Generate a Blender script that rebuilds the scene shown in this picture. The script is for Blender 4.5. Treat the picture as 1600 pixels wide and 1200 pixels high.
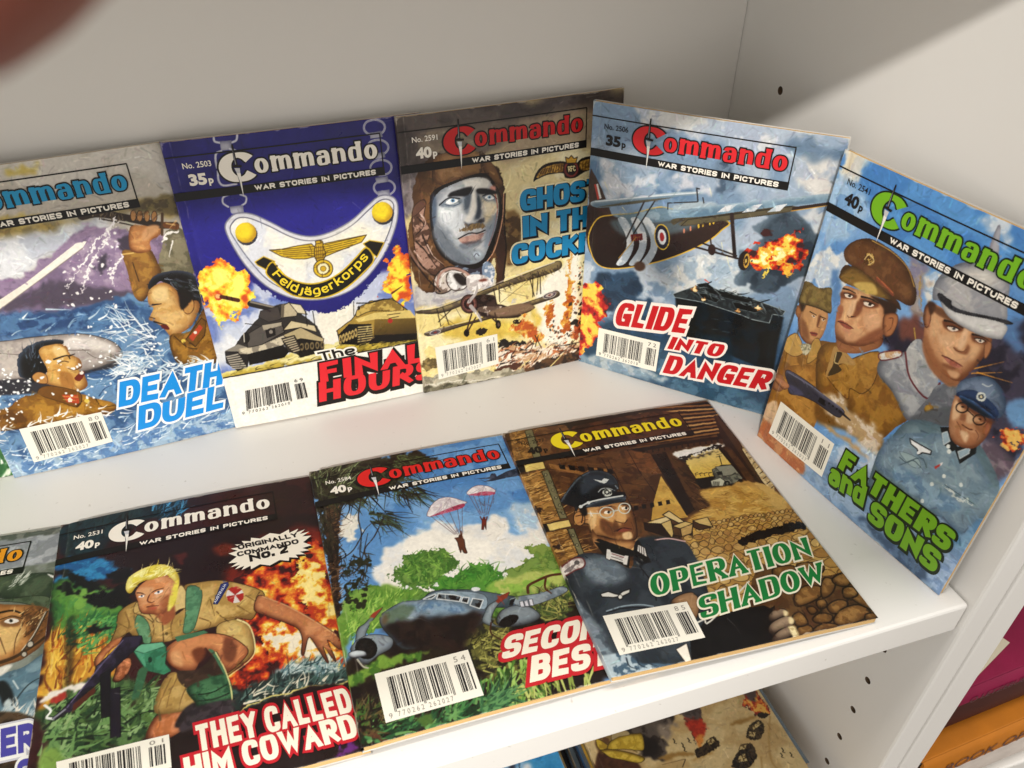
import bpy, bmesh, math, random
import numpy as np
from mathutils import Matrix, Vector
R=math.radians
scn=bpy.context.scene
for o in list(bpy.data.objects): bpy.data.objects.remove(o)

# ---------------------------------------------------------------- camera, light, exposure
cam=bpy.data.cameras.new('camera'); co=bpy.data.objects.new('camera',cam); scn.collection.objects.link(co); scn.camera=co
co.matrix_world=Matrix([[0.956283, 0.200943, -0.212472, -0.283901], [-0.291753, 0.605668, -0.740302, -0.428295], [-0.020071, 0.769927, 0.637816, 0.315464], [0.0, 0.0, 0.0, 1.0]])
cam.sensor_width=36; cam.lens=27.9513; cam.shift_x=0.02412; cam.shift_y=0.04111
cam.clip_start=.005; cam.clip_end=50
cam.dof.use_dof=True; cam.dof.focus_distance=.43; cam.dof.aperture_fstop=19
scn.view_settings.view_transform='Standard'; scn.view_settings.look='None'; scn.view_settings.exposure=0; scn.view_settings.gamma=1
wd=bpy.data.worlds.new('World'); scn.world=wd; wd.use_nodes=True
wd.node_tree.nodes['Background'].inputs[0].default_value=(1.0,.955,.895,1); wd.node_tree.nodes['Background'].inputs[1].default_value=.96
def area(name,loc,target,sx,sy,power,col,spread=180):
    l=bpy.data.lights.new(name,'AREA'); l.shape='RECTANGLE'; l.size=sx; l.size_y=sy; l.energy=power; l.color=col; l.spread=R(spread)
    o=bpy.data.objects.new(name,l); scn.collection.objects.link(o); o.location=loc
    o.rotation_euler=(Vector(target)-Vector(loc)).to_track_quat('-Z','Y').to_euler(); return o
# a shop fitting out in the room (throws the top shelf's shadow line) and ceiling panels overhead
KD=Vector((-.55,-.73,.491)).normalized(); KP=Vector((-.1,-.2646,.309))+KD*3.0
sl=bpy.data.lights.new('shop_spot','SPOT'); sl.energy=345; sl.color=(1,.95,.88); sl.shadow_soft_size=.055; sl.spot_size=R(62.6); sl.spot_blend=.19
so=bpy.data.objects.new('shop_spot',sl); scn.collection.objects.link(so); so.location=KP
so.rotation_euler=(Vector((-1.35,-.1,1.0))-KP).to_track_quat('-Z','Y').to_euler()
area('ceiling_lamp',(-.35,-.36,2.3),(-.35,-.36,0),1.7,.34,40,(1,.965,.91))

# ---------------------------------------------------------------- helpers
def tag(o,label=None,cat=None,group=None,kind=None):
    if label: o['label']=label
    if cat: o['category']=cat
    if group: o['group']=group
    if kind: o['kind']=kind
    return o
def empty(name,mat=None):
    o=bpy.data.objects.new(name,None); o.empty_display_size=.02; scn.collection.objects.link(o)
    if mat is not None: o.matrix_world=mat
    return o
def link(name,me,parent=None):
    o=bpy.data.objects.new(name,me); scn.collection.objects.link(o)
    if parent is not None: o.parent=parent
    return o
def srgb(h):
    c=np.array([int(h[i:i+2],16) for i in (0,2,4)])/255.
    return np.where(c<=.04045,c/12.92,((c+.055)/1.055)**2.4)
MATS={}
def mat(name,col,rough=.5,spec=.4,bump=0,bscale=400,var=.0,vscale=8,dirt=None):
    if name in MATS: return MATS[name]
    m=bpy.data.materials.new(name); m.use_nodes=True; nt=m.node_tree; b=nt.nodes['Principled BSDF']
    b.inputs['Roughness'].default_value=rough; b.inputs['Specular IOR Level'].default_value=spec
    b.inputs['Base Color'].default_value=(*col,1)
    tc=nt.nodes.new('ShaderNodeTexCoord')
    if var or dirt:
        n=nt.nodes.new('ShaderNodeTexNoise'); n.inputs['Scale'].default_value=vscale; n.inputs['Detail'].default_value=6
        nt.links.new(tc.outputs['Object'],n.inputs['Vector'])
        r=nt.nodes.new('ShaderNodeValToRGB'); r.color_ramp.elements[0].position=.3; r.color_ramp.elements[1].position=.75
        r.color_ramp.elements[0].color=(*[c*(1-var) for c in col],1); r.color_ramp.elements[1].color=(*[min(1,c*(1+var*.5)) for c in col],1)
        nt.links.new(n.outputs['Fac'],r.inputs['Fac']); last=r.outputs['Color']
        if dirt:
            n2=nt.nodes.new('ShaderNodeTexNoise'); n2.inputs['Scale'].default_value=dirt[0]; n2.inputs['Detail'].default_value=4
            nt.links.new(tc.outputs['Object'],n2.inputs['Vector'])
            r2=nt.nodes.new('ShaderNodeValToRGB'); r2.color_ramp.elements[0].position=dirt[1]; r2.color_ramp.elements[1].position=dirt[1]+.06
            r2.color_ramp.elements[0].color=(0,0,0,1); r2.color_ramp.elements[1].color=(dirt[2],)*3+(1,)
            nt.links.new(n2.outputs['Fac'],r2.inputs['Fac'])
            mx=nt.nodes.new('ShaderNodeMix'); mx.data_type='RGBA'; nt.links.new(r2.outputs['Color'],mx.inputs[0]); nt.links.new(last,mx.inputs[6]); mx.inputs[7].default_value=(.33,.29,.24,1); last=mx.outputs[2]
        nt.links.new(last,b.inputs['Base Color'])
    if bump:
        n=nt.nodes.new('ShaderNodeTexNoise'); n.inputs['Scale'].default_value=bscale; n.inputs['Detail'].default_value=3
        nt.links.new(tc.outputs['Object'],n.inputs['Vector'])
        bp=nt.nodes.new('ShaderNodeBump'); bp.inputs['Strength'].default_value=bump; bp.inputs['Distance'].default_value=.0004
        nt.links.new(n.outputs['Fac'],bp.inputs['Height']); nt.links.new(bp.outputs['Normal'],b.inputs['Normal'])
    MATS[name]=m; return m
def ink(h):
    return mat('ink_'+h,tuple(srgb(h)),.38,.35)
def box_mesh(name,lo,hi,m,bevel=0,parent=None,seg=2):
    bm=bmesh.new(); bmesh.ops.create_cube(bm,size=1)
    for v in bm.verts: v.co=Vector([(lo[i]+hi[i])/2+v.co[i]*(hi[i]-lo[i]) for i in range(3)])
    if bevel: bmesh.ops.bevel(bm,geom=bm.edges[:],offset=bevel,segments=seg,profile=.5,affect='EDGES')
    me=bpy.data.meshes.new(name); bm.to_mesh(me); bm.free(); me.materials.append(m)
    for p in me.polygons: p.use_smooth=False
    return link(name,me,parent)
WHITE=mat('white_laminate',(.80,.785,.755),.42,.35,bump=.05,bscale=900,var=.03,vscale=5)
SHELFW=mat('shelf_laminate',(.80,.785,.755),.36,.4,bump=.05,bscale=900,var=.03,vscale=6,dirt=(230,.685,.4))
BACKW=mat('back_board',(.78,.755,.715),.55,.3,bump=.08,bscale=1100,var=.03,vscale=4)
def cut(o,holes,axis,r=.0023,depth=.028):
    """drill the rows of shelf-peg holes"""
    bm=bmesh.new()
    chip=mat('chipboard_core',(.16,.11,.07),.9,.1)
    for h in holes:
        q=bmesh.ops.create_cone(bm,cap_ends=True,segments=20,radius1=r,radius2=r,depth=depth)
        M=Matrix.Translation(h)@Matrix.Rotation(R(90),4,'Y' if axis=='x' else 'X')
        bmesh.ops.transform(bm,matrix=M,verts=q['verts'])
    me=bpy.data.meshes.new('cutter'); bm.to_mesh(me); bm.free(); me.materials.append(chip); c=bpy.data.objects.new('cutter',me); scn.collection.objects.link(c)
    md=o.modifiers.new('b','BOOLEAN'); md.object=c; md.operation='DIFFERENCE'; md.solver='EXACT'; md.material_mode='TRANSFER'
    dg=bpy.context.evaluated_depsgraph_get(); nm=bpy.data.meshes.new_from_object(o.evaluated_get(dg)); o.modifiers.clear(); o.data=nm
    bpy.data.objects.remove(c)

# ---------------------------------------------------------------- the two bookcases
SD,PD=.2646,.2676          # front of the shelves, front of the side panels
BY=.0105                   # face of the back board
LOW=-.236                  # top of the lower shelf
bc=tag(empty('bookcase',Matrix.Translation((-.38,-.13,-1.1))),'white laminate bookcase whose shelf carries the two rows of comics','bookcase')
def bpart(name,lo,hi,m,bev=.0012,root=bc):
    off=root.matrix_world.translation
    return box_mesh(name,[lo[i]-off[i] for i in range(3)],[hi[i]-off[i] for i in range(3)],m,bev,root)
XL=-.95
PX=.0034
sp=bpart('side_panel',(PX,-PD,-1.1),(.0188,BY+.006,.72),WHITE,.0016)
offb=bc.matrix_world.translation
hol=[Vector((PX,-0.23529,-0.07639-.032*k)) for k in range(0,9)]+[Vector((PX,-.0354,.1738+.032*k)) for k in (-12,-11,-10,0)]+[Vector((PX,-0.23529,.19+.032*k)) for k in range(0,4)]
cut(sp,hol,'x')
bpart('side_panel',(XL-.0188,-PD,-1.1),(XL,BY+.006,.72),WHITE,.0016)
bpart('back_panel',(XL+.0003,BY,-1.1),(PX-.0006,BY+.003,.72),BACKW,0)
bpart('shelf',(XL+.0006,-SD,-.0206),(PX-.0007,BY-.0008,0),SHELFW,.0016)
bpart('shelf',(XL+.0006,-SD,.309),(PX-.0007,BY-.0008,.327),WHITE,.0016)
bpart('shelf',(XL+.0006,-SD,LOW-.018),(PX-.0007,BY-.0008,LOW),SHELFW,.0016)
bpart('shelf',(XL+.0006,-SD,-.60),(PX-.0007,BY-.0008,-.582),SHELFW,.0016)
bpart('top_panel',(XL+.0006,-PD,.70),(PX-.0007,BY-.0008,.7185),WHITE,.0016)
nb=tag(empty('bookcase',Matrix.Translation((.42,-.13,-1.1))),'neighbouring white bookcase at the right edge holding the magenta and orange books','bookcase')
bpart('side_panel',(.0204,-PD,-1.1),(.0385,BY+.006,.72),WHITE,.0016,nb)
bpart('side_panel',(.80,-PD,-1.1),(.8188,BY+.006,.72),WHITE,.0016,nb)
bpart('back_panel',(.0388,BY,-1.1),(.7997,BY+.003,.72),BACKW,0,nb)
bpart('shelf',(.0391,-SD,-.258),(.7994,BY-.0008,-.24),SHELFW,.0016,nb)
bpart('shelf',(.0391,-SD,.309),(.7994,BY-.0008,.327),WHITE,.0016,nb)
tag(box_mesh('floor',(-3,-4,-1.16),(3,1,-1.101),mat('floor_vinyl',(.32,.29,.26),.5,.4,var=.15,vscale=3)),kind='structure')

# ---------------------------------------------------------------- painter and lettering
CW,CH=0.134156,0.173514
# ---- a small painter: fills the printed picture of a cover into a colour grid (cover units: 1000 wide, v up) ----
def hexc(h): return np.array([int(h[i:i+2],16) for i in (0,2,4)],float)/255.
def blur(m,k):
    k=int(round(k))
    if k<1: return m
    for _ in range(2):
        for ax in (0,1):
            pad=[(0,0)]*m.ndim; pad[ax]=(k+1,k)
            c=np.cumsum(np.pad(m,pad,mode='edge'),axis=ax)
            n=m.shape[ax]
            m=(np.take(c,np.arange(2*k+1,2*k+1+n),axis=ax)-np.take(c,np.arange(0,n),axis=ax))/(2*k+1)
    return m
def smooth_poly(p,closed,n=4):
    p=np.asarray(p,float)
    if len(p)<3: return p
    if closed: q=np.vstack([p[-1:],p,p[:2]])
    else: q=np.vstack([2*p[:1]-p[1:2],p,2*p[-1:]-p[-2:-1]])
    out=[]
    for i in range(1,len(q)-2):
        a,b,c,d=q[i-1:i+3]
        for t in np.arange(n)/n:
            out.append(.5*(2*b+(c-a)*t+(2*a-5*b+4*c-d)*t*t+(3*b-a-3*c+d)*t**3))
    if not closed: out.append(p[-1])
    return np.array(out)
class Painter:
    def __init__(s,nx,ny,seed=1):
        s.nx,s.ny=nx,ny; s.VH=1000.*CH/CW
        s.rng=np.random.RandomState(seed)
        u=np.linspace(0,1000,nx); v=np.linspace(0,s.VH,ny)
        s.U,s.V=np.meshgrid(u,v); s.px=1000./(nx-1)
        s.img=np.ones((ny,nx,3))*.8
        s.nz={}
    def noise(s,sc,seed=0,oct=4):
        key=(round(sc),seed,oct)
        if key in s.nz: return s.nz[key]
        r=np.random.RandomState(seed+int(sc)*7); out=np.zeros((s.ny,s.nx)); a=1.;tot=0
        for o in range(oct):
            st=max(sc/2**o,s.px*1.01)
            gx,gy=int(1000/st)+3,int(s.VH/st)+3
            g=r.rand(gy,gx); x=s.U/st; y=s.V/st
            xi=x.astype(int); yi=y.astype(int); fx=x-xi; fy=y-yi
            fx=fx*fx*(3-2*fx); fy=fy*fy*(3-2*fy)
            out+=a*((g[yi,xi]*(1-fx)+g[yi,xi+1]*fx)*(1-fy)+(g[yi+1,xi]*(1-fx)+g[yi+1,xi+1]*fx)*fy)
            tot+=a; a*=.55
        out/=tot; out=(out-out.mean())/(out.std()*4)+.5
        s.nz[key]=out
        return out
    def box(s,p,m):
        x0=max(int((p[:,0].min()-m)/s.px),0); x1=min(int((p[:,0].max()+m)/s.px)+2,s.nx)
        y0=max(int((p[:,1].min()-m)/s.px),0); y1=min(int((p[:,1].max()+m)/s.px)+2,s.ny)
        return (slice(y0,y1),slice(x0,x1)) if x1>x0 and y1>y0 else None
    def mask(s,p,soft=0,rough=0,rs=25):
        b=s.box(p,soft*2+rough*2+6)
        if b is None: return None,None
        U,V=s.U[b],s.V[b]
        if rough:
            U=U+(s.noise(rs,11)[b]-.5)*rough*3; V=V+(s.noise(rs,12)[b]-.5)*rough*3
        acc=np.zeros(U.shape)
        for dx,dy in ((-.25,-.25),(.25,.25)):
            x=U+dx*s.px; y=V+dy*s.px
            ins=np.zeros(U.shape,bool); n=len(p)
            for i in range(n):
                xa,ya=p[i]; xb,yb=p[(i+1)%n]
                if ya==yb: continue
                c=((ya>y)!=(yb>y))
                if c.any(): ins^=c&(x<(xb-xa)*(y-ya)/(yb-ya)+xa)
            acc+=ins*.5
        if soft: acc=blur(acc,max(1,soft/s.px/2))
        return b,acc
    def mix(s,b,m,col):
        m=m[...,None] if m.ndim==2 else m
        s.img[b]=s.img[b]*(1-m)+col*m
    def P(s,p,k):
        if k.get('s'): p=smooth_poly(p,True)
        b,m=s.mask(p,k.get('b',0),k.get('r',0),k.get('rs',25))
        if b is None: return
        c=np.ones(m.shape+(3,))*hexc(k['c'])
        if 'g' in k:
            a=math.radians(k.get('ga',90)); d=np.array([math.cos(a),math.sin(a)])
            t=s.U[b]*d[0]+s.V[b]*d[1]; q=p@d
            t=np.clip((t-q.min())/(q.max()-q.min()+1e-6),0,1)[...,None]
            c=c*(1-t)+hexc(k['g'])*t
        if 'n' in k:
            z=s.noise(k.get('ns',60),int(k.get('nd',3)))[b]; h=k.get('nh',.24)
            t=np.clip((z-k.get('nt',.5))/h+.5,0,1)[...,None]*k.get('na',1.)
            c=c*(1-t)+hexc(k['n'])*t
        if 'k' in k:
            dx=int(round(k.get('kx',0)/s.px)); dy=int(round(k.get('ky',0)/s.px))
            mm=np.pad(m,abs(dx)+abs(dy)+1); mm=np.roll(np.roll(mm,dx,1),dy,0)
            e=abs(dx)+abs(dy)+1; mm=mm[e:-e,e:-e]
            mm=blur(mm,max(1,k.get('kb',8)/s.px))
            t=((1-mm)*k.get('ka',1.))[...,None]; t=np.clip(t*1.4,0,1)
            c=c*(1-t)+hexc(k['k'])*t
        s.mix(b,m*k.get('a',1.),c)
        if 'o' in k:
            s.L(np.vstack([p,p[:1]]),dict(c=k['o'],w=k.get('ow',5),r=k.get('r',0),rs=k.get('rs',25)))
    def L(s,p,k):
        if k.get('s'): p=smooth_poly(p,False)
        w=k.get('w',5)/2.; w2=k.get('w2',k.get('w',5))/2.
        b=s.box(p,max(w,w2)+k.get('r',0)*2+4)
        if b is None: return
        U,V=s.U[b],s.V[b]
        if k.get('r'):
            U=U+(s.noise(k.get('rs',25),11)[b]-.5)*k['r']*3; V=V+(s.noise(k.get('rs',25),12)[b]-.5)*k['r']*3
        M=np.zeros(U.shape); n=len(p)-1; aa=s.px*1.1+k.get('b',0)
        for i in range(n):
            a,c=p[i],p[i+1]; d=c-a; L2=d@d+1e-9
            wa=w+(w2-w)*i/n; wb=w+(w2-w)*(i+1)/n; mg=max(wa,wb)+aa*2+k.get('r',0)*2
            x0=np.searchsorted(s.U[0,b[1]],min(a[0],c[0])-mg); x1=np.searchsorted(s.U[0,b[1]],max(a[0],c[0])+mg)
            y0=np.searchsorted(s.V[b[0],0],min(a[1],c[1])-mg); y1=np.searchsorted(s.V[b[0],0],max(a[1],c[1])+mg)
            if x1<=x0 or y1<=y0: continue
            X=U[y0:y1,x0:x1]; Y=V[y0:y1,x0:x1]
            t=np.clip(((X-a[0])*d[0]+(Y-a[1])*d[1])/L2,0,1)
            D=np.hypot(X-a[0]-t*d[0],Y-a[1]-t*d[1])
            W=np.maximum(wa+(wb-wa)*t,.0)
            m=np.clip((W-D)/aa+.5,0,1)*np.minimum(1,(2*W+.3*aa)/aa)
            M[y0:y1,x0:x1]=np.maximum(M[y0:y1,x0:x1],m)
        s.mix(b,M*k.get('a',1.),hexc(k['c']))
    def F(s,p,k):          # flame or smoke: the colours run from the ragged rim to the core
        b,m=s.mask(p,0,k.get('r',12),k.get('rs',60))
        if b is None: return
        q=blur(m,max(1,k.get('b',60)/s.px/2))*m
        z=s.noise(k.get('ns',50),int(k.get('nd',5)))[b]
        t=np.clip(q*k.get('q',1.15)+(z-.5)*k.get('z',1.6),0,.999)
        cs=[hexc(x) for x in k['c'].split(',')]; n=len(cs)-1
        x=t*n; h=k.get('h',.35)
        i=np.minimum(x.astype(int),n-1); f=np.clip((x-i-.5)/h+.5,0,1)[...,None]
        C=np.array(cs); c=C[i]*(1-f)+C[i+1]*f
        s.mix(b,m*k.get('a',1.),c)
    def S(s,p,k):          # many short brush strokes inside an outline
        r=np.random.RandomState(int(k.get('sd',1))); cs=k['c'].split(',')
        p=np.asarray(p); lo,hi=p.min(0),p.max(0); cnt=0; tries=0; n=len(p)
        while cnt<k['m'] and tries<k['m']*20:
            tries+=1; q=lo+(hi-lo)*r.rand(2)
            ins=False
            for i in range(n):
                (xa,ya),(xb,yb)=p[i],p[(i+1)%n]
                if (ya>q[1])!=(yb>q[1]) and q[0]<(xb-xa)*(q[1]-ya)/(yb-ya)+xa: ins=not ins
            if not ins: continue
            cnt+=1
            a=math.radians(k.get('ang',90)+(r.rand()-.5)*2*k.get('sp',30)); l=k.get('l',40)*(.4+1.2*r.rand())
            d=np.array([math.cos(a),math.sin(a)]); nn=np.array([-d[1],d[0]])*(r.rand()-.5)*k.get('cv',.5)*l
            pts=np.array([q,q+d*l*.5+nn*.6,q+d*l])
            s.L(smooth_poly(pts,False,3),dict(c=cs[r.randint(len(cs))],w=k.get('w',8)*(.6+.8*r.rand()),w2=k.get('w2',1),a=k.get('a',1.)))
    def D(s,p,k):          # scattered dots
        r=np.random.RandomState(int(k.get('sd',1))); cs=k['c'].split(',')
        p=np.asarray(p); lo,hi=p.min(0),p.max(0); n=len(p); cnt=0;tries=0
        while cnt<k['m'] and tries<k['m']*20:
            tries+=1; q=lo+(hi-lo)*r.rand(2); ins=False
            for i in range(n):
                (xa,ya),(xb,yb)=p[i],p[(i+1)%n]
                if (ya>q[1])!=(yb>q[1]) and q[0]<(xb-xa)*(q[1]-ya)/(yb-ya)+xa: ins=not ins
            if not ins: continue
            cnt+=1; w=k.get('w',8)*(.3+r.rand()**2*1.2)
            s.L(np.array([q,q+(r.rand(2)-.5)*w*1.5]),dict(c=cs[r.randint(len(cs))],w=w,w2=w*.6,a=k.get('a',1.)))
    def run(s,text):
        for ln in text.strip().split('\n'):
            h,_,co=ln.partition('|'); t=h.split()
            if not t: continue
            k={}
            for a in t[1:]:
                x,y=a.split('='); k[x]=y if x in('c','g','n','k','o') else float(y)
            v=np.array(co.split(),float).reshape(-1,2)
            getattr(s,t[0])(v,k)
    def brush(s,k,n=3200):
        """gouache handling: short strokes that follow the forms, each a little lighter, darker, warmer or cooler"""
        r=np.random.RandomState(77); g=blur(s.img.mean(2),2); gy,gx=np.gradient(g)
        gx,gy=blur(gx,3),blur(gy,3); mg=np.hypot(blur(np.abs(np.gradient(g)[1]),1),blur(np.abs(np.gradient(g)[0]),1)); lim=np.percentile(mg,78)
        z=s.noise(140,51)*3.1; src=s.img.copy()
        for _ in range(int(n*k)):
            i,j=r.randint(2,s.ny-2),r.randint(2,s.nx-2)
            if mg[i,j]>lim or src[i,j].min()>.86: continue
            a=math.atan2(gy[i,j],gx[i,j])+1.57 if np.hypot(gx[i,j],gy[i,j])>.0015 else z[i,j]*2
            a+=r.randn()*.35; L=12+r.rand()*34; d=np.array([math.cos(a),math.sin(a)])*L
            p=np.array([s.U[i,j],s.V[i,j]]); c=src[i,j]*(1+r.randn()*.13)+r.randn(3)*.018
            h=''.join('%02x'%int(min(max(q,0),1)*255) for q in c)
            s.L(np.array([p-d/2,p+np.array([-d[1],d[0]])*(r.rand()-.5)*.25,p+d/2]),dict(c=h,w=4+r.rand()*6,w2=1.5,a=.3+.35*r.rand()))
    def finish(s,grain=.03,brush=1.):
        """print contrast, paper grain and the wear of an old cover: pale rubbed edges, a fold by the spine, faint scuffs"""
        s.brush(brush)
        x=np.clip(s.img,0,1)**1.07; x=x+.22*(x*x*(3-2*x)-x); g=x.mean(2,keepdims=True); s.img=g+(x-g)*.88
        z=s.noise(9,31,3)-.5; y=s.noise(40,32,3)-.5
        s.img=s.img*(1+grain*z[...,None]*2+.04*y[...,None])
        d=np.minimum(np.minimum(s.U,1000-s.U),np.minimum(s.V,s.VH-s.V))
        co=np.minimum(np.hypot(np.minimum(s.U,1000-s.U),np.minimum(s.V,s.VH-s.V))/3,99)
        w=np.clip((s.noise(48,41)*8-4.6-np.minimum(d,co)*.7),0,1)*.5
        w=np.maximum(w,np.clip(1-np.abs(s.U-33-4*y)/3.5,0,1)*np.clip(s.noise(60,42)*2.4-.7,0,1)*.28)
        r=np.random.RandomState(int(s.noise(50,43)[0,0]*1e6))
        wear=np.array([.9,.87,.8])
        s.img=s.img*(1-w[...,None])+wear*w[...,None]
        for _ in range(9):
            a=np.array([r.rand()*1000,r.rand()*s.VH]); t=r.rand()*6.28; L=20+r.rand()*90
            s.L(np.array([a,a+L*.5*np.array([math.cos(t),math.sin(t)])+r.rand(2)*8,a+L*np.array([math.cos(t),math.sin(t)])]),dict(c='e6e0d4',w=2.2,w2=.6,a=.10+.22*r.rand()))
        s.img=np.clip(s.img,0,1)
        return s.img

# ---- lettering: strokes with a thickness, so that outlines are the same strokes made wider ----
GL={'A':(1,'0,0 .5,1 1,0|.2,.32 .8,.32'),'B':(.9,'0,0 0,1|r0,1 .93,1 .93,.53 0,.53|r0,.53 1,.53 1,0 0,0'),'C':(.9,'r1,.7 1,1 0,1 0,0 1,0 1,.3'),
'D':(.95,'0,0 0,1|r0,1 1,1 1,0 0,0'),'E':(.8,'1,1 0,1 0,0 1,0|0,.5 .85,.5'),'F':(.78,'1,1 0,1 0,0|0,.5 .85,.5'),'G':(.95,'r1,.72 1,1 0,1 0,0 1,0 1,.4|1,.05 1,.42 .6,.42'),
'H':(.95,'0,0 0,1|1,0 1,1|0,.5 1,.5'),'I':(0,'0,0 0,1'),'J':(.7,'r1,1 1,0 0,0 0,.3'),'K':(.95,'0,0 0,1|.95,1 .08,.48|.3,.6 1,0'),'L':(.75,'0,1 0,0 1,0'),
'M':(1.2,'0,0 0,1 .5,.2 1,1 1,0'),'N':(1,'0,0 0,1 1,0 1,1'),'O':(1,'r.5,1 0,1 0,0 1,0 1,1 .5,1'),'P':(.88,'0,0 0,1|r0,1 1,1 1,.42 0,.42'),
'R':(.93,'0,0 0,1|r0,1 1,1 1,.44 0,.44|.45,.44 1,0'),'S':(.88,'r1,.74 1,1 0,1 0,.5 1,.5 1,0 0,0 0,.26'),'T':(.9,'.5,0 .5,1|0,1 1,1'),'U':(.95,'r0,1 0,0 1,0 1,1'),
'V':(1,'0,1 .5,0 1,1'),'W':(1.4,'0,1 .26,0 .5,.85 .74,0 1,1'),'X':(1,'0,0 1,1|0,1 1,0'),'Y':(.95,'0,1 .5,.45 1,1|.5,.45 .5,0'),'Z':(.9,'0,1 1,1 0,0 1,0'),
'a':(.72,'r.04,.56 .08,.72 1,.74 1,0|r1,.42 0,.44 0,0 .7,-.02 1,.14'),'c':(.7,'r1,.5 1,.7 0,.7 0,0 1,0 1,.2'),'d':(.75,'1,0 1,1|r1,.56 .75,.72 0,.72 0,0 .75,0 1,.14'),
'e':(.72,'r.06,.36 1,.36 1,.7 0,.7 0,0 .9,0 1,.16'),'g':(.75,'r1,.7 1,-.3 .1,-.3|r1,.7 0,.7 0,.02 1,.02'),'h':(.72,'0,0 0,1|r0,.5 .2,.72 1,.72 1,0'),'i':(0,'0,0 0,.7'),
'j':(.3,'r1,.7 1,-.3 0,-.3'),'k':(.7,'0,0 0,1|.9,.7 .08,.32|.3,.45 1,0'),'l':(0,'0,0 0,1'),'m':(1.3,'0,0 0,.7|r0,.5 .12,.72 .5,.74 .5,0|r.5,.5 .62,.72 1,.74 1,0'),
'n':(.75,'0,0 0,.7|r0,.5 .2,.72 1,.74 1,0'),'o':(.78,'r.5,.72 0,.72 0,0 1,0 1,.72 .5,.72'),'p':(.75,'0,-.3 0,.7|r0,.7 1,.7 1,0 0,0'),'r':(.5,'0,0 0,.7|r0,.5 .3,.72 1,.68'),
's':(.65,'r1,.55 1,.72 0,.72 0,.37 1,.36 1,0 0,0 0,.17'),'\xe4':(.72,'r.04,.52 .04,.7 1,.72 1,0|r1,.42 0,.42 0,0 1,.02|.2,.9 .22,.92|.8,.9 .82,.92'),
'.':(0,'0,0 0,.02'),'2':(.75,'r0,.74 0,1 1,1 1,.6 0,.1|0,0 1,0'),'-':(.5,'0,.4 1,.4')}
GS=dict(GL)
def _el(a0,a1,n,h=1.):
    return ' '.join('%.3f,%.3f'%(.5+.5*math.cos(math.radians(a)),h*(.5+.5*math.sin(math.radians(a)))) for a in np.linspace(a0,a1,n))
GS.update({'C':(.95,'r'+_el(34,326,17)),'O':(1,'r'+_el(90,450,15)),'o':(.78,'r'+_el(90,450,13,.72)),'D':(.95,'0,0 0,1|r0,1 .7,1 1,.85 1,.15 .7,0 0,0')})
def chaikin(p,n=3):
    p=np.asarray(p,float); cl=np.allclose(p[0],p[-1])
    for _ in range(n):
        a=p[:-1]*.75+p[1:]*.25; b=p[:-1]*.25+p[1:]*.75
        q=np.empty((2*len(a),2)); q[0::2]=a; q[1::2]=b
        if cl: q=np.vstack([q,q[:1]])
        else: q=np.vstack([p[:1],q,p[-1:]])
        p=q
    return p
def strip(p,tv,th,cap):
    """a polyline with a thickness (tv where it runs upright, th where it runs level) as quads"""
    p=np.asarray(p,float); cl=len(p)>3 and np.allclose(p[0],p[-1])
    if cl: p=p[:-1]
    n=len(p); d=(np.roll(p,-1,0)-p) if cl else np.diff(p,axis=0)
    L=np.linalg.norm(d,axis=1); d=d/np.maximum(L,1e-9)[:,None]
    wid=th+(tv-th)*np.abs(d[:,1])**1.3
    nr=np.stack([-d[:,1],d[:,0]],1)
    lf=np.zeros((n,2)); rt=np.zeros((n,2))
    for i in range(n):
        if not cl and i==0: o=nr[0]*wid[0]/2; q=p[0]-d[0]*cap*wid[0]/2
        elif not cl and i==n-1: o=nr[-1]*wid[-1]/2; q=p[-1]+d[-1]*cap*wid[-1]/2
        else:
            a,b=nr[i-1],nr[i]; w=(wid[i-1]+wid[i])/2; m=a+b; mm=np.linalg.norm(m)
            m=m/max(mm,1e-6); c=max(m@b,.38); o=m*w/2/c; q=p[i]
        lf[i]=q+o; rt[i]=q-o
    qs=[]
    for i in range(n if cl else n-1):
        j=(i+1)%n; qs.append((rt[i],rt[j],lf[j],lf[i]))
    return qs
def lettering(text,t=.22,th=None,extra=0.,serif=0.,gap=.1,wx=.7,space=.45):
    """quads of a line of text in units of its cap height; returns (list of strokes, total width)"""
    th=t if th is None else th
    x=0.; out=[]
    for ch in text:
        if ch==' ': x+=space; continue
        w,g=(GS if serif else GL)[ch]; w=w*wx
        for k,st in enumerate(g.split('|')):
            r=st[0]=='r'; st=st[1:] if r else st
            p=np.array([[float(c) for c in q.split(',')] for q in st.split()])
            q=p.copy(); q[:,0]=x+t/2+p[:,0]*w; q[:,1]=th/2+p[:,1]*(1-th)
            if r: q=chaikin(q)
            qs=strip(q,t+2*extra,th+2*extra,1. if not r else (.0 if th<t else .2))
            lo,hi=-extra-.35,1+extra
            if ch not in 'gjp': lo=-extra
            qs=[[np.array([c[0],min(max(c[1],lo),hi)]) for c in f] for f in qs]
            out.append(qs)
            if serif:
                for e,o in ((q[0],q[1]),(q[-1],q[-2])):
                    if abs(e[0]-o[0])<1.1*abs(e[1]-o[1]) and not (r and ch in 'CGSOcse\xe4') and not (ch in 'adA' and r and e[1]<.9 and e[1]>.3):
                        if abs(e[1]-o[1])<.12: continue
                        yb=(e[1]-th/2-extra,e[1]+th/2+extra); sw=serif*t+extra
                        if ch in 'mn' and e[1]>.5: x0,x1=e[0]-sw,e[0]+t/2
                        elif ch in 'ad' and e[1]<.3: x0,x1=e[0]-t/2-extra,e[0]+sw
                        else: x0,x1=e[0]-sw,e[0]+sw
                        out.append([[np.array(c) for c in ((x0,yb[0]),(x1,yb[0]),(x1,yb[1]),(x0,yb[1]))]])
        x+=w+t+gap
    return out,x-gap
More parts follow.
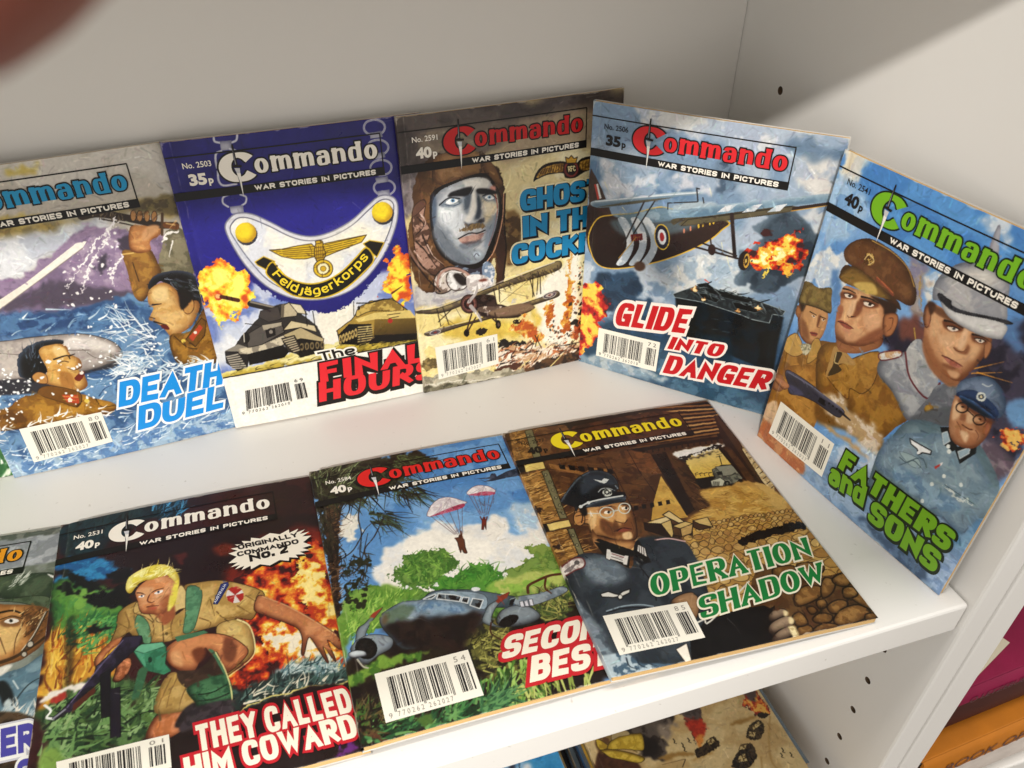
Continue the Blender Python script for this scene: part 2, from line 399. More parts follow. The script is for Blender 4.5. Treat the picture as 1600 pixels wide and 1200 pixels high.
EAN_L=['0001101','0011001','0010011','0111101','0100011','0110001','0101111','0111011','0110111','0001011']
EAN_P=['LLLLLL','LLGLGG','LLGGLG','LLGGGL','LGLLGG','LGGLLG','LGGGLL','LGLGLG','LGLGGL','LGGLGL']
def ean13(s):
    R=lambda d:''.join('10'[int(c)] for c in EAN_L[d]); G=lambda d:R(d)[::-1]
    o='101'
    for c,m in zip(s[1:7],EAN_P[int(s[0])]): o+=EAN_L[int(c)] if m=='L' else G(int(c))
    o+='01010'
    for c in s[7:]: o+=R(int(c))
    return o+'101'
def ean2(s):
    R=lambda d:''.join('10'[int(c)] for c in EAN_L[d]); G=lambda d:R(d)[::-1]
    m=['LL','LG','GL','GG'][int(s)%4]; f=lambda c,q:EAN_L[int(c)] if q=='L' else G(int(c))
    return '1011'+f(s[0],m[0])+'01'+f(s[1],m[1])


# ---------------------------------------------------------------- comics
U=CW/1000.
THK=.0041
PAGE=bpy.data.materials.new('newsprint'); PAGE.use_nodes=True
def _page():
    nt=PAGE.node_tree; b=nt.nodes['Principled BSDF']; b.inputs['Roughness'].default_value=.9; b.inputs['Specular IOR Level'].default_value=.1
    tc=nt.nodes.new('ShaderNodeTexCoord'); mp=nt.nodes.new('ShaderNodeMapping'); mp.inputs['Scale'].default_value=(30,30,9000)
    n=nt.nodes.new('ShaderNodeTexNoise'); n.inputs['Scale'].default_value=1; n.inputs['Detail'].default_value=2
    r=nt.nodes.new('ShaderNodeValToRGB'); r.color_ramp.elements[0].position=.3; r.color_ramp.elements[1].position=.7
    r.color_ramp.elements[0].color=(.44,.26,.09,1); r.color_ramp.elements[1].color=(.85,.58,.27,1)
    nt.links.new(tc.outputs['Object'],mp.inputs['Vector']); nt.links.new(mp.outputs['Vector'],n.inputs['Vector']); nt.links.new(n.outputs['Fac'],r.inputs['Fac']); nt.links.new(r.outputs['Color'],b.inputs['Base Color'])
_page()
PRINT=bpy.data.materials.new('printed_cover'); PRINT.use_nodes=True
def _print():
    nt=PRINT.node_tree; b=nt.nodes['Principled BSDF']; b.inputs['Roughness'].default_value=.36; b.inputs['Specular IOR Level'].default_value=.4
    a=nt.nodes.new('ShaderNodeAttribute'); a.attribute_name='print'; nt.links.new(a.outputs['Color'],b.inputs['Base Color'])
    tc=nt.nodes.new('ShaderNodeTexCoord'); n3=nt.nodes.new('ShaderNodeTexNoise'); n3.inputs['Scale'].default_value=55; n3.inputs['Detail'].default_value=5; nt.links.new(tc.outputs['Object'],n3.inputs['Vector'])
    mr=nt.nodes.new('ShaderNodeMapRange'); mr.inputs[1].default_value=.3; mr.inputs[2].default_value=.7; mr.inputs[3].default_value=.24; mr.inputs[4].default_value=.46; nt.links.new(n3.outputs['Fac'],mr.inputs[0]); nt.links.new(mr.outputs[0],b.inputs['Roughness'])
    n=nt.nodes.new('ShaderNodeTexNoise'); n.inputs['Scale'].default_value=28; n.inputs['Detail'].default_value=3
    nt.links.new(tc.outputs['Object'],n.inputs['Vector'])
    bp=nt.nodes.new('ShaderNodeBump'); bp.inputs['Strength'].default_value=.12; bp.inputs['Distance'].default_value=.002
    nt.links.new(n.outputs['Fac'],bp.inputs['Height']); nt.links.new(bp.outputs['Normal'],b.inputs['Normal'])
_print()
def lin(c): return np.where(c<=.04045,c/12.92,((c+.055)/1.055)**2.4)
class Sheet:
    """where the paper of one comic lies: a gentle bow and a lifted corner, shared by picture, lettering and pages"""
    def __init__(s,bow=.0,lift=.0,lc=(0,0)): s.bow,s.lift,s.lc,s.cr=bow,lift,lc,.00035
    def z(s,u,v):          # u,v in metres
        a=u/CW; b=v/CH
        return s.bow*(1-(2*a-1)**2)+s.lift*np.clip(1-np.hypot(a-s.lc[0],b-s.lc[1])/.6,0,1)**2-s.cr*np.exp(-((a-.03)/.012)**2)
def grid_mesh(name,xs,ys,zf,parent,m,cols=None,skirt=.0003):
    nx,ny=len(xs),len(ys)
    X,Y=np.meshgrid(xs,ys); Z=zf(X,Y)
    if skirt:
        X=np.pad(X,1,mode='edge'); Y=np.pad(Y,1,mode='edge'); Z=np.pad(Z,1,mode='edge')
        e=np.ones(X.shape,bool); e[1:-1,1:-1]=False; Z[e]-=skirt
        if cols is not None: cols=np.pad(cols,((1,1),(1,1),(0,0)),mode='edge')
        nx+=2; ny+=2
    V=np.stack([X,Y,Z],-1).reshape(-1,3).astype(np.float32)
    i=np.arange(nx*ny).reshape(ny,nx)
    q=np.stack([i[:-1,:-1],i[:-1,1:],i[1:,1:],i[1:,:-1]],-1).reshape(-1,4)
    me=bpy.data.meshes.new(name); me.vertices.add(len(V)); me.vertices.foreach_set('co',V.ravel())
    me.loops.add(q.size); me.loops.foreach_set('vertex_index',q.ravel().astype(np.int32))
    me.polygons.add(len(q)); me.polygons.foreach_set('loop_start',np.arange(0,q.size,4,dtype=np.int32))
    me.update(calc_edges=True)
    if cols is not None:
        at=me.color_attributes.new('print','FLOAT_COLOR','POINT')
        c=np.ones((nx*ny,4),np.float32); c[:,:3]=cols.reshape(-1,3); at.data.foreach_set('color',c.ravel())
    me.polygons.foreach_set('use_smooth',np.ones(len(q),bool))
    me.materials.append(m); return link(name,me,parent)
class Flat:
    """printed shapes that lie on a sheet, as one mesh with one ink per colour"""
    def __init__(s): s.v=[];s.f=[];s.mi=[];s.inks=[]
    def add(s,poly,col,z):
        if col not in s.inks: s.inks.append(col)
        if len(poly)==4:      # long strips follow the bow of the paper
            q=[np.asarray(c,float) for c in poly]; D=lambda a,b:np.hypot(*(q[a]-q[b]))
            n1=int(max(D(0,1),D(3,2))//55)+1; n2=int(max(D(1,2),D(0,3))//55)+1
            if n1*n2>1:
                at=lambda a,b:(q[0]*(1-a)+q[1]*a)*(1-b)+(q[3]*(1-a)+q[2]*a)*b
                for i in range(n1):
                    for j in range(n2):
                        t=[at((i+di)/n1,(j+dj)/n2) for di,dj in((0,0),(1,0),(1,1),(0,1))]
                        b=len(s.v); s.v+=[(x,y,z) for x,y in t]; s.f.append([b,b+1,b+2,b+3]); s.mi.append(s.inks.index(col))
                return
        b=len(s.v); s.v+=[(x,y,z) for x,y in poly]; s.f.append(list(range(b,b+len(poly)))); s.mi.append(s.inks.index(col))
    def build(s,name,sheet,parent):
        if not s.f: return
        v=[(x*U,y*U,float(sheet.z(x*U,y*U))+z) for x,y,z in s.v]
        me=bpy.data.meshes.new(name); me.from_pydata(v,[],s.f)
        for c in s.inks: me.materials.append(ink(c))
        me.polygons.foreach_set('material_index',s.mi)
        bm=bmesh.new(); bm.from_mesh(me)
        for f in bm.faces:
            f.normal_update()
            if f.normal.z<0: f.normal_flip()
        bmesh.ops.triangulate(bm,faces=[f for f in bm.faces if len(f.verts)>4])
        bm.to_mesh(me); bm.free()
        return link(name,me,parent)
STEP=4e-6
def put_text(F,text,frame,z,t=.22,th=None,serif=0.,gap=.1,wx=.7,space=.45,layers=(('000000',0),),path=None,h=None):
    """frame: base left, base right, top left (cover units); or a base path with a height"""
    st0,W=lettering(text,t,th,0,serif,gap,wx,space)
    fr=np.asarray(frame,float).reshape(-1,2)
    for li,ly in enumerate(layers):
        col,ex=ly[0],ly[1]; dr=ly[2] if len(ly)>2 else 0.
        st,_=lettering(text,t,th,ex,serif,gap,wx,space)
        for si,qs in enumerate(st):
            for q in qs:
                q=np.array(q)+np.array([dr,-dr])
                if path:
                    seg=np.linalg.norm(np.diff(fr,axis=0),axis=1); cum=np.r_[0,np.cumsum(seg)]
                    out=[]
                    for x,y in q:
                        s=np.clip(x/W,-.01,1.01)*cum[-1]; i=int(np.clip(np.searchsorted(cum,s)-1,0,len(seg)-1))
                        d=(fr[i+1]-fr[i])/seg[i]; f=(s-cum[i])/seg[i]
                        n0=(fr[min(i+2,len(fr)-1)]-fr[i]); n1=(fr[i+1]-fr[max(i-1,0)]); dd=n1*(1-f)+n0*f; dd=dd/np.linalg.norm(dd)
                        out.append(fr[i]+d*(s-cum[i])+np.array([-dd[1],dd[0]])*y*h)
                    q=np.array(out)
                else: q=fr[0]+q[:,:1]/W*(fr[1]-fr[0])+q[:,1:]*(fr[2]-fr[0])
                F.add(q,col,z+li*7e-5+(si%12)*1.2e-6)
    return F
def sans(text,x,y,h,col,F,z,bold=.0,wx=1.,w=None,shear=0):
    """small print: the built-in sans face, filled flat"""
    cu=bpy.data.curves.new('t','FONT'); cu.body=text; cu.size=1; cu.offset=bold; cu.resolution_u=3; cu.fill_mode='FRONT'
    o=bpy.data.objects.new('t',cu); scn.collection.objects.link(o)
    dg=bpy.context.evaluated_depsgraph_get(); me=bpy.data.meshes.new_from_object(o.evaluated_get(dg))
    bpy.data.objects.remove(o)
    P=np.array([v.co[:2] for v in me.vertices]); lo=P.min(0); wd=P[:,0].max()-lo[0]
    k=h/.69; kx=k*wx if w is None else w/wd
    for p in me.polygons:
        F.add([((P[i][0]-lo[0])*kx+x+shear*P[i][1]*k,P[i][1]*k+y) for i in p.vertices],col,z)
    bpy.data.meshes.remove(me)
    return wd*kx
def masthead(root,sh,st):
    z=2.2e-4; F=Flat()
    if st.get('frame'): 
        c=st['frame']
        F.add([(0,1233),(826,1233),(826,1238),(0,1238)],c,z); F.add([(822,1102),(827,1102),(827,1233),(822,1233)],c,z+STEP)
    F.add([(0,1069),(828,1069),(828,1102),(0,1102)],st.get('bar','0f0d0e'),z)
    F.build('masthead_frame',sh,root)
    F=Flat(); ol=[(st['line'],.075)] if st.get('line') else []
    put_text(F,'C',(186,1117,338,1117,186,1229),z+1.2e-4,t=.34,th=.17,wx=.8,serif=.01,layers=[(c,e*.7) for c,e in ol]+[(st['c'],0)])
    put_text(F,'ommando',(320,1141,806,1141,320,1216),z+1.2e-4,t=.265,th=.12,serif=.6,wx=.62,gap=.16,layers=ol+[(st['c'],0)])
    F.build('masthead_lettering',sh,root)
    F=Flat(); put_text(F,'WAR STORIES IN PICTURES',(304,1076,790,1076,304,1097),z+1.2e-4,t=.27,wx=.85,gap=.16,space=.75,layers=[('f2ece0',0)]); F.build('strapline',sh,root)
    F=Flat(); zz=z+2.6e-4; d=st.get('dag','17120f')
    F.add([(247,1180),(251,1258),(254,1263),(257,1258),(259,1180)],d,zz); F.add([(250,1185),(252,1250),(254,1185)],'8a8a90',zz+4e-5)
    F.add([(236,1176),(272,1172),(274,1180),(238,1184)],d,zz+8e-5); F.add([(244,1172),(264,1170),(262,1150),(257,1140),(250,1150)],'c8c8cc',zz+1.2e-4); F.add([(249,1152),(263,1150),(256,1056)],'f0ece4',zz+1.6e-4); F.add([(249,1152),(254,1120),(255,1060)],'6a6a70',zz+2e-4)
    F.build('dagger_emblem',sh,root)
    tc=st.get('t','f2ece0')
    F=Flat(); sans('No. '+st['no'],57,1190,21,tc,F,z+1.2e-4,bold=.012,w=106); F.build('issue_number',sh,root)
    F=Flat(); sans(st['price'],68,1126,39,tc,F,z+1.2e-4,bold=.05,w=66); sans('p',139,1126,26,tc,F,z+1.2e-4,bold=.04); F.build('price',sh,root)
def barcode(root,sh,quad,addon,code,label=True,gray='8d8880'):
    """quad: the label's corners bottom left, bottom right, top right, top left"""
    q=np.asarray(quad,float).reshape(4,2); F=Flat(); z=2.2e-4
    at=lambda a,b:tuple((q[0]*(1-a)+q[1]*a)*(1-b)+(q[3]*(1-a)+q[2]*a)*b)
    if label: F.add([at(0,0),at(1,0),at(1,1),at(0,1)],'efebdd',z)
    def bars(bits,x0,x1,y0,y1,guard=()):
        n=len(bits); i=0
        while i<n:
            if bits[i]=='1':
                j=i
                while j<n and bits[j]=='1': j+=1
                a=x0+(x1-x0)*i/n; b=x0+(x1-x0)*j/n; yb=y0-(.05 if any(g[0]<=i<g[1] for g in guard) else 0)
                F.add([at(a,yb),at(b,yb),at(b,y1),at(a,y1)],'17151a',z+1e-4); i=j
            else: i+=1
    bars(ean13(code),.11,.735,.2,.86,((0,3),(45,50),(92,95)))
    bars(ean2(addon),.81,.955,.16,.74)
    def digits(t,x0,x1,y0,y1):
        G=Flat(); sans(t,0,0,100,'x',G,0,bold=.0,w=1000)
        for f in G.f: F.add([at(x0+(x1-x0)*G.v[i][0]/1000,y0+(y1-y0)*G.v[i][1]/100) for i in f],gray,z+1e-4)
    digits(code[0],.045,.08,.05,.15); digits(' '.join(code[1:7]),.135,.40,.05,.15); digits(' '.join(code[7:]),.45,.70,.05,.15); digits(' '.join(addon),.82,.945,.80,.92)
    F.build('barcode',sh,root)
def comic(art,texts,M,label,sheet=None,res=(400,517),mast=None,bar=None,seed=1,thk=.0041,brush=1.,group='war story comics on the shelf'):
    THK=thk
    sheet=sheet or Sheet(.0005)
    root=tag(empty('comic_book',M),label,'comic book',group)
    pt=Painter(*res,seed=seed); pt.run(art); im=lin(pt.finish(brush=brush))
    xs=np.linspace(0,CW,res[0]); ys=np.linspace(0,CH,res[1])
    cover=grid_mesh('front_cover',xs,ys,sheet.z,root,PRINT,im)
    gx=np.linspace(.0009,CW-.0004,48); gy=np.linspace(.0004,CH-.0004,24)
    grid_mesh('pages',gx,gy,lambda a,b:sheet.z(a,b)-.0006-np.where(a<.009,.0002,0),root,PAGE,None,skirt=THK-.0009)
    # spine: the cover paper wrapped round the left side
    n=60; ys2=np.linspace(0,CH,n); v=[];f=[]
    for i,y in enumerate(ys2):
        z0=float(sheet.z(0.,y))
        for k in range(5):
            a=k/4*math.pi/1.0; v.append((-.0004*math.sin(a),y,z0-.0001-(THK-.0002)*k/4))
    for i in range(n-1):
        for k in range(4): a=i*5+k; f.append((a,a+1,a+6,a+5))
    me=bpy.data.meshes.new('spine'); me.from_pydata(v,[],f)
    at=me.color_attributes.new('print','FLOAT_COLOR','POINT'); cl=im[(np.linspace(0,res[1]-1,n)).astype(int),2]
    c=np.ones((len(v),4),np.float32); c[:,:3]=np.repeat(cl,5,0); at.data.foreach_set('color',c.ravel()); me.materials.append(PRINT); link('spine',me,root)
    grid_mesh('back_cover',np.linspace(0,CW,24),np.linspace(0,CH,24),lambda a,b:sheet.z(a,b)-THK+.0002,root,mat('back_cover_paper',(.62,.6,.56),.45,.35),None,skirt=.0002)
    if mast: masthead(cover,sheet,mast)
    if bar: barcode(cover,sheet,*bar)
    groups={}
    for part,text,fr,kw in texts: groups.setdefault(part,[]).append((text,fr,kw))
    for part,items in groups.items():
        F=Flat()
        for i,(text,fr,kw) in enumerate(items):
            if text is None:
                for k,poly in enumerate(fr): F.add(np.asarray(poly).reshape(-1,2),kw['c'],2.4e-4+i*4e-5+k*4e-5)
            else: put_text(F,text,fr,3.6e-4+i*1.6e-5,**kw)
        F.build(part,sheet,cover)
    return root
comic('''
P c=5f8f4a n=3f7a44 ns=203.4 nh=0.3 | -5 -5 1005 -5 1005 1298 -5 1298
S c=2f6a3a,8ab868,d8e4c8,1f4a2a m=400 l=90.4 w=18.1 ang=40 sp=90 | 203 1374 1213 1433 971 -72 -332 -108
S c=e8eee0,2f6a3a m=60 l=31.6 w=9 ang=40 sp=90 | 824 216 1003 163 924 -56 742 3
''',
 [],
 Matrix([[0.998171, -0.006191, 0.060131, -0.583813], [0.060449, 0.102234, -0.992922, -0.025462], [0.0, 0.994741, 0.102421, 0.000407], [0.0, 0.0, 0.0, 1.0]]),'upright leafy green comic, only a sliver showing at the left edge',Sheet(.0004),(200, 259),None,None,3,0.003,1.0)
comic('''
P c=bdb5a8 n=cdc7bd ns=139.5 nh=0.3 | -5 -5 1005 -5 1005 1298 -5 1298
P c=b9bec9 b=25.4 r=15.2 rs=57.1 n=d6d8dc ns=69.7 nh=0.3 s=1 | -118 1122 439 1071 606 1066 683 1053 649 982 474 924 253 862 -227 872
P c=b39a55 b=19 r=10.1 rs=31.7 n=8a7a48 ns=31.7 s=1 | 36 1130 563 1074 614 1090 786 1086 957 1083 955 1006 790 1060 639 1061 530 1042 213 1049
P c=c9b25a b=8.9 r=8.9 rs=25.4 s=1 | 423 1270 532 1277 521 1261 427 1252
P c=c8b060 b=7.6 r=7.6 rs=19 s=1 | 309 1105 463 1109 455 1086 393 1066
P c=7a6c44 b=8.9 r=6.3 rs=25.4 n=5c5038 ns=25.4 s=1 | 786 1086 960 1095 961 1005 881 1044 799 1052
P c=957f9c b=6.3 r=10.1 rs=38 n=7d6a86 ns=50.7 s=1 | 35 868 335 885 486 961 607 1034 662 1025 738 1005 771 973 868 956 966 904 961 760 934 597 486 689 -9 757
P c=ab98ae b=15.2 n=8f7a98 ns=31.7 s=1 | 554 974 664 992 739 926 694 813 579 795 483 828
P c=5a4f60 b=8.9 r=8.9 rs=31.7 s=1 | 66 808 290 807 417 842 555 793 723 723 673 698 383 739 52 771
P c=4e4656 b=6.3 r=8.9 rs=19 s=1 | 601 866 649 903 656 868 618 842
P c=4a4050 b=6.3 r=6.3 rs=15.2 s=1 | 711 951 771 973 749 898 715 904
P c=8b8368 n=6e6850 ns=31.7 r=3.2 s=1 | 893 954 959 949 949 762 824 794
L c=efe9de w=10.1 r=3.8 rs=12.7 s=1 | 872 922 898 950 940 946
L c=efe9de w=6.3 w2=1.9 r=2.5 s=1 | 907 915 878 853
P c=3d618c b=5.1 r=6.3 n=6a8fb4 ns=69.7 s=1 | -253 812 208 736 492 709 719 731 1044 641 964 -13 1 -8 -608 2
P c=2f4f7c b=12.7 r=8.9 n=527aa4 ns=38 s=1 | 52 771 462 708 704 699 611 573 408 634 12 669
S c=89aac8,b9cedd,2d4c74,e3edf2 m=170 l=69.7 w=6.3 ang=10 sp=30 | 47 758 708 712 974 626 941 48 7 8 -229 49
P c=9db6cc b=10.1 r=10.1 rs=31.7 n=5f86b4 ns=31.7 s=1 | -5 150 35 86 432 105 918 107 954 8 1 -8 -177 23
S c=e6eef2,c9dbe8,4a72a6 m=120 l=50.7 w=5.7 ang=15 sp=40 | -69 144 437 121 963 112 958 25 7 8 -118 13
P c=bdb3aa n=a89e98 ns=38 k=5f5652 kx=0 ky=10.1 kb=19 o=3a3434 ow=3.2 s=1 | -44 668 171 635 274 629 419 613 492 593 565 546 590 491 563 455 467 432 280 433 -112 497
P c=d2cac2 b=10.1 s=1 | 413 596 488 579 555 533 562 494 496 525 383 559
L c=6d625c w=3.2 s=1 | 153 585 287 545 378 545 471 527
L c=6d625c w=3.2 s=1 | 449 536 494 480 585 484
P c=35343c b=6.3 s=1 | -112 497 285 447 443 438 565 451 528 425 453 428 332 404 201 384 -128 456
P c=14110f r=2.5 k=3a4454 kx=6.3 ky=-6.3 kb=8.9 s=1 | 186 480 206 543 241 586 300 601 361 601 396 589 382 574 346 576 300 564 292 469 248 449 216 426 210 444
S c=5a6a7c,2a3038 m=24 l=44.4 w=3.8 ang=70 sp=20 | 232 559 304 578 285 486 231 469
P c=d09c50 n=dcae62 ns=25.4 k=8a5a28 kx=-6.3 ky=6.3 kb=13.9 s=1 | 291 566 348 582 392 568 397 526 424 497 422 459 403 448 418 429 419 382 407 361 366 352 319 384 273 412 241 428 292 469
P c=c08a48 o=5a3418 ow=2.5 s=1 | 231 461 257 474 281 456 275 419 251 421 232 438
P c=e6c07e b=6.3 s=1 | 344 569 383 559 383 522 347 523
L c=241610 w=7 w2=3.8 s=1 | 332 516 383 522 390 505
L c=241610 w=7 w2=3.2 s=1 | 394 519 414 522
L c=3a2014 w=3.8 s=1 | 340 495 364 500 380 492
P c=7a2a1c s=1 | 378 416 419 440 419 421 392 396
P c=e8dccc s=1 | 405 436 419 437 418 427 405 426
L c=4a2814 w=3.2 s=1 | 370 464 391 451 419 460
P c=b07a3a b=6.3 s=1 | 337 457 373 433 366 372 322 391
P c=94661e n=b5842c ns=38 k=5c3a10 kx=6.3 ky=6.3 kb=15.2 r=1.9 s=1 | -98 386 40 341 103 347 155 373 218 379 262 399 320 368 385 335 416 311 491 258 465 215 400 216 117 230 -142 273
P c=7d5218 o=402808 ow=2.5 s=1 | 224 378 270 405 376 345 349 280 292 320
P c=c04a28 s=0 | 308 351 367 336 359 293 315 313
P c=eee2d0 s=0 | 322 324 334 333 339 319 333 309 321 312
L c=e8c060 w=1.9 s=0 | 309 343 363 325
L c=e8c060 w=1.9 s=0 | 307 328 352 310
P c=e0c050 | 399 297 398 294 396 292 393 290 390 290 387 290 385 291 383 293 381 296 381 299 381 302 383 305 385 307 388 309 391 310 393 309 396 308 398 306 399 303 400 300
P c=6a4412 b=7.6 n=8a5e1c ns=25.4 s=1 | -55 343 98 333 160 300 122 245 -82 271
L c=402808 w=3.8 s=1 | 426 300 438 256 489 250
P c=94682a n=b08236 ns=25.4 k=5c3c12 kx=-6.3 ky=5.1 kb=12.7 s=1 | 714 911 768 901 816 898 829 835 830 793 788 752 733 692 704 720 709 824
L c=e0b868 w=5.1 s=1 | 713 898 760 896 816 898
L c=4a3010 w=4.4 s=1 | 738 859 739 776
P c=c0834c k=7a4620 kx=5.1 ky=3.8 kb=7.6 n=cf965c ns=15.2 s=1 | 769 999 819 997 883 986 867 949 825 930 814 892 745 905
L c=3a2c22 w=33 w2=25.4 s=1 | 616 1071 676 1070 781 1030 877 987 935 977
S c=8a7a60,5a4a3a m=24 l=19 w=3.8 ang=70 sp=30 | 621 1076 679 1079 772 1038 766 1019 657 1045
L c=241a14 w=5.1 s=1 | 681 1047 780 1004
P c=b98650 o=3a2414 ow=2.5 | 803 1039 801 1032 798 1027 794 1022 791 1020 787 1020 784 1021 782 1025 781 1030 782 1036 783 1042 785 1048 788 1054 792 1058 796 1060 799 1061 802 1059 804 1056 805 1051 805 1045
P c=b98650 o=3a2414 ow=2.5 | 826 1033 823 1027 820 1022 817 1017 813 1015 809 1014 807 1016 805 1019 804 1024 804 1030 805 1037 807 1043 811 1049 814 1053 818 1055 821 1056 824 1054 826 1051 827 1046 827 1040
P c=b98650 o=3a2414 ow=2.5 | 851 1028 849 1021 845 1016 842 1011 838 1009 835 1008 832 1010 830 1014 829 1019 829 1025 830 1031 833 1038 836 1043 839 1047 843 1050 846 1050 849 1049 851 1045 852 1040 852 1034
P c=b98650 o=3a2414 ow=2.5 | 876 1022 874 1015 871 1010 867 1006 864 1003 860 1003 857 1004 855 1008 854 1013 854 1019 856 1025 858 1032 861 1037 865 1041 868 1044 872 1044 875 1043 877 1039 878 1034 878 1028
P c=d09a68 b=2.5 s=1 | 805 967 842 993 875 981 844 953 802 935
L c=5a4028 w=10.1 s=1 | 898 1029 875 948
L c=7a4a20 w=25.4 s=1 | 900 983 934 970
L c=d8b070 w=3.8 s=1 | 902 989 932 977
P c=14110f k=3c4252 kx=-3.8 ky=-7.6 kb=8.9 s=1 | 765 750 797 786 850 796 905 789 949 762 960 702 940 596 891 584 861 621 877 683 836 742 815 761 776 733
S c=4a5260,8a92a0 m=26 l=50.7 w=3.2 ang=-40 sp=20 | 819 774 929 759 935 657 891 688
P c=cfa05c n=dcb270 ns=31.7 k=8a5a28 kx=-6.3 ky=5.1 kb=16.5 s=1 | 763 729 813 754 848 740 873 692 869 627 927 651 939 619 896 553 864 530 799 510 781 541 772 566 744 595 730 611 760 650 747 675
P c=c08e4c o=5a3418 ow=3.2 | 916 623 911 613 904 605 896 599 889 597 882 598 877 603 873 610 872 619 873 630 877 640 882 650 889 658 896 664 904 666 911 665 916 661 919 654 921 644 919 634
P c=e4c284 b=7.6 s=1 | 782 732 832 729 823 673 769 685
L c=1c120c w=7.6 w2=3.2 s=1 | 761 668 795 665
L c=1c120c w=7.6 w2=3.2 s=1 | 747 594 767 582 789 570
P c=6a2018 s=1 | 767 573 792 568 796 545 772 555
L c=3a2010 w=3.8 s=1 | 735 619 754 607
P c=1c1410 b=3.8 s=1 | 880 719 913 698 925 666 867 620 869 678
P c=8a601e n=a87a2a ns=31.7 k=523610 kx=5.1 ky=5.1 kb=12.7 s=1 | 788 517 874 520 964 613 961 461 940 346 839 355 782 393
P c=7a5218 s=0 o=3a2408 ow=3.2 | 849 487 933 568 948 549 926 485 875 442
P c=c04a28 s=0 | 861 492 919 540 928 523 872 470
P c=e8e0cc | 899 506 898 504 897 502 895 501 893 501 891 501 889 501 887 503 886 505 886 507 886 509 887 512 889 513 890 515 892 515 894 515 896 514 898 513 899 511 899 509
P c=e0c050 | 845 479 843 476 842 474 839 472 837 471 834 471 832 472 830 474 828 477 828 480 828 483 829 486 831 488 834 490 836 490 839 490 841 489 843 487 844 485 845 482
L c=3a2408 w=3.8 s=1 | 806 512 843 450 879 433
S c=eef2f2,d0dde4,b8cad6 m=150 l=44.4 w=6.3 ang=170 sp=50 | 581 474 782 393 944 361 933 290 641 365 520 395
S c=eef2f2,c8d8e2 m=60 l=76.1 w=5.1 ang=150 sp=50 | 567 656 750 616 764 429 599 446
D c=f2f4f2 m=130 w=8.2 | 550 660 797 453 935 355 641 365 457 316 386 254 165 455
S c=f4f0ea,d8dce0 m=40 l=38 w=7.6 ang=20 sp=60 | -22 270 161 267 516 251 527 198 203 206 -28 190
D c=f2f4f2 m=70 w=8.2 | 141 521 226 455 110 265 16 275
P c=ded4c2 s=0 g=f2ece0 ga=60 | 603 974 580 949 232 772 112 709 103 745 340 851 564 972
L c=8a8078 w=3.2 s=0 | 580 949 112 709
L c=ece6e6 w=9.5 w2=2.5 r=5.1 rs=12.7 s=1 | 727 1045 668 966 615 910
L c=ece6e6 w=9.5 w2=2.5 r=5.1 rs=12.7 s=1 | 649 982 544 870 475 803
L c=ece6e6 w=9.5 w2=2.5 r=5.1 rs=12.7 s=1 | 707 899 648 822 648 781
L c=ece6e6 w=9.5 w2=2.5 r=5.1 rs=12.7 s=1 | 577 864 511 768
L c=ece6e6 w=9.5 w2=2.5 r=5.1 rs=12.7 s=1 | 615 910 560 847 561 813
L c=ece6e6 w=9.5 w2=2.5 r=5.1 rs=12.7 s=1 | 699 1012 660 980
D c=f0ecea m=60 w=8.9 | 501 919 749 1042 643 683 416 732
''',
 [('title_lettering', 'DEATH', [499.6, 237.2, 941.7, 236.4, 540.3, 356.8], {'t': 0.32, 'th': 0.23, 'wx': 0.66, 'gap': 0.04, 'layers': [('f4f4f2', 0.09), ('1a8fe0', 0)]}), ('title_lettering', 'DUEL', [541.3, 104.1, 921.3, 119.3, 580.8, 223.3], {'t': 0.32, 'th': 0.23, 'wx': 0.72, 'gap': 0.04, 'layers': [('f4f4f2', 0.09), ('1a8fe0', 0)]})],
 Matrix([[0.998179, -0.0048, 0.060131, -0.455813], [0.060306, 0.102318, -0.992922, -0.021224], [-0.001386, 0.99474, 0.102421, 0.000593], [0.0, 0.0, 0.0, 1.0]]),'upright comic of two soldiers fighting in the sea with bright blue title lettering',Sheet(.0014),(400, 517),{'c': '1a8fc0', 'line': '14140f', 'frame': '14110f', 'no': '2582', 'price': '40', 't': '14110f'},([98.4, 58.0, 428.1, 76.1, 428.1, 233.5, 100.6, 233.3], '80', '9770262262027'),4,0.003,1.0)
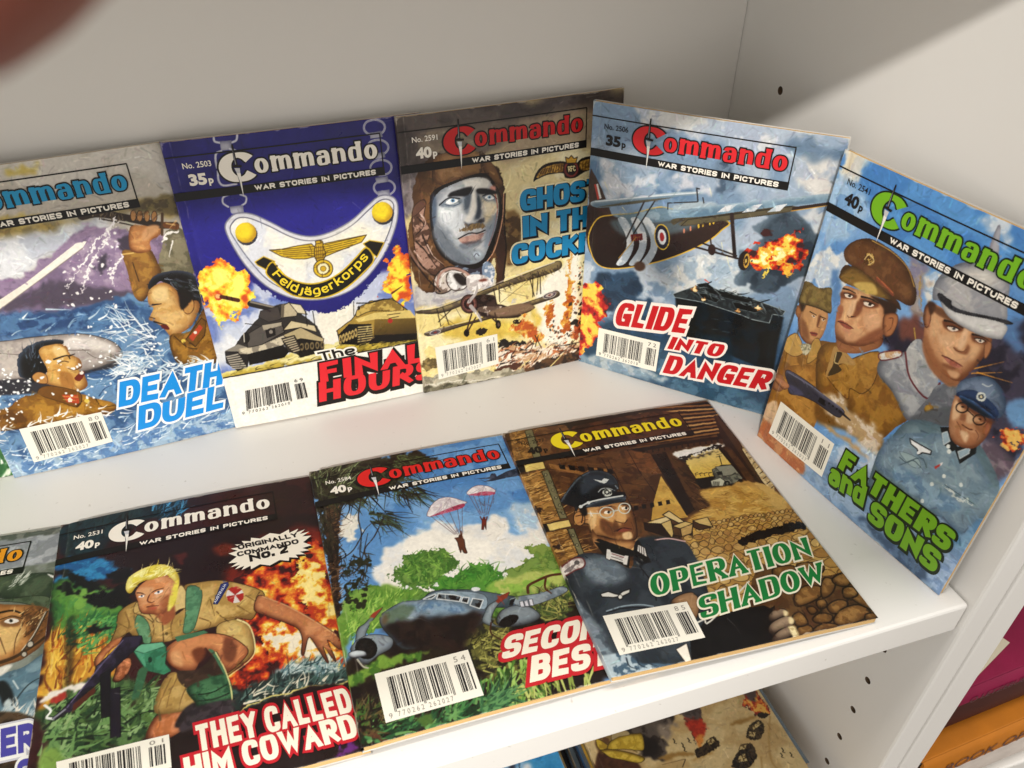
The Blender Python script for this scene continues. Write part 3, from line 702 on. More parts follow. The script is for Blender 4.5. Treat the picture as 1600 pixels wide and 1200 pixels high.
comic('''
P c=241f7c n=1f1a72 ns=140.6 | -5 -5 1005 -5 1005 1298 -5 1298
P c=27218c b=70.3 s=1 | 10 1065 853 974 869 730 749 675 202 694 8 833
P c=6f83bf b=21.1 r=16.9 rs=42.2 n=b9c0d8 ns=84.3 nh=0.2 s=1 | -33 581 219 676 284 702 789 653 918 475 913 260 3 273
P c=d9dcdf b=35.1 r=21.1 rs=63.3 n=c3cbdc ns=49.2 s=1 | -12 446 153 523 239 613 415 520 690 548 839 441 907 362 898 263 -1 315
P c=e8e2cf b=28.1 s=1 | 449 513 628 520 574 394 459 351
P c=241f7c r=5.6 rs=14.1 s=1 | 205 737 249 664 318 599 404 537 483 507 554 506 623 536 695 593 770 671 840 793 217 889
P c=c2a940 r=5.6 rs=28.1 n=8a7a2c ns=35.1 k=e0d080 kx=0 ky=-9.8 kb=9.8 s=1 | 13 300 109 308 267 324 459 351 678 340 903 321 906 261 418 280 2 265
P c=e4d896 b=7 r=5.6 s=1 | 265 312 473 348 532 353 496 310 303 284
P c=f1ede0 s=0 | -5 268 418 280 916 285 1096 288 1108 -38 920 -28 -4 -22
L c=18130f w=6.3 s=0 | -3 270 418 280 908 282 1088 287
F c=d8541c,ee6d1c,f38a22,f7c02c,fae23c,fdf06a r=12.7 rs=28.1 b=91.4 ns=42.2 q=0.95 z=1.5 h=0.5 | 3 761 58 804 110 810 146 768 222 727 211 641 182 594 138 579 102 533 34 530 31 576 7 670
P c=c23a1c | 85 652 83 647 80 644 76 641 71 639 65 639 60 641 56 644 54 648 52 653 53 658 54 663 58 667 62 669 67 671 72 671 77 669 81 666 84 662 86 657
P c=f0b070 | 76 656 75 653 73 651 70 649 67 648 64 648 61 649 58 651 57 653 56 656 56 660 57 663 59 665 62 667 65 668 68 668 71 667 74 665 76 662 76 659
L c=5a2a14 w=18.3 s=0 | 81 653 142 627
L c=2c1410 w=5.6 s=0 | 101 652 101 638
L c=2c1410 w=5.6 s=0 | 119 644 119 630
F c=d8541c,ee6d1c,f38a22,f7c02c,fae23c r=12.7 rs=28.1 b=84.3 ns=35.1 q=0.85 z=1.5 h=0.5 | 785 684 828 744 871 744 893 681 887 512 842 472 789 530 749 560 785 616
L c=6a3414 w=9.8 w2=2.8 s=0 | 798 544 849 570
P c=3a3634 s=0 r=1.4 | 128 465 186 516 259 572 315 581 349 582 388 525 446 451 464 383 460 334 357 347 279 387 158 379 59 368 84 419
P c=2a2626 s=0 o=15110f ow=3.5 | 38 396 98 420 140 391 115 307 71 295 32 341
P c=8a8478 s=0 | 35 401 99 424 147 394 88 390
L c=a8a090 w=6.3 s=0 | 39 372 88 376
L c=a8a090 w=6.3 s=0 | 41 362 92 364
L c=a8a090 w=6.3 s=0 | 43 351 96 352
L c=a8a090 w=6.3 s=0 | 45 341 99 340
L c=a8a090 w=6.3 s=0 | 47 331 103 327
L c=a8a090 w=6.3 s=0 | 49 321 107 315
L c=a8a090 w=6.3 s=0 | 51 311 110 303
P c=c9bda2 s=0 n=8d8474 ns=28.1 | 90 401 198 404 309 434 327 418 286 386 128 369 95 376
P c=1a1614 s=0 | 128 369 286 386 307 349 281 322 124 313
P c=5c5650 s=0 o=171312 ow=3.5 | 141 463 216 495 299 495 304 447 198 404 135 400
P c=a49a86 s=0 | 216 495 299 495 296 480 218 471
P c=1c1917 s=0 | 225 470 267 473 264 438 224 430
P c=25201e | 263 455 261 449 258 444 253 441 248 439 243 439 238 441 234 445 232 450 230 455 231 461 233 466 236 471 240 474 245 476 250 476 255 474 259 471 262 466 263 460
P c=8a8278 | 255 456 254 453 252 451 250 449 248 449 245 449 243 450 241 451 239 454 239 456 239 459 240 462 241 464 243 466 246 467 249 467 251 466 253 464 254 462 255 459
L c=2b2624 w=28.1 s=0 | 190 603 296 554
L c=8c8375 w=8.4 s=0 | 192 611 298 563
P c=4a4340 s=0 o=171312 ow=2.8 | 223 563 300 572 302 510 246 505 210 535
P c=b9ab8c s=0 o=171312 ow=3.5 | 313 570 349 582 374 527 368 513 310 516
P c=d4c8a8 s=0 o=171312 ow=2.8 | 349 578 374 527 414 512 394 562
P c=6a6050 s=0 | 314 577 329 582 313 516 300 518
P c=b3a27a s=0 o=171312 ow=2.8 | 294 433 376 456 438 404 467 382 461 367 367 402 323 395
P c=c7b790 s=0 o=171312 ow=2.8 | 341 495 439 452 441 420 376 456 299 456
P c=211c18 s=0 | 316 396 380 399 461 363 457 318 350 307 328 345
P c=7a6a4a | 351 361 349 355 347 350 344 346 341 344 339 343 336 345 334 348 333 353 332 358 333 364 334 370 337 375 339 379 342 381 345 381 348 380 350 377 351 372 351 367
P c=2a2218 | 346 362 345 359 344 356 343 354 342 353 340 353 339 354 338 355 338 358 337 360 338 363 338 366 340 369 341 371 342 372 344 372 345 371 346 370 346 367 346 365
P c=7a6a4a | 373 359 372 353 370 348 367 344 364 342 361 341 359 343 356 346 355 351 355 356 355 362 357 368 359 373 362 377 365 379 368 379 370 378 372 375 374 370 374 364
P c=2a2218 | 369 360 368 357 367 354 366 352 364 351 363 351 362 352 361 353 360 355 360 358 360 361 361 364 362 367 363 369 365 370 366 370 367 369 368 368 369 365 369 362
P c=7a6a4a | 396 356 395 351 392 346 390 342 387 340 384 339 381 341 379 344 378 349 377 354 378 360 379 366 382 371 384 375 387 377 390 377 393 376 395 373 396 368 397 362
P c=2a2218 | 391 357 390 355 389 352 388 350 387 349 385 349 384 349 383 351 383 353 383 356 383 359 384 362 385 365 386 366 387 368 389 368 390 367 391 365 391 363 391 360
P c=7a6a4a | 419 354 417 348 415 343 412 340 409 337 407 337 404 339 402 342 400 346 400 352 401 358 402 364 404 369 407 373 410 375 413 375 415 374 418 370 419 366 419 360
P c=2a2218 | 414 355 413 352 412 350 411 348 409 347 408 347 407 347 406 349 405 351 405 354 405 357 406 360 407 362 408 364 410 365 411 366 412 365 413 363 414 361 414 358
P c=7a6a4a | 442 352 440 346 438 341 435 337 432 335 429 335 427 336 425 340 423 344 423 350 423 356 425 362 427 367 430 370 433 373 436 373 438 372 440 368 442 364 442 358
P c=2a2218 | 437 353 436 350 435 348 434 346 432 345 431 344 430 345 429 347 428 349 428 352 428 355 429 358 430 360 431 362 433 363 434 364 435 363 436 361 437 359 437 356
P c=7a6a4a | 464 350 463 344 461 339 458 335 455 333 452 333 450 334 447 337 446 342 446 348 446 354 448 360 450 365 452 368 455 371 458 371 461 369 463 366 464 362 465 356
P c=2a2218 | 459 351 459 348 458 346 457 344 455 343 454 342 453 343 452 345 451 347 451 350 451 353 452 356 453 358 454 360 455 361 457 361 458 361 459 359 460 357 460 354
P c=3a322a s=0 o=120f0d ow=2.8 | 285 418 342 423 360 363 346 325 301 350
L c=b3a688 w=5.6 s=0 | 290 409 337 415
L c=b3a688 w=5.6 s=0 | 296 399 339 404
L c=b3a688 w=5.6 s=0 | 302 388 342 393
L c=b3a688 w=5.6 s=0 | 307 377 344 382
L c=b3a688 w=5.6 s=0 | 313 366 346 371
L c=b3a688 w=5.6 s=0 | 319 355 349 359
L c=b3a688 w=5.6 s=0 | 325 344 351 348
L c=171312 w=3.5 s=0 | 149 516 203 498
L c=171312 w=4.2 s=0 | 405 459 409 529
L c=171312 w=3.5 s=0 | 438 444 440 523
P c=1f1b19 | 154 444 151 436 147 429 143 424 137 420 132 420 127 422 124 427 122 434 121 442 122 451 125 459 128 466 133 471 138 474 143 475 148 472 152 468 154 461 155 453
L c=c9c2b4 w=4.2 s=1 | 133 472 127 430
P c=a98b3c s=0 r=1.4 o=1a140c ow=3.5 | 530 411 605 453 647 500 694 523 796 521 856 454 895 398 890 299 623 318 538 344
P c=c9ab58 n=8f7434 ns=28.1 o=1a140c ow=2.8 s=1 | 640 502 700 518 795 513 840 449 695 476 627 460
L c=1a140c w=5.6 s=0 | 636 526 693 516 759 523
P c=2a2012 | 648 500 647 497 646 495 644 493 642 491 640 491 638 492 637 494 636 496 635 499 635 503 636 506 637 508 639 510 641 511 643 511 645 511 646 509 648 506 648 503
P c=8a6f2e s=0 g=3a2c12 ga=270 | 705 434 896 406 890 299 683 319
P c=d9bf70 s=0 | 619 450 708 465 870 447 896 402 712 432 631 432
P c=1d1710 s=0 | 587 432 687 413 687 322 623 318 530 341 530 386
P c=b39a5c | 546 362 545 356 543 350 541 345 538 342 536 341 534 343 533 347 532 352 532 358 532 365 534 372 536 378 538 383 540 385 543 386 545 385 546 381 547 376 547 369
P c=1d1710 | 542 363 542 360 541 358 540 356 539 355 538 354 537 355 537 356 536 359 536 361 537 364 537 367 538 370 539 372 540 373 541 373 542 373 542 371 543 369 543 366
P c=b39a5c | 561 366 560 359 558 353 555 349 553 346 551 345 549 347 547 350 546 356 546 362 547 369 548 376 550 382 552 386 555 389 557 390 559 388 561 385 561 380 562 373
P c=1d1710 | 557 367 556 364 555 361 554 359 553 358 552 358 552 359 551 360 551 362 551 365 551 368 552 371 552 374 553 376 554 377 555 377 556 376 557 375 557 373 557 370
P c=b39a5c | 575 370 574 363 572 357 570 352 567 349 565 349 563 350 561 354 561 359 561 366 561 373 562 379 564 385 567 390 569 393 571 394 573 392 575 388 576 383 576 377
P c=1d1710 | 571 371 571 368 570 365 569 363 568 362 567 362 566 362 565 364 565 366 565 369 565 372 566 375 567 377 568 379 569 381 570 381 570 380 571 379 571 376 571 374
P c=b39a5c | 590 374 589 367 587 361 584 356 582 353 580 353 578 354 576 358 575 363 575 369 576 376 577 383 579 389 581 394 584 397 586 397 588 396 589 392 590 387 590 381
P c=1d1710 | 586 374 585 371 584 369 583 367 582 366 581 365 581 366 580 368 580 370 580 373 580 376 580 378 581 381 582 383 583 384 584 385 585 384 586 382 586 380 586 377
P c=b39a5c | 604 377 603 370 601 364 599 360 596 357 594 356 592 358 590 361 590 367 589 373 590 380 591 387 593 393 596 398 598 400 600 401 602 399 604 396 605 391 605 384
P c=1d1710 | 600 378 600 375 599 373 598 371 597 369 596 369 595 370 594 371 594 374 594 376 594 379 595 382 596 385 597 387 598 388 599 388 599 388 600 386 600 384 600 381
P c=b39a5c | 619 381 618 374 616 368 613 363 611 361 609 360 607 362 605 365 604 370 604 377 605 384 606 391 608 397 610 401 612 404 615 405 617 403 618 400 619 394 619 388
P c=1d1710 | 615 382 614 379 613 376 612 374 611 373 610 373 610 373 609 375 609 377 609 380 609 383 609 386 610 388 611 390 612 392 613 392 614 391 614 390 615 388 615 385
L c=c2ad72 w=4.9 s=0 | 626 408 689 402
L c=c2ad72 w=4.9 s=0 | 625 396 688 390
L c=c2ad72 w=4.9 s=0 | 623 384 687 379
L c=c2ad72 w=4.9 s=0 | 621 372 685 368
L c=c2ad72 w=4.9 s=0 | 620 360 684 357
L c=c2ad72 w=4.9 s=0 | 618 348 682 345
L c=c2ad72 w=4.9 s=0 | 616 336 681 334
P c=1d1710 s=0 | 695 354 892 323 889 290 660 315
P c=b03028 | 786 408 785 405 783 402 780 400 777 399 773 399 770 401 767 403 764 406 763 409 763 413 764 416 766 419 769 421 772 422 776 422 779 421 782 418 785 415 786 412
L c=2a2012 w=3.5 s=0 | 765 443 824 440
L c=2a2012 w=3.5 s=0 | 770 425 815 425
L c=1a140c w=2.8 s=0 | 614 467 623 536
S c=2a2210,5a4c1e,d0bc5c m=70 l=28.1 w=3.5 ang=10 sp=15 | 22 294 454 319 530 337 900 288 899 275 419 285 18 274
L c=c4c4d0 w=7.7 s=1 | 195 1298 194 1278 213 1270
L c=c4c4d0 w=7.7 s=1 | 282 1297 274 1274 257 1267
P c=aeaebc s=0 k=7a7a90 kx=-4.2 ky=-5.6 kb=7 | 212 1276 256 1274 249 1241 210 1240
L c=c4c4d0 w=7.7 s=1 | 210 1240 190 1233 182 1210 181 1180
L c=c4c4d0 w=7.7 s=1 | 243 1244 265 1233 274 1205
L c=c4c4d0 w=7.7 s=1 | 181 1167 176 1131 190 1110 239 1110
L c=c4c4d0 w=7 s=1 | 200 1072 178 1064 173 1042 189 1025
L c=c4c4d0 w=7 s=1 | 245 1067 264 1055 258 1033 242 1024
P c=b4b4c2 s=0 k=7a7a90 kx=-4.2 ky=-5.6 kb=7 | 194 1025 246 1025 244 996 195 995
L c=c9c9d4 w=7.7 s=1 | 849 1255 844 1244 834 1235 819 1231 803 1230 787 1235 774 1242 766 1253 765 1264 769 1275 779 1284 794 1288 810 1289 826 1285 839 1277 847 1266 849 1255
L c=6a6a80 w=2.1 s=1 | 849 1255 844 1244 834 1235 819 1231 803 1230 787 1235 774 1242 766 1253 765 1264 769 1275 779 1284 794 1288 810 1289 826 1285 839 1277 847 1266 849 1255
L c=c9c9d4 w=7.7 s=1 | 854 1176 849 1165 838 1156 824 1151 807 1151 790 1155 778 1163 770 1175 768 1186 773 1197 783 1206 797 1210 814 1211 830 1207 843 1199 852 1188 854 1176
L c=6a6a80 w=2.1 s=1 | 854 1176 849 1165 838 1156 824 1151 807 1151 790 1155 778 1163 770 1175 768 1186 773 1197 783 1206 797 1210 814 1211 830 1207 843 1199 852 1188 854 1176
L c=c9c9d4 w=7.7 s=1 | 858 1095 853 1083 843 1074 828 1070 811 1069 794 1074 781 1082 773 1094 771 1106 776 1117 787 1126 801 1130 818 1131 835 1126 848 1118 856 1107 858 1095
L c=6a6a80 w=2.1 s=1 | 858 1095 853 1083 843 1074 828 1070 811 1069 794 1074 781 1082 773 1094 771 1106 776 1117 787 1126 801 1130 818 1131 835 1126 848 1118 856 1107 858 1095
L c=c9c9d4 w=7.7 s=1 | 863 1011 858 999 847 990 832 985 815 985 798 990 785 999 777 1011 775 1023 779 1034 790 1043 805 1048 822 1049 839 1044 853 1035 861 1023 863 1011
L c=6a6a80 w=2.1 s=1 | 863 1011 858 999 847 990 832 985 815 985 798 990 785 999 777 1011 775 1023 779 1034 790 1043 805 1048 822 1049 839 1044 853 1035 861 1023 863 1011
P c=b4b4c2 s=0 k=7a7a90 kx=-4.2 ky=-5.6 kb=7 | 785 1242 833 1243 836 1220 786 1219
P c=b4b4c2 s=0 k=7a7a90 kx=-4.2 ky=-5.6 kb=7 | 785 1161 835 1161 837 1138 786 1136
P c=b4b4c2 s=0 k=7a7a90 kx=-4.2 ky=-5.6 kb=7 | 786 1063 837 1063 839 1039 787 1038
P c=b4b4c2 s=0 k=7a7a90 kx=-4.2 ky=-5.6 kb=7 | 787 1006 838 1006 840 982 788 981
P c=cfcfd6 o=7d7d90 ow=5.6 s=1 | 186 981 220 995 275 983 342 938 411 887 485 858 567 863 660 898 734 949 786 983 827 984 859 963 866 917 846 842 792 742 710 651 617 591 515 571 425 580 347 609 265 676 205 773 169 876 159 945
P c=e9e6dc o=55556a ow=4.2 n=d3d6de ns=91.4 s=1 | 195 963 223 976 265 966 333 923 408 868 482 840 571 845 664 880 739 932 791 965 825 967 847 947 846 913 825 845 772 753 699 672 606 616 512 599 429 606 359 633 282 695 228 787 189 880 176 933
P c=f4edcf b=49.2 a=0.8 s=1 | 338 850 493 825 705 884 752 821 621 769 345 742
P c=9aa6c0 b=14.1 a=0.7 s=1 | 188 934 206 836 269 697 239 746 187 867
P c=3a3a48 | 278 898 273 884 264 872 253 864 240 859 226 859 213 863 203 872 196 883 193 896 193 911 198 924 207 936 218 944 231 948 245 949 257 945 268 937 275 925 278 912
P c=f2d31c k=c79a10 kx=-8.4 ky=9.8 kb=9.8 | 274 906 270 894 261 883 250 875 238 870 225 870 212 874 202 882 195 893 192 906 193 919 197 931 206 942 217 950 229 954 242 954 254 951 264 943 272 932 275 920
P c=3a3a48 | 847 901 843 887 835 874 823 866 809 861 795 861 781 865 769 874 760 885 755 899 754 914 758 928 766 940 778 949 791 953 806 954 820 949 832 941 841 929 846 915
P c=f2d31c k=c79a10 kx=-8.4 ky=9.8 kb=9.8 | 842 910 838 896 830 885 819 877 806 872 792 872 778 876 767 885 758 896 753 909 753 923 757 936 764 947 775 955 788 959 802 960 816 956 827 948 836 937 841 924
P c=d9b31c s=0 o=3a2a08 ow=3.5 | 311 826 360 822 427 827 484 827 503 803 491 769 450 765 404 772 354 791
P c=d9b31c s=0 o=3a2a08 ow=3.5 | 533 819 581 822 650 826 719 829 694 801 637 788 573 773 531 762 522 792
L c=5a4008 w=2.8 s=0 | 323 822 491 813
L c=5a4008 w=2.8 s=0 | 705 827 539 813
L c=5a4008 w=2.8 s=0 | 336 814 490 803
L c=5a4008 w=2.8 s=0 | 688 816 537 804
L c=5a4008 w=2.8 s=0 | 349 805 488 794
L c=5a4008 w=2.8 s=0 | 672 806 536 795
L c=5a4008 w=2.8 s=0 | 362 797 487 784
L c=5a4008 w=2.8 s=0 | 655 796 534 785
L c=5a4008 w=2.8 s=0 | 375 788 485 774
L c=5a4008 w=2.8 s=0 | 638 785 533 776
P c=caa21a o=3a2a08 ow=3.5 s=1 | 499 817 515 836 531 830 531 805 535 769 513 740 497 742 489 776
P c=caa21a s=0 o=3a2a08 ow=2.8 | 502 835 519 837 527 824 503 822
L c=5a4008 w=2.8 s=0 | 497 807 536 806
L c=5a4008 w=2.1 s=0 | 503 813 496 750
L c=5a4008 w=2.8 s=0 | 495 792 534 791
L c=5a4008 w=2.1 s=0 | 512 812 504 749
L c=5a4008 w=2.8 s=0 | 492 776 531 775
L c=5a4008 w=2.1 s=0 | 521 810 512 747
L c=5a4008 w=2.8 s=0 | 490 761 529 760
L c=5a4008 w=2.1 s=0 | 529 809 520 746
P c=d9b31c o=3a2a08 ow=3.5 | 556 703 552 691 545 681 534 673 522 670 509 670 497 674 487 682 479 692 475 704 476 717 479 729 487 739 497 746 509 750 522 750 534 746 544 739 552 728 556 716
P c=e8e0b0 o=6a5010 ow=3.5 | 542 706 540 698 535 691 528 686 520 683 511 684 503 686 496 691 491 698 489 706 489 715 491 723 496 729 503 734 511 737 520 737 528 734 535 729 540 722 542 714
S c=6a5010 m=46 l=8.4 w=3.5 sp=180 | 477 717 522 748 555 704 509 671
P c=e8e0b0 | 538 706 536 700 532 694 526 690 519 688 512 688 505 690 499 694 495 700 493 707 493 714 495 721 499 726 505 730 512 732 519 732 526 730 532 726 536 720 538 713
P c=caa21a o=6a5010 ow=2.1 | 528 708 526 704 524 701 521 699 517 698 514 698 510 699 507 701 505 705 503 708 504 712 505 716 507 719 510 721 514 722 517 722 521 721 524 719 526 716 528 712
P c=1c1708 s=0 o=d9b31c ow=4.2 | 244 784 283 802 324 774 287 737 273 751 251 769
P c=1c1708 s=0 o=d9b31c ow=4.2 | 700 793 729 803 790 783 751 723 729 748
P c=1c1708 o=d9b31c ow=6.3 s=1 | 314 773 341 721 387 677 451 651 520 654 595 686 665 740 712 773 736 714 683 663 605 609 523 581 440 585 363 617 307 683 279 732
''',
 [('emblem_lettering', 'Feldjägerkorps', [300.7, 720.7, 331.0, 667.8, 377.9, 626.0, 442.1, 598.0, 512.2, 600.7, 587.0, 630.9, 656.6, 675.4, 716.3, 728.5], {'path': 1, 'h': 40.8, 't': 0.16, 'wx': 0.62, 'gap': 0.12, 'layers': [('e8cc30', 0)]}), ('title_lettering', 'The', [431.8, 273.4, 598.8, 276.8, 424.9, 320.9], {'t': 0.2, 'wx': 0.8, 'layers': [('f1ede0', 0.16), ('17120f', 0)]}), ('title_lettering', 'FINAL', [413.9, 161.6, 924.9, 170.4, 421.7, 265.4], {'t': 0.35, 'th': 0.225, 'wx': 0.62, 'gap': 0.1, 'layers': [('17120f', 0.13, 0.06), ('dd2a32', -0.01)]}), ('title_lettering', 'HOURS', [391.2, 57.8, 960.2, 68.9, 405.9, 167.7], {'t': 0.35, 'th': 0.225, 'wx': 0.62, 'gap': 0.08, 'layers': [('17120f', 0.13, 0.06), ('dd2a32', -0.02)]})],
 Matrix([[0.999956, 0.005928, 0.007299, -0.328579], [0.006709, 0.094137, -0.995537, -0.01614], [-0.006589, 0.995542, 0.094093, 0.001266], [0.0, 0.0, 0.0, 1.0]]),'upright dark blue comic with a white neck plate above two tanks',Sheet(.0014),(400, 517),{'c': 'f2ece0', 'line': '14110f', 'frame': '14110f', 'no': '2503', 'price': '35'},([23.9, 57.0, 362.6, 76.0, 356.6, 217.2, 49.5, 210.4], '69', '9770262262010', False, '2a2624'),5,0.003,0.35)
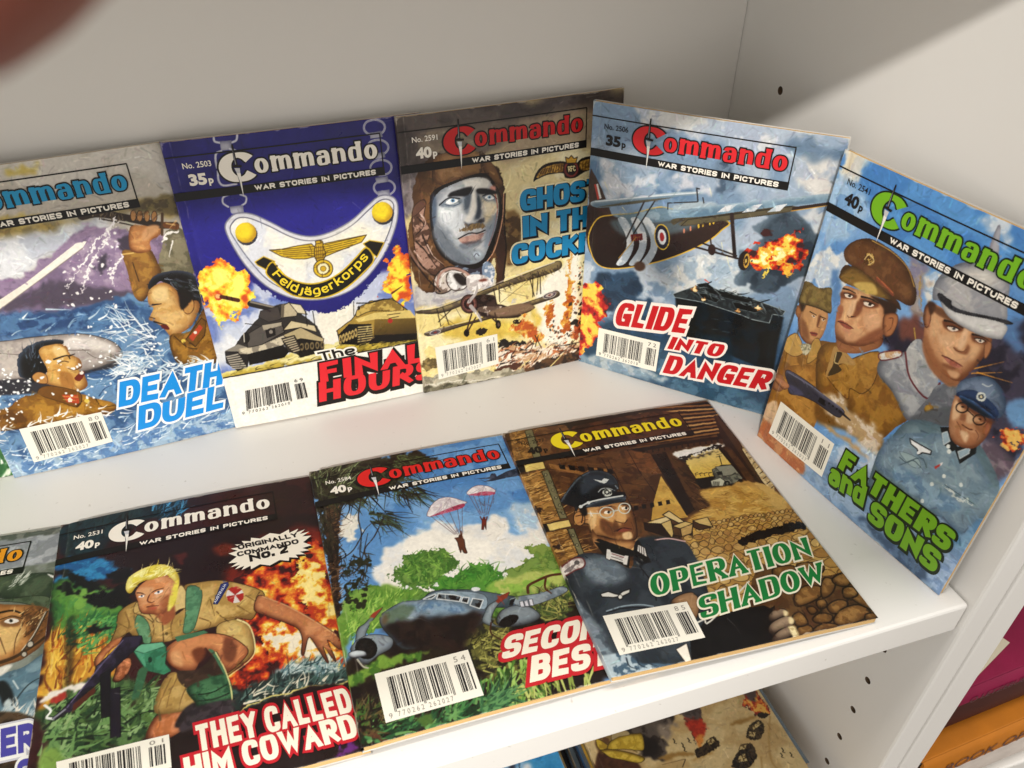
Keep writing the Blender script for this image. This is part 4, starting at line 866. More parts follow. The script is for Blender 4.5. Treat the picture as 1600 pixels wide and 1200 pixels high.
comic('''
P c=e0cf9a n=d3bf86 ns=153.7 nh=0.3 | -5 -5 1005 -5 1005 1298 -5 1298
P c=4a403d b=30.7 r=15.4 rs=61.5 n=5c514c ns=69.2 nh=0.3 s=1 | -25 1308 1030 1291 1025 1246 868 1212 560 1179 415 1119 312 1066 -9 1046 -27 1127
P c=7b6d5f b=30.7 n=8d7f6c ns=53.8 s=1 | 104 1224 419 1229 705 1226 808 1226 803 1128 415 1132 135 1117
P c=a8957a b=46.1 s=1 | 560 1205 868 1219 874 1057 455 1046 429 1117
P c=6b6262 b=15.4 n=8a8080 ns=46.1 s=1 | -18 1087 64 1088 74 979 31 903 -13 882 -15 993
P c=ecdfb4 b=38.4 n=e3d09a ns=92.2 s=1 | 454 1019 858 1059 876 547 519 612 464 848
P c=5a4228 b=7.7 r=12.3 rs=30.7 n=8a6c40 ns=30.7 s=1 | 445 858 501 820 530 741 504 646 464 598 426 628 438 741
P c=ead48a b=30.7 n=f0e2ad ns=92.2 r=15.4 rs=61.5 s=1 | -8 442 227 401 551 590 875 580 860 -14 371 17 3 -15
P c=f6f0dc b=18.4 r=15.4 rs=38.4 s=1 | 580 413 727 566 802 544 801 221 759 103 629 150 613 305
P c=e6c95a b=18.4 r=10.8 n=d9b850 ns=46.1 s=1 | 131 363 320 349 504 267 503 214 379 224 156 273
P c=c4c0bb b=10.8 r=10.8 rs=38.4 n=a8a4a8 ns=38.4 s=1 | -3 561 109 563 223 564 280 497 391 524 325 464 169 463 16 453
P c=7a5632 r=3.8 rs=23.1 n=5e3f24 ns=46.1 k=3c2717 kx=-12.3 ky=-7.7 kb=23.1 s=1 | 114 1114 191 1136 288 1136 371 1091 425 1023 444 930 435 779 442 641 422 518 390 508 388 635 348 604 240 593 166 614 83 520 14 589 -3 780 33 917 50 1024
P c=8f6a42 n=a07a50 ns=38.4 k=5a3c22 kx=7.7 ky=4.6 kb=12.3 s=1 | 135 1117 219 1132 336 1116 343 1035 253 1021 146 1009 137 1064
P c=7e5a36 k=4a301c kx=7.7 ky=-0 kb=10.8 s=1 | 350 1114 398 1054 424 996 438 966 409 970 353 1033
L c=4a301c w=6.1 s=1 | 135 1117 129 1012
L c=4a301c w=6.1 s=1 | 340 1116 345 1035
P c=1c1412 s=1 | 108 933 123 979 181 1004 281 1023 353 1027 395 986 428 911 430 839 399 740 373 654 348 612 286 600 197 632 122 721 103 834
P c=a98472 n=5c3f30 ns=23.1 nh=0.2 o=3a2418 ow=3.8 s=1 | 31 896 78 951 91 935 78 874 101 813 82 758 98 695 152 632 126 583 64 641 27 716
P c=6b4a3a o=3a2418 ow=3.1 s=1 | 41 929 78 951 90 928 29 882
L c=2e1c14 w=7.7 w2=3.1 s=1 | 50 879 75 839 35 802
L c=2e1c14 w=7.7 w2=3.1 s=1 | 33 774 71 723 115 639
L c=2e1c14 w=7.7 w2=3.1 s=1 | 38 676 76 616 134 597
L c=2e1c14 w=7.7 w2=3.1 s=1 | 64 798 86 727 112 685
L c=d0b0a0 w=5.4 w2=1.5 s=1 | 65 890 83 852 58 813
L c=d0b0a0 w=5.4 w2=1.5 s=1 | 21 732 53 681
L c=d0b0a0 w=5.4 w2=1.5 s=1 | 81 751 105 694 146 649
P c=4a3024 s=1 | 391 727 435 779 442 657 426 525 402 514 395 619
L c=d8a080 w=5.4 s=1 | 440 923 429 810 389 681 349 627
L c=2a1a12 w=7.7 s=1 | 445 923 438 793 442 657 421 527
P c=c2c4c6 n=b0b2b4 ns=69.2 k=767e88 kx=15.4 ky=10.8 kb=30.7 s=1 | 117 917 150 974 216 999 295 1014 352 1006 387 973 407 928 413 856 393 771 359 694 326 639 265 627 199 654 151 709 120 788
P c=d3d0c8 b=12.3 s=1 | 244 1001 352 1006 380 974 334 939 305 930 294 987
P c=dccba8 b=16.9 s=1 | 334 926 400 943 408 864 371 790 343 824 353 880
P c=c9ced2 b=21.5 s=1 | 138 914 190 934 244 890 254 824 208 788 153 826
P c=8e969e b=16.9 n=a8aeb4 ns=30.7 s=1 | 115 811 167 824 220 749 260 674 199 662 144 717
P c=8a929a b=10.8 a=0.9 s=1 | 232 709 321 686 319 640 258 636 200 669
P c=bccad6 b=9.2 | 325 666 323 662 320 659 316 656 310 655 304 656 298 658 293 661 289 664 286 669 286 673 287 677 290 680 294 683 300 684 306 683 312 681 317 679 321 675 324 670
P c=7c8690 b=12.3 a=0.9 s=1 | 263 950 306 958 292 904 271 857 252 896
P c=3b4656 b=9.2 a=0.75 s=1 | 306 951 327 948 332 890 325 841 299 831 313 879
P c=e6e2d8 b=7.7 s=1 | 295 952 313 950 313 879 292 839 269 821 255 831 283 877
P c=5a5d66 b=4.6 s=1 | 251 831 283 812 328 826 347 834 339 810 297 802 268 803
P c=2a2226 b=2.3 | 298 809 298 807 297 805 294 804 291 803 287 803 284 803 280 804 278 805 276 807 275 809 275 811 277 812 279 814 282 814 286 815 290 814 293 814 296 812 298 811
P c=2a2226 b=2.3 | 335 825 335 823 335 821 333 819 332 818 329 816 327 816 324 816 322 816 320 817 319 819 318 821 319 823 320 825 322 826 324 827 327 828 329 828 331 828 333 827
P c=1b1a20 b=3.1 s=1 | 206 966 271 969 296 973 276 941 219 947 191 948
P c=1b1a20 b=3.1 s=1 | 321 961 364 955 407 935 400 929 334 939 320 949
L c=2a2830 w=5.4 w2=1.5 s=1 | 291 946 307 971 319 984
P c=76828e b=4.6 n=98a2aa ns=15.4 s=1 | 146 920 183 938 226 942 254 924 238 905 187 899
P c=eef0f0 s=1 | 178 925 204 940 232 929 225 920 196 915
P c=6f9cc2 | 219 928 218 925 217 923 214 922 212 921 209 921 206 922 204 923 202 926 200 928 200 931 201 933 202 935 205 937 207 938 210 938 213 937 215 935 217 933 218 931
P c=10141c | 214 929 213 927 213 926 212 926 210 925 209 925 208 926 207 926 206 927 205 929 205 930 205 931 206 932 207 933 208 933 210 933 211 933 212 932 213 931 214 930
L c=1a1c26 w=5.4 s=1 | 149 918 190 942 240 934
L c=4a5a70 w=3.8 s=1 | 174 917 209 906 238 911
P c=7c8690 b=3.8 s=1 | 337 928 370 934 406 911 398 887 362 900
P c=eef0f0 s=1 | 352 921 374 929 395 912 373 907
P c=8fb4d2 | 382 918 381 916 380 914 378 912 376 912 373 912 371 912 368 914 367 916 366 918 365 921 366 923 367 925 369 926 371 927 374 927 376 926 378 925 380 923 381 921
P c=10141c | 377 919 377 918 376 917 376 916 374 916 373 916 372 916 371 917 370 918 370 919 370 920 370 921 371 922 371 923 373 923 374 923 375 923 376 922 377 921 377 920
L c=1a1c26 w=4.6 s=1 | 343 930 378 934 406 909
P c=8a7250 r=3.8 rs=10.8 s=1 | 219 786 253 802 290 810 327 808 345 790 326 786 282 786
S c=6a5434,9a8050 m=26 l=13.8 w=3.8 ang=70 sp=40 | 223 785 283 808 342 795 326 786 252 784
P c=a98278 n=c09a8c ns=15.4 s=1 | 224 752 265 763 303 761 340 765 332 744 293 729 248 729
L c=1e1418 w=6.1 s=1 | 222 756 273 773 310 767 347 775
P c=8a5f58 b=3.1 s=1 | 234 739 293 729 332 744 308 726 263 723
L c=5a5a68 w=4.6 s=1 | 289 661 301 674 312 661
L c=b0574a w=3.8 s=1 | 400 929 408 857 385 765 360 702
P c=cf9080 b=3.1 s=1 | 379 964 401 964 404 948 384 946
P c=7a8698 n=3a3440 ns=23.1 nh=0.1 s=1 | 197 632 286 600 348 612 360 546 311 499 221 541
P c=d6d9de n=7d90a8 ns=15.4 s=1 | 325 608 356 626 385 573 358 498 328 520
P c=646c76 b=15.4 a=0.75 s=1 | 110 790 138 828 178 778 224 696 273 641 220 635 163 684
P c=4a5a70 b=9.2 a=0.8 s=1 | 122 972 139 928 125 845 110 833
P c=3e4a5c b=6.9 a=0.6 s=1 | 265 936 291 943 285 905 269 879 259 895
P c=30394a b=5.4 a=0.7 s=1 | 319 928 333 915 334 869 325 834 307 837 318 878
P c=8292a6 b=12.3 a=0.7 s=1 | 357 807 396 844 401 785 360 709 336 691 347 757
P c=f0ece2 b=9.2 a=0.8 s=1 | 266 1005 337 1001 329 975 278 969
P c=efe2c4 b=9.2 a=0.8 s=1 | 339 889 391 902 397 873 359 843
P c=e2e6e8 b=10.8 a=0.7 s=1 | 148 898 201 897 213 852 168 838
P c=3a4656 b=6.1 a=0.5 s=1 | 226 729 324 735 315 710 247 703
P c=1b1a20 b=2.3 s=1 | 188 952 228 970 297 977 280 948 219 949
P c=1b1a20 b=2.3 s=1 | 322 964 372 956 411 935 371 935 324 947
P c=7d6a5e n=cfc2b8 ns=20 nh=0.2 o=33241c ow=6.1 s=1 | 95 573 121 615 167 633 226 611 283 553 266 516 214 550 158 513 105 516
P c=b9b6b2 n=e6e4e0 ns=23.1 o=3a2a22 ow=4.6 s=1 | 165 607 210 606 252 551 235 514 181 517 154 562
P c=2a211e b=3.1 s=1 | 186 587 217 593 259 541 221 533
L c=b08a7c w=10.8 s=1 | 106 531 123 599 174 624 233 602 290 543
L c=ece6e0 w=4.6 s=1 | 122 544 138 592 180 611 225 595
L c=2e1e18 w=7.7 s=1 | 4 705 41 638 73 585 120 521
L c=8a6a5a w=10.8 w2=3.1 s=1 | -11 767 36 661 89 598 121 529
P c=efe9e4 n=b9b0ac ns=23.1 s=1 | 254 574 330 564 367 525 359 506 280 497 250 511
P c=7b3f30 b=2.3 s=1 | 306 544 337 546 344 533 313 534
P c=6e5f4c n=8f7e58 ns=46.1 k=4a3d30 kx=-3.1 ky=7.7 kb=7.7 o=241a14 ow=3.1 s=1 | -0 444 114 441 342 493 630 552 695 565 715 552 707 525 630 507 381 478 151 417 29 426
L c=d8d0c4 w=4.6 a=0.8 s=1 | 4 446 217 473 502 535 679 563
S c=a08a50,4a3c2c m=60 l=26.1 w=3.8 ang=-60 sp=20 | 390 500 695 556 703 530 389 476
P c=7a6a52 n=a08c60 ns=38.4 k=4a3d30 kx=-3.1 ky=7.7 kb=7.7 o=241a14 ow=3.1 s=1 | 30 322 90 334 271 342 401 366 630 399 679 416 704 404 696 382 597 368 383 340 223 327 64 306
L c=d8d0c4 w=3.8 a=0.7 s=1 | 35 325 304 356 547 391
P c=5a5058 o=d0c8bc ow=3.1 | 688 403 687 398 684 394 678 389 669 386 659 384 648 384 639 384 630 387 624 390 621 394 622 399 625 404 632 408 640 411 650 413 661 414 670 413 679 411 685 407
P c=c8b8ac | 675 401 675 399 673 396 669 393 663 391 657 390 651 390 645 390 639 391 636 393 634 396 634 399 636 401 640 404 646 406 652 407 658 408 664 407 670 406 673 404
P c=8a3a34 | 663 400 663 398 662 397 661 396 658 395 656 394 653 394 650 395 648 395 647 396 646 398 646 399 647 400 648 401 651 402 653 403 656 403 659 403 661 402 662 401
P c=5a5058 o=d0c8bc ow=3.1 | 106 322 106 318 103 314 97 311 90 309 83 307 75 307 67 308 61 310 57 313 55 317 56 321 59 324 64 327 71 330 79 331 87 331 94 330 100 328 104 325
P c=8a3a34 | 88 320 88 319 87 317 86 316 84 315 81 315 79 315 77 315 75 316 74 317 73 319 73 320 74 321 76 322 78 323 80 323 82 323 84 323 86 322 88 321
L c=2a1e18 w=4.6 s=0 | 98 436 110 347
L c=2a1e18 w=4.6 s=0 | 126 443 149 347
L c=2a1e18 w=4.6 s=0 | 100 370 167 422
L c=2a1e18 w=4.6 s=0 | 570 523 568 407
L c=2a1e18 w=4.6 s=0 | 598 525 589 416
L c=2a1e18 w=4.6 s=0 | 606 516 609 416
L c=2a1e18 w=4.6 s=0 | 553 513 576 410
L c=2a1e18 w=4.6 s=0 | 374 487 386 411
L c=2a1e18 w=4.6 s=0 | 401 482 402 416
L c=5a4a3a w=1.9 s=0 | 97 420 184 335
L c=5a4a3a w=1.9 s=0 | 405 473 548 412
L c=5a4a3a w=1.9 s=0 | 402 407 565 507
L c=5a4a3a w=1.9 s=0 | 183 435 210 372
L c=5a4a3a w=1.9 s=0 | 420 470 549 510
P c=4a3832 n=2e2220 ns=23.1 s=1 | 278 465 372 455 386 411 418 396 481 358 514 334 480 315 335 345 274 392
P c=c9b8a8 n=6a564a ns=18.4 s=1 | 315 408 370 397 417 387 337 371 290 397
P c=8a7058 k=4a3a2c kx=0 ky=6.1 kb=6.1 s=1 | 337 371 507 386 580 350 513 325 399 332
P c=5c3a34 o=241614 ow=4.6 | 293 425 291 411 284 399 274 390 263 386 250 386 238 391 227 400 219 412 214 427 213 442 216 456 222 468 232 476 243 480 256 480 268 476 279 467 287 455 292 440
P c=8a5a50 | 284 427 282 416 277 407 270 401 261 397 251 397 241 401 233 408 227 417 223 428 222 440 224 450 229 459 237 466 246 469 255 469 265 465 273 459 279 449 283 439
P c=2e1a18 | 276 429 274 420 270 412 265 407 257 404 250 404 242 407 235 413 230 421 227 429 227 439 229 448 233 455 238 460 245 463 253 463 261 460 267 454 272 447 276 438
P c=6a3830 | 264 431 263 427 261 424 258 421 254 420 251 420 247 421 243 424 241 428 239 432 239 436 240 440 242 444 245 446 248 448 252 448 256 446 259 443 262 440 263 436
P c=c8a89a | 252 439 251 438 251 437 250 436 248 435 247 436 245 436 244 437 243 438 243 440 243 441 243 443 244 444 245 445 246 445 247 445 249 445 250 444 251 442 252 441
L c=b0a8a4 w=18.4 w2=6.1 s=1 | 254 446 291 487 296 525
L c=b0a8a4 w=18.4 w2=7.7 s=1 | 260 420 296 362 307 330
L c=e8e4e0 w=6.1 w2=2.3 s=1 | 279 481 295 519
L c=e8e4e0 w=6.1 w2=2.3 s=1 | 281 382 303 337
P c=c8c2ba s=0 | 458 396 467 419 479 417 482 395
L c=c8c2ba w=6.1 s=0 | 462 397 483 412
L c=4a352c w=7.7 s=0 | 261 378 233 299
L c=4a352c w=7.7 s=0 | 280 357 241 297
L c=4a352c w=7.7 s=0 | 344 361 390 300
L c=4a352c w=7.7 s=0 | 376 362 382 310
P c=1e1514 | 245 283 244 276 242 271 239 267 234 265 230 265 226 267 222 271 219 276 217 282 217 289 218 295 221 300 224 304 228 306 233 306 237 304 241 300 243 295 245 289
P c=1e1514 | 404 295 403 288 400 281 397 277 393 274 389 274 385 276 381 280 378 286 377 293 376 301 377 308 379 314 383 319 387 322 391 322 395 320 399 316 402 310 403 303
P c=6a544a | 397 296 397 293 396 291 395 289 393 287 391 287 389 288 388 290 387 293 386 296 386 299 386 302 387 305 389 307 390 308 392 308 394 307 395 305 396 303 397 300
F c=f0d890,eec05a,e59a3a,cf7426,b45a20 r=12.3 rs=30.7 b=46.1 ns=23.1 q=1.1 z=1.2 | 753 504 779 450 773 297 750 160 723 184 731 306 737 441
L c=e2a040 w=10.8 r=7.7 rs=15.4 s=1 | 755 617 760 560 753 488
F c=f0d890,e8a84a,cf7a2c,b8602a r=10.8 rs=23.1 b=30.7 ns=20 q=1.1 z=1.2 | 630 370 671 353 663 233 672 177 646 236
F c=f3e0a8,eebc5c,df8a34,c4602a r=13.8 rs=23.1 b=30.7 ns=23.1 q=1 z=1.4 | 454 269 530 313 612 208 629 150 527 182 478 228
P c=e8c860 b=7.7 r=10.8 rs=15.4 s=1 | 571 339 621 286 612 261 579 251
F c=e0a060,cf6a34,a84a24 r=7.7 rs=15.4 b=23.1 ns=20 | 767 147 821 261 828 161 794 114
D c=3a3430,5a4030,c46a30 m=150 w=10.8 a=0.9 | 629 132 680 299 732 182 802 544 834 555 839 85 768 83
D c=2e2a26 m=12 w=26.1 | 793 546 843 537 837 159 792 205
P c=2e241e r=6.1 rs=12.3 s=1 | 273 282 290 296 328 290 321 259 293 257
P c=2e241e r=6.1 rs=12.3 s=1 | 469 296 478 303 499 300 496 284 481 282
P c=2c2420 r=6.1 rs=18.4 s=1 | 377 189 411 216 444 200 486 191 527 173 569 155 544 142 493 154 443 165 393 167
P c=c9a078 r=9.2 rs=30.7 n=f0e4d0 ns=26.1 nh=0.2 s=1 | 376 153 510 159 629 123 839 85 841 0 541 4 363 46
S c=8a4a2a,2a201c,e8d8c0,c87a4a,5a3a2a m=140 l=46.1 w=8.5 ang=25 sp=50 | 376 162 586 142 839 76 841 10 542 13 363 46
P c=5a3424 r=4.6 rs=15.4 s=1 | 363 46 406 64 508 59 473 30 371 31
P c=3a2a20 r=6.1 rs=15.4 n=6a4a30 ns=23.1 s=1 | 629 49 840 48 841 -10 507 -7 455 6 542 23
L c=ecd48a w=10.8 w2=6.1 r=6.1 rs=13.8 s=1 | 455 -13 542 69
L c=ecd48a w=7.7 w2=3.1 s=1 | 646 -11 733 63
L c=2a201c w=4.6 s=0 | 578 198 612 118
L c=2a201c w=4.6 s=0 | 595 194 578 135
L c=2a201c w=4.6 s=0 | 681 112 768 101
L c=2a201c w=4.6 s=0 | 742 107 838 104
P c=8a8470 r=10.8 rs=46.1 n=b8b19a ns=38.4 nh=0.2 s=1 | -3 88 372 54 506 -16 2 -24
P c=55503f r=7.7 rs=30.7 n=7d7862 ns=30.7 s=1 | 0 42 186 5 370 -2 184 -13 3 -15
P c=9a8450 r=7.7 rs=23.1 n=6a5a34 ns=23.1 s=1 | 5 176 77 177 73 133 9 131
L c=d8d2c0 w=6.9 r=6.1 rs=30.7 s=1 | 9 49 203 20 387 3
P c=1c1410 s=1 | 577 956 590 992 624 1022 677 1029 730 1021 761 989 806 1025 883 1028 953 1018 939 978 831 965 777 944 731 951 715 974 647 977 594 964
P c=c89a40 n=8a6424 ns=9.2 nh=0.1 s=1 | 594 971 609 997 639 1013 692 1018 722 1012 715 981 647 984
P c=c89a40 n=8a6424 ns=9.2 nh=0.1 s=1 | 802 1011 883 1017 946 1012 923 983 815 971
L c=3a2810 w=2.7 s=0 | 605 976 620 1003
L c=3a2810 w=2.7 s=0 | 811 975 814 1008
L c=3a2810 w=2.7 s=0 | 618 978 632 1004
L c=3a2810 w=2.7 s=0 | 825 977 828 1009
L c=3a2810 w=2.7 s=0 | 631 979 643 1006
L c=3a2810 w=2.7 s=0 | 839 979 843 1010
L c=3a2810 w=2.7 s=0 | 644 981 654 1007
L c=3a2810 w=2.7 s=0 | 853 981 858 1010
L c=3a2810 w=2.7 s=0 | 656 983 665 1008
L c=3a2810 w=2.7 s=0 | 866 984 872 1011
L c=3a2810 w=2.7 s=0 | 669 984 677 1009
L c=3a2810 w=2.7 s=0 | 880 986 887 1012
L c=3a2810 w=2.7 s=0 | 682 986 688 1010
L c=3a2810 w=2.7 s=0 | 894 988 902 1013
L c=3a2810 w=2.7 s=0 | 695 988 699 1012
L c=3a2810 w=2.7 s=0 | 908 991 917 1013
L c=3a2810 w=2.7 s=0 | 708 989 711 1013
L c=3a2810 w=2.7 s=0 | 922 993 931 1014
P c=3a1c18 | 797 980 795 968 790 958 781 950 770 946 758 946 745 950 734 957 725 967 719 979 717 992 719 1003 724 1014 733 1021 744 1025 756 1025 768 1022 780 1014 789 1005 795 993
P c=8a3a34 | 791 981 789 970 785 961 777 954 768 951 757 950 747 954 737 960 730 969 725 980 723 991 725 1001 729 1010 737 1017 746 1021 756 1021 767 1018 776 1012 784 1003 789 992
P c=241410 | 783 982 782 974 778 967 773 962 765 959 757 959 749 961 742 966 736 973 732 981 731 990 732 998 736 1005 741 1010 748 1012 756 1013 764 1010 772 1005 778 999 782 991
P c=c8982e s=0 o=1c1410 ow=3.8 | 734 1014 729 1042 745 1033 756 1045 771 1029 786 1034 779 1009
''',
 [('badge_lettering', 'RFC', [743.2, 975.9, 777.7, 975.2, 739.0, 1000.4], {'t': 0.16, 'wx': 0.4, 'gap': 0.05, 'layers': [('e8d8a0', 0)]}), ('title_lettering', 'GHOST', [512.5, 834.2, 902.1, 834.1, 512.3, 929.3], {'t': 0.35, 'th': 0.225, 'wx': 0.62, 'gap': 0.03, 'space': 0.4, 'layers': [('f3e8c0', 0.09), ('11141c', 0.07, 0.05), ('1f87bb', 0)]}), ('title_lettering', 'IN THE', [522.9, 711.5, 927.7, 708.6, 521.9, 810.6], {'t': 0.35, 'th': 0.225, 'wx': 0.62, 'gap': 0.03, 'space': 0.4, 'layers': [('f3e8c0', 0.09), ('11141c', 0.07, 0.05), ('1f87bb', 0)]}), ('title_lettering', 'COCKPIT', [465.3, 589.9, 991.6, 587.1, 466.6, 686.9], {'t': 0.35, 'th': 0.225, 'wx': 0.62, 'gap': 0.03, 'space': 0.4, 'layers': [('f3e8c0', 0.09), ('11141c', 0.07, 0.05), ('1f87bb', 0)]})],
 Matrix([[0.999387, -0.000338, 0.034993, -0.208179], [0.034905, 0.081066, -0.996097, -0.017551], [-0.0025, 0.996709, 0.081028, 0.000678], [0.0, 0.0, 0.0, 1.0]]),"upright comic with a helmeted pilot's grey face above a biplane",Sheet(.0013),(400, 517),{'c': 'c01a1c', 'line': '14110f', 'frame': '14110f', 'no': '2591', 'price': '40'},([76.6, 61.7, 384.1, 83.0, 382.3, 249.2, 72.4, 241.2], '61', '9770262262027'),6,0.003,1.0)
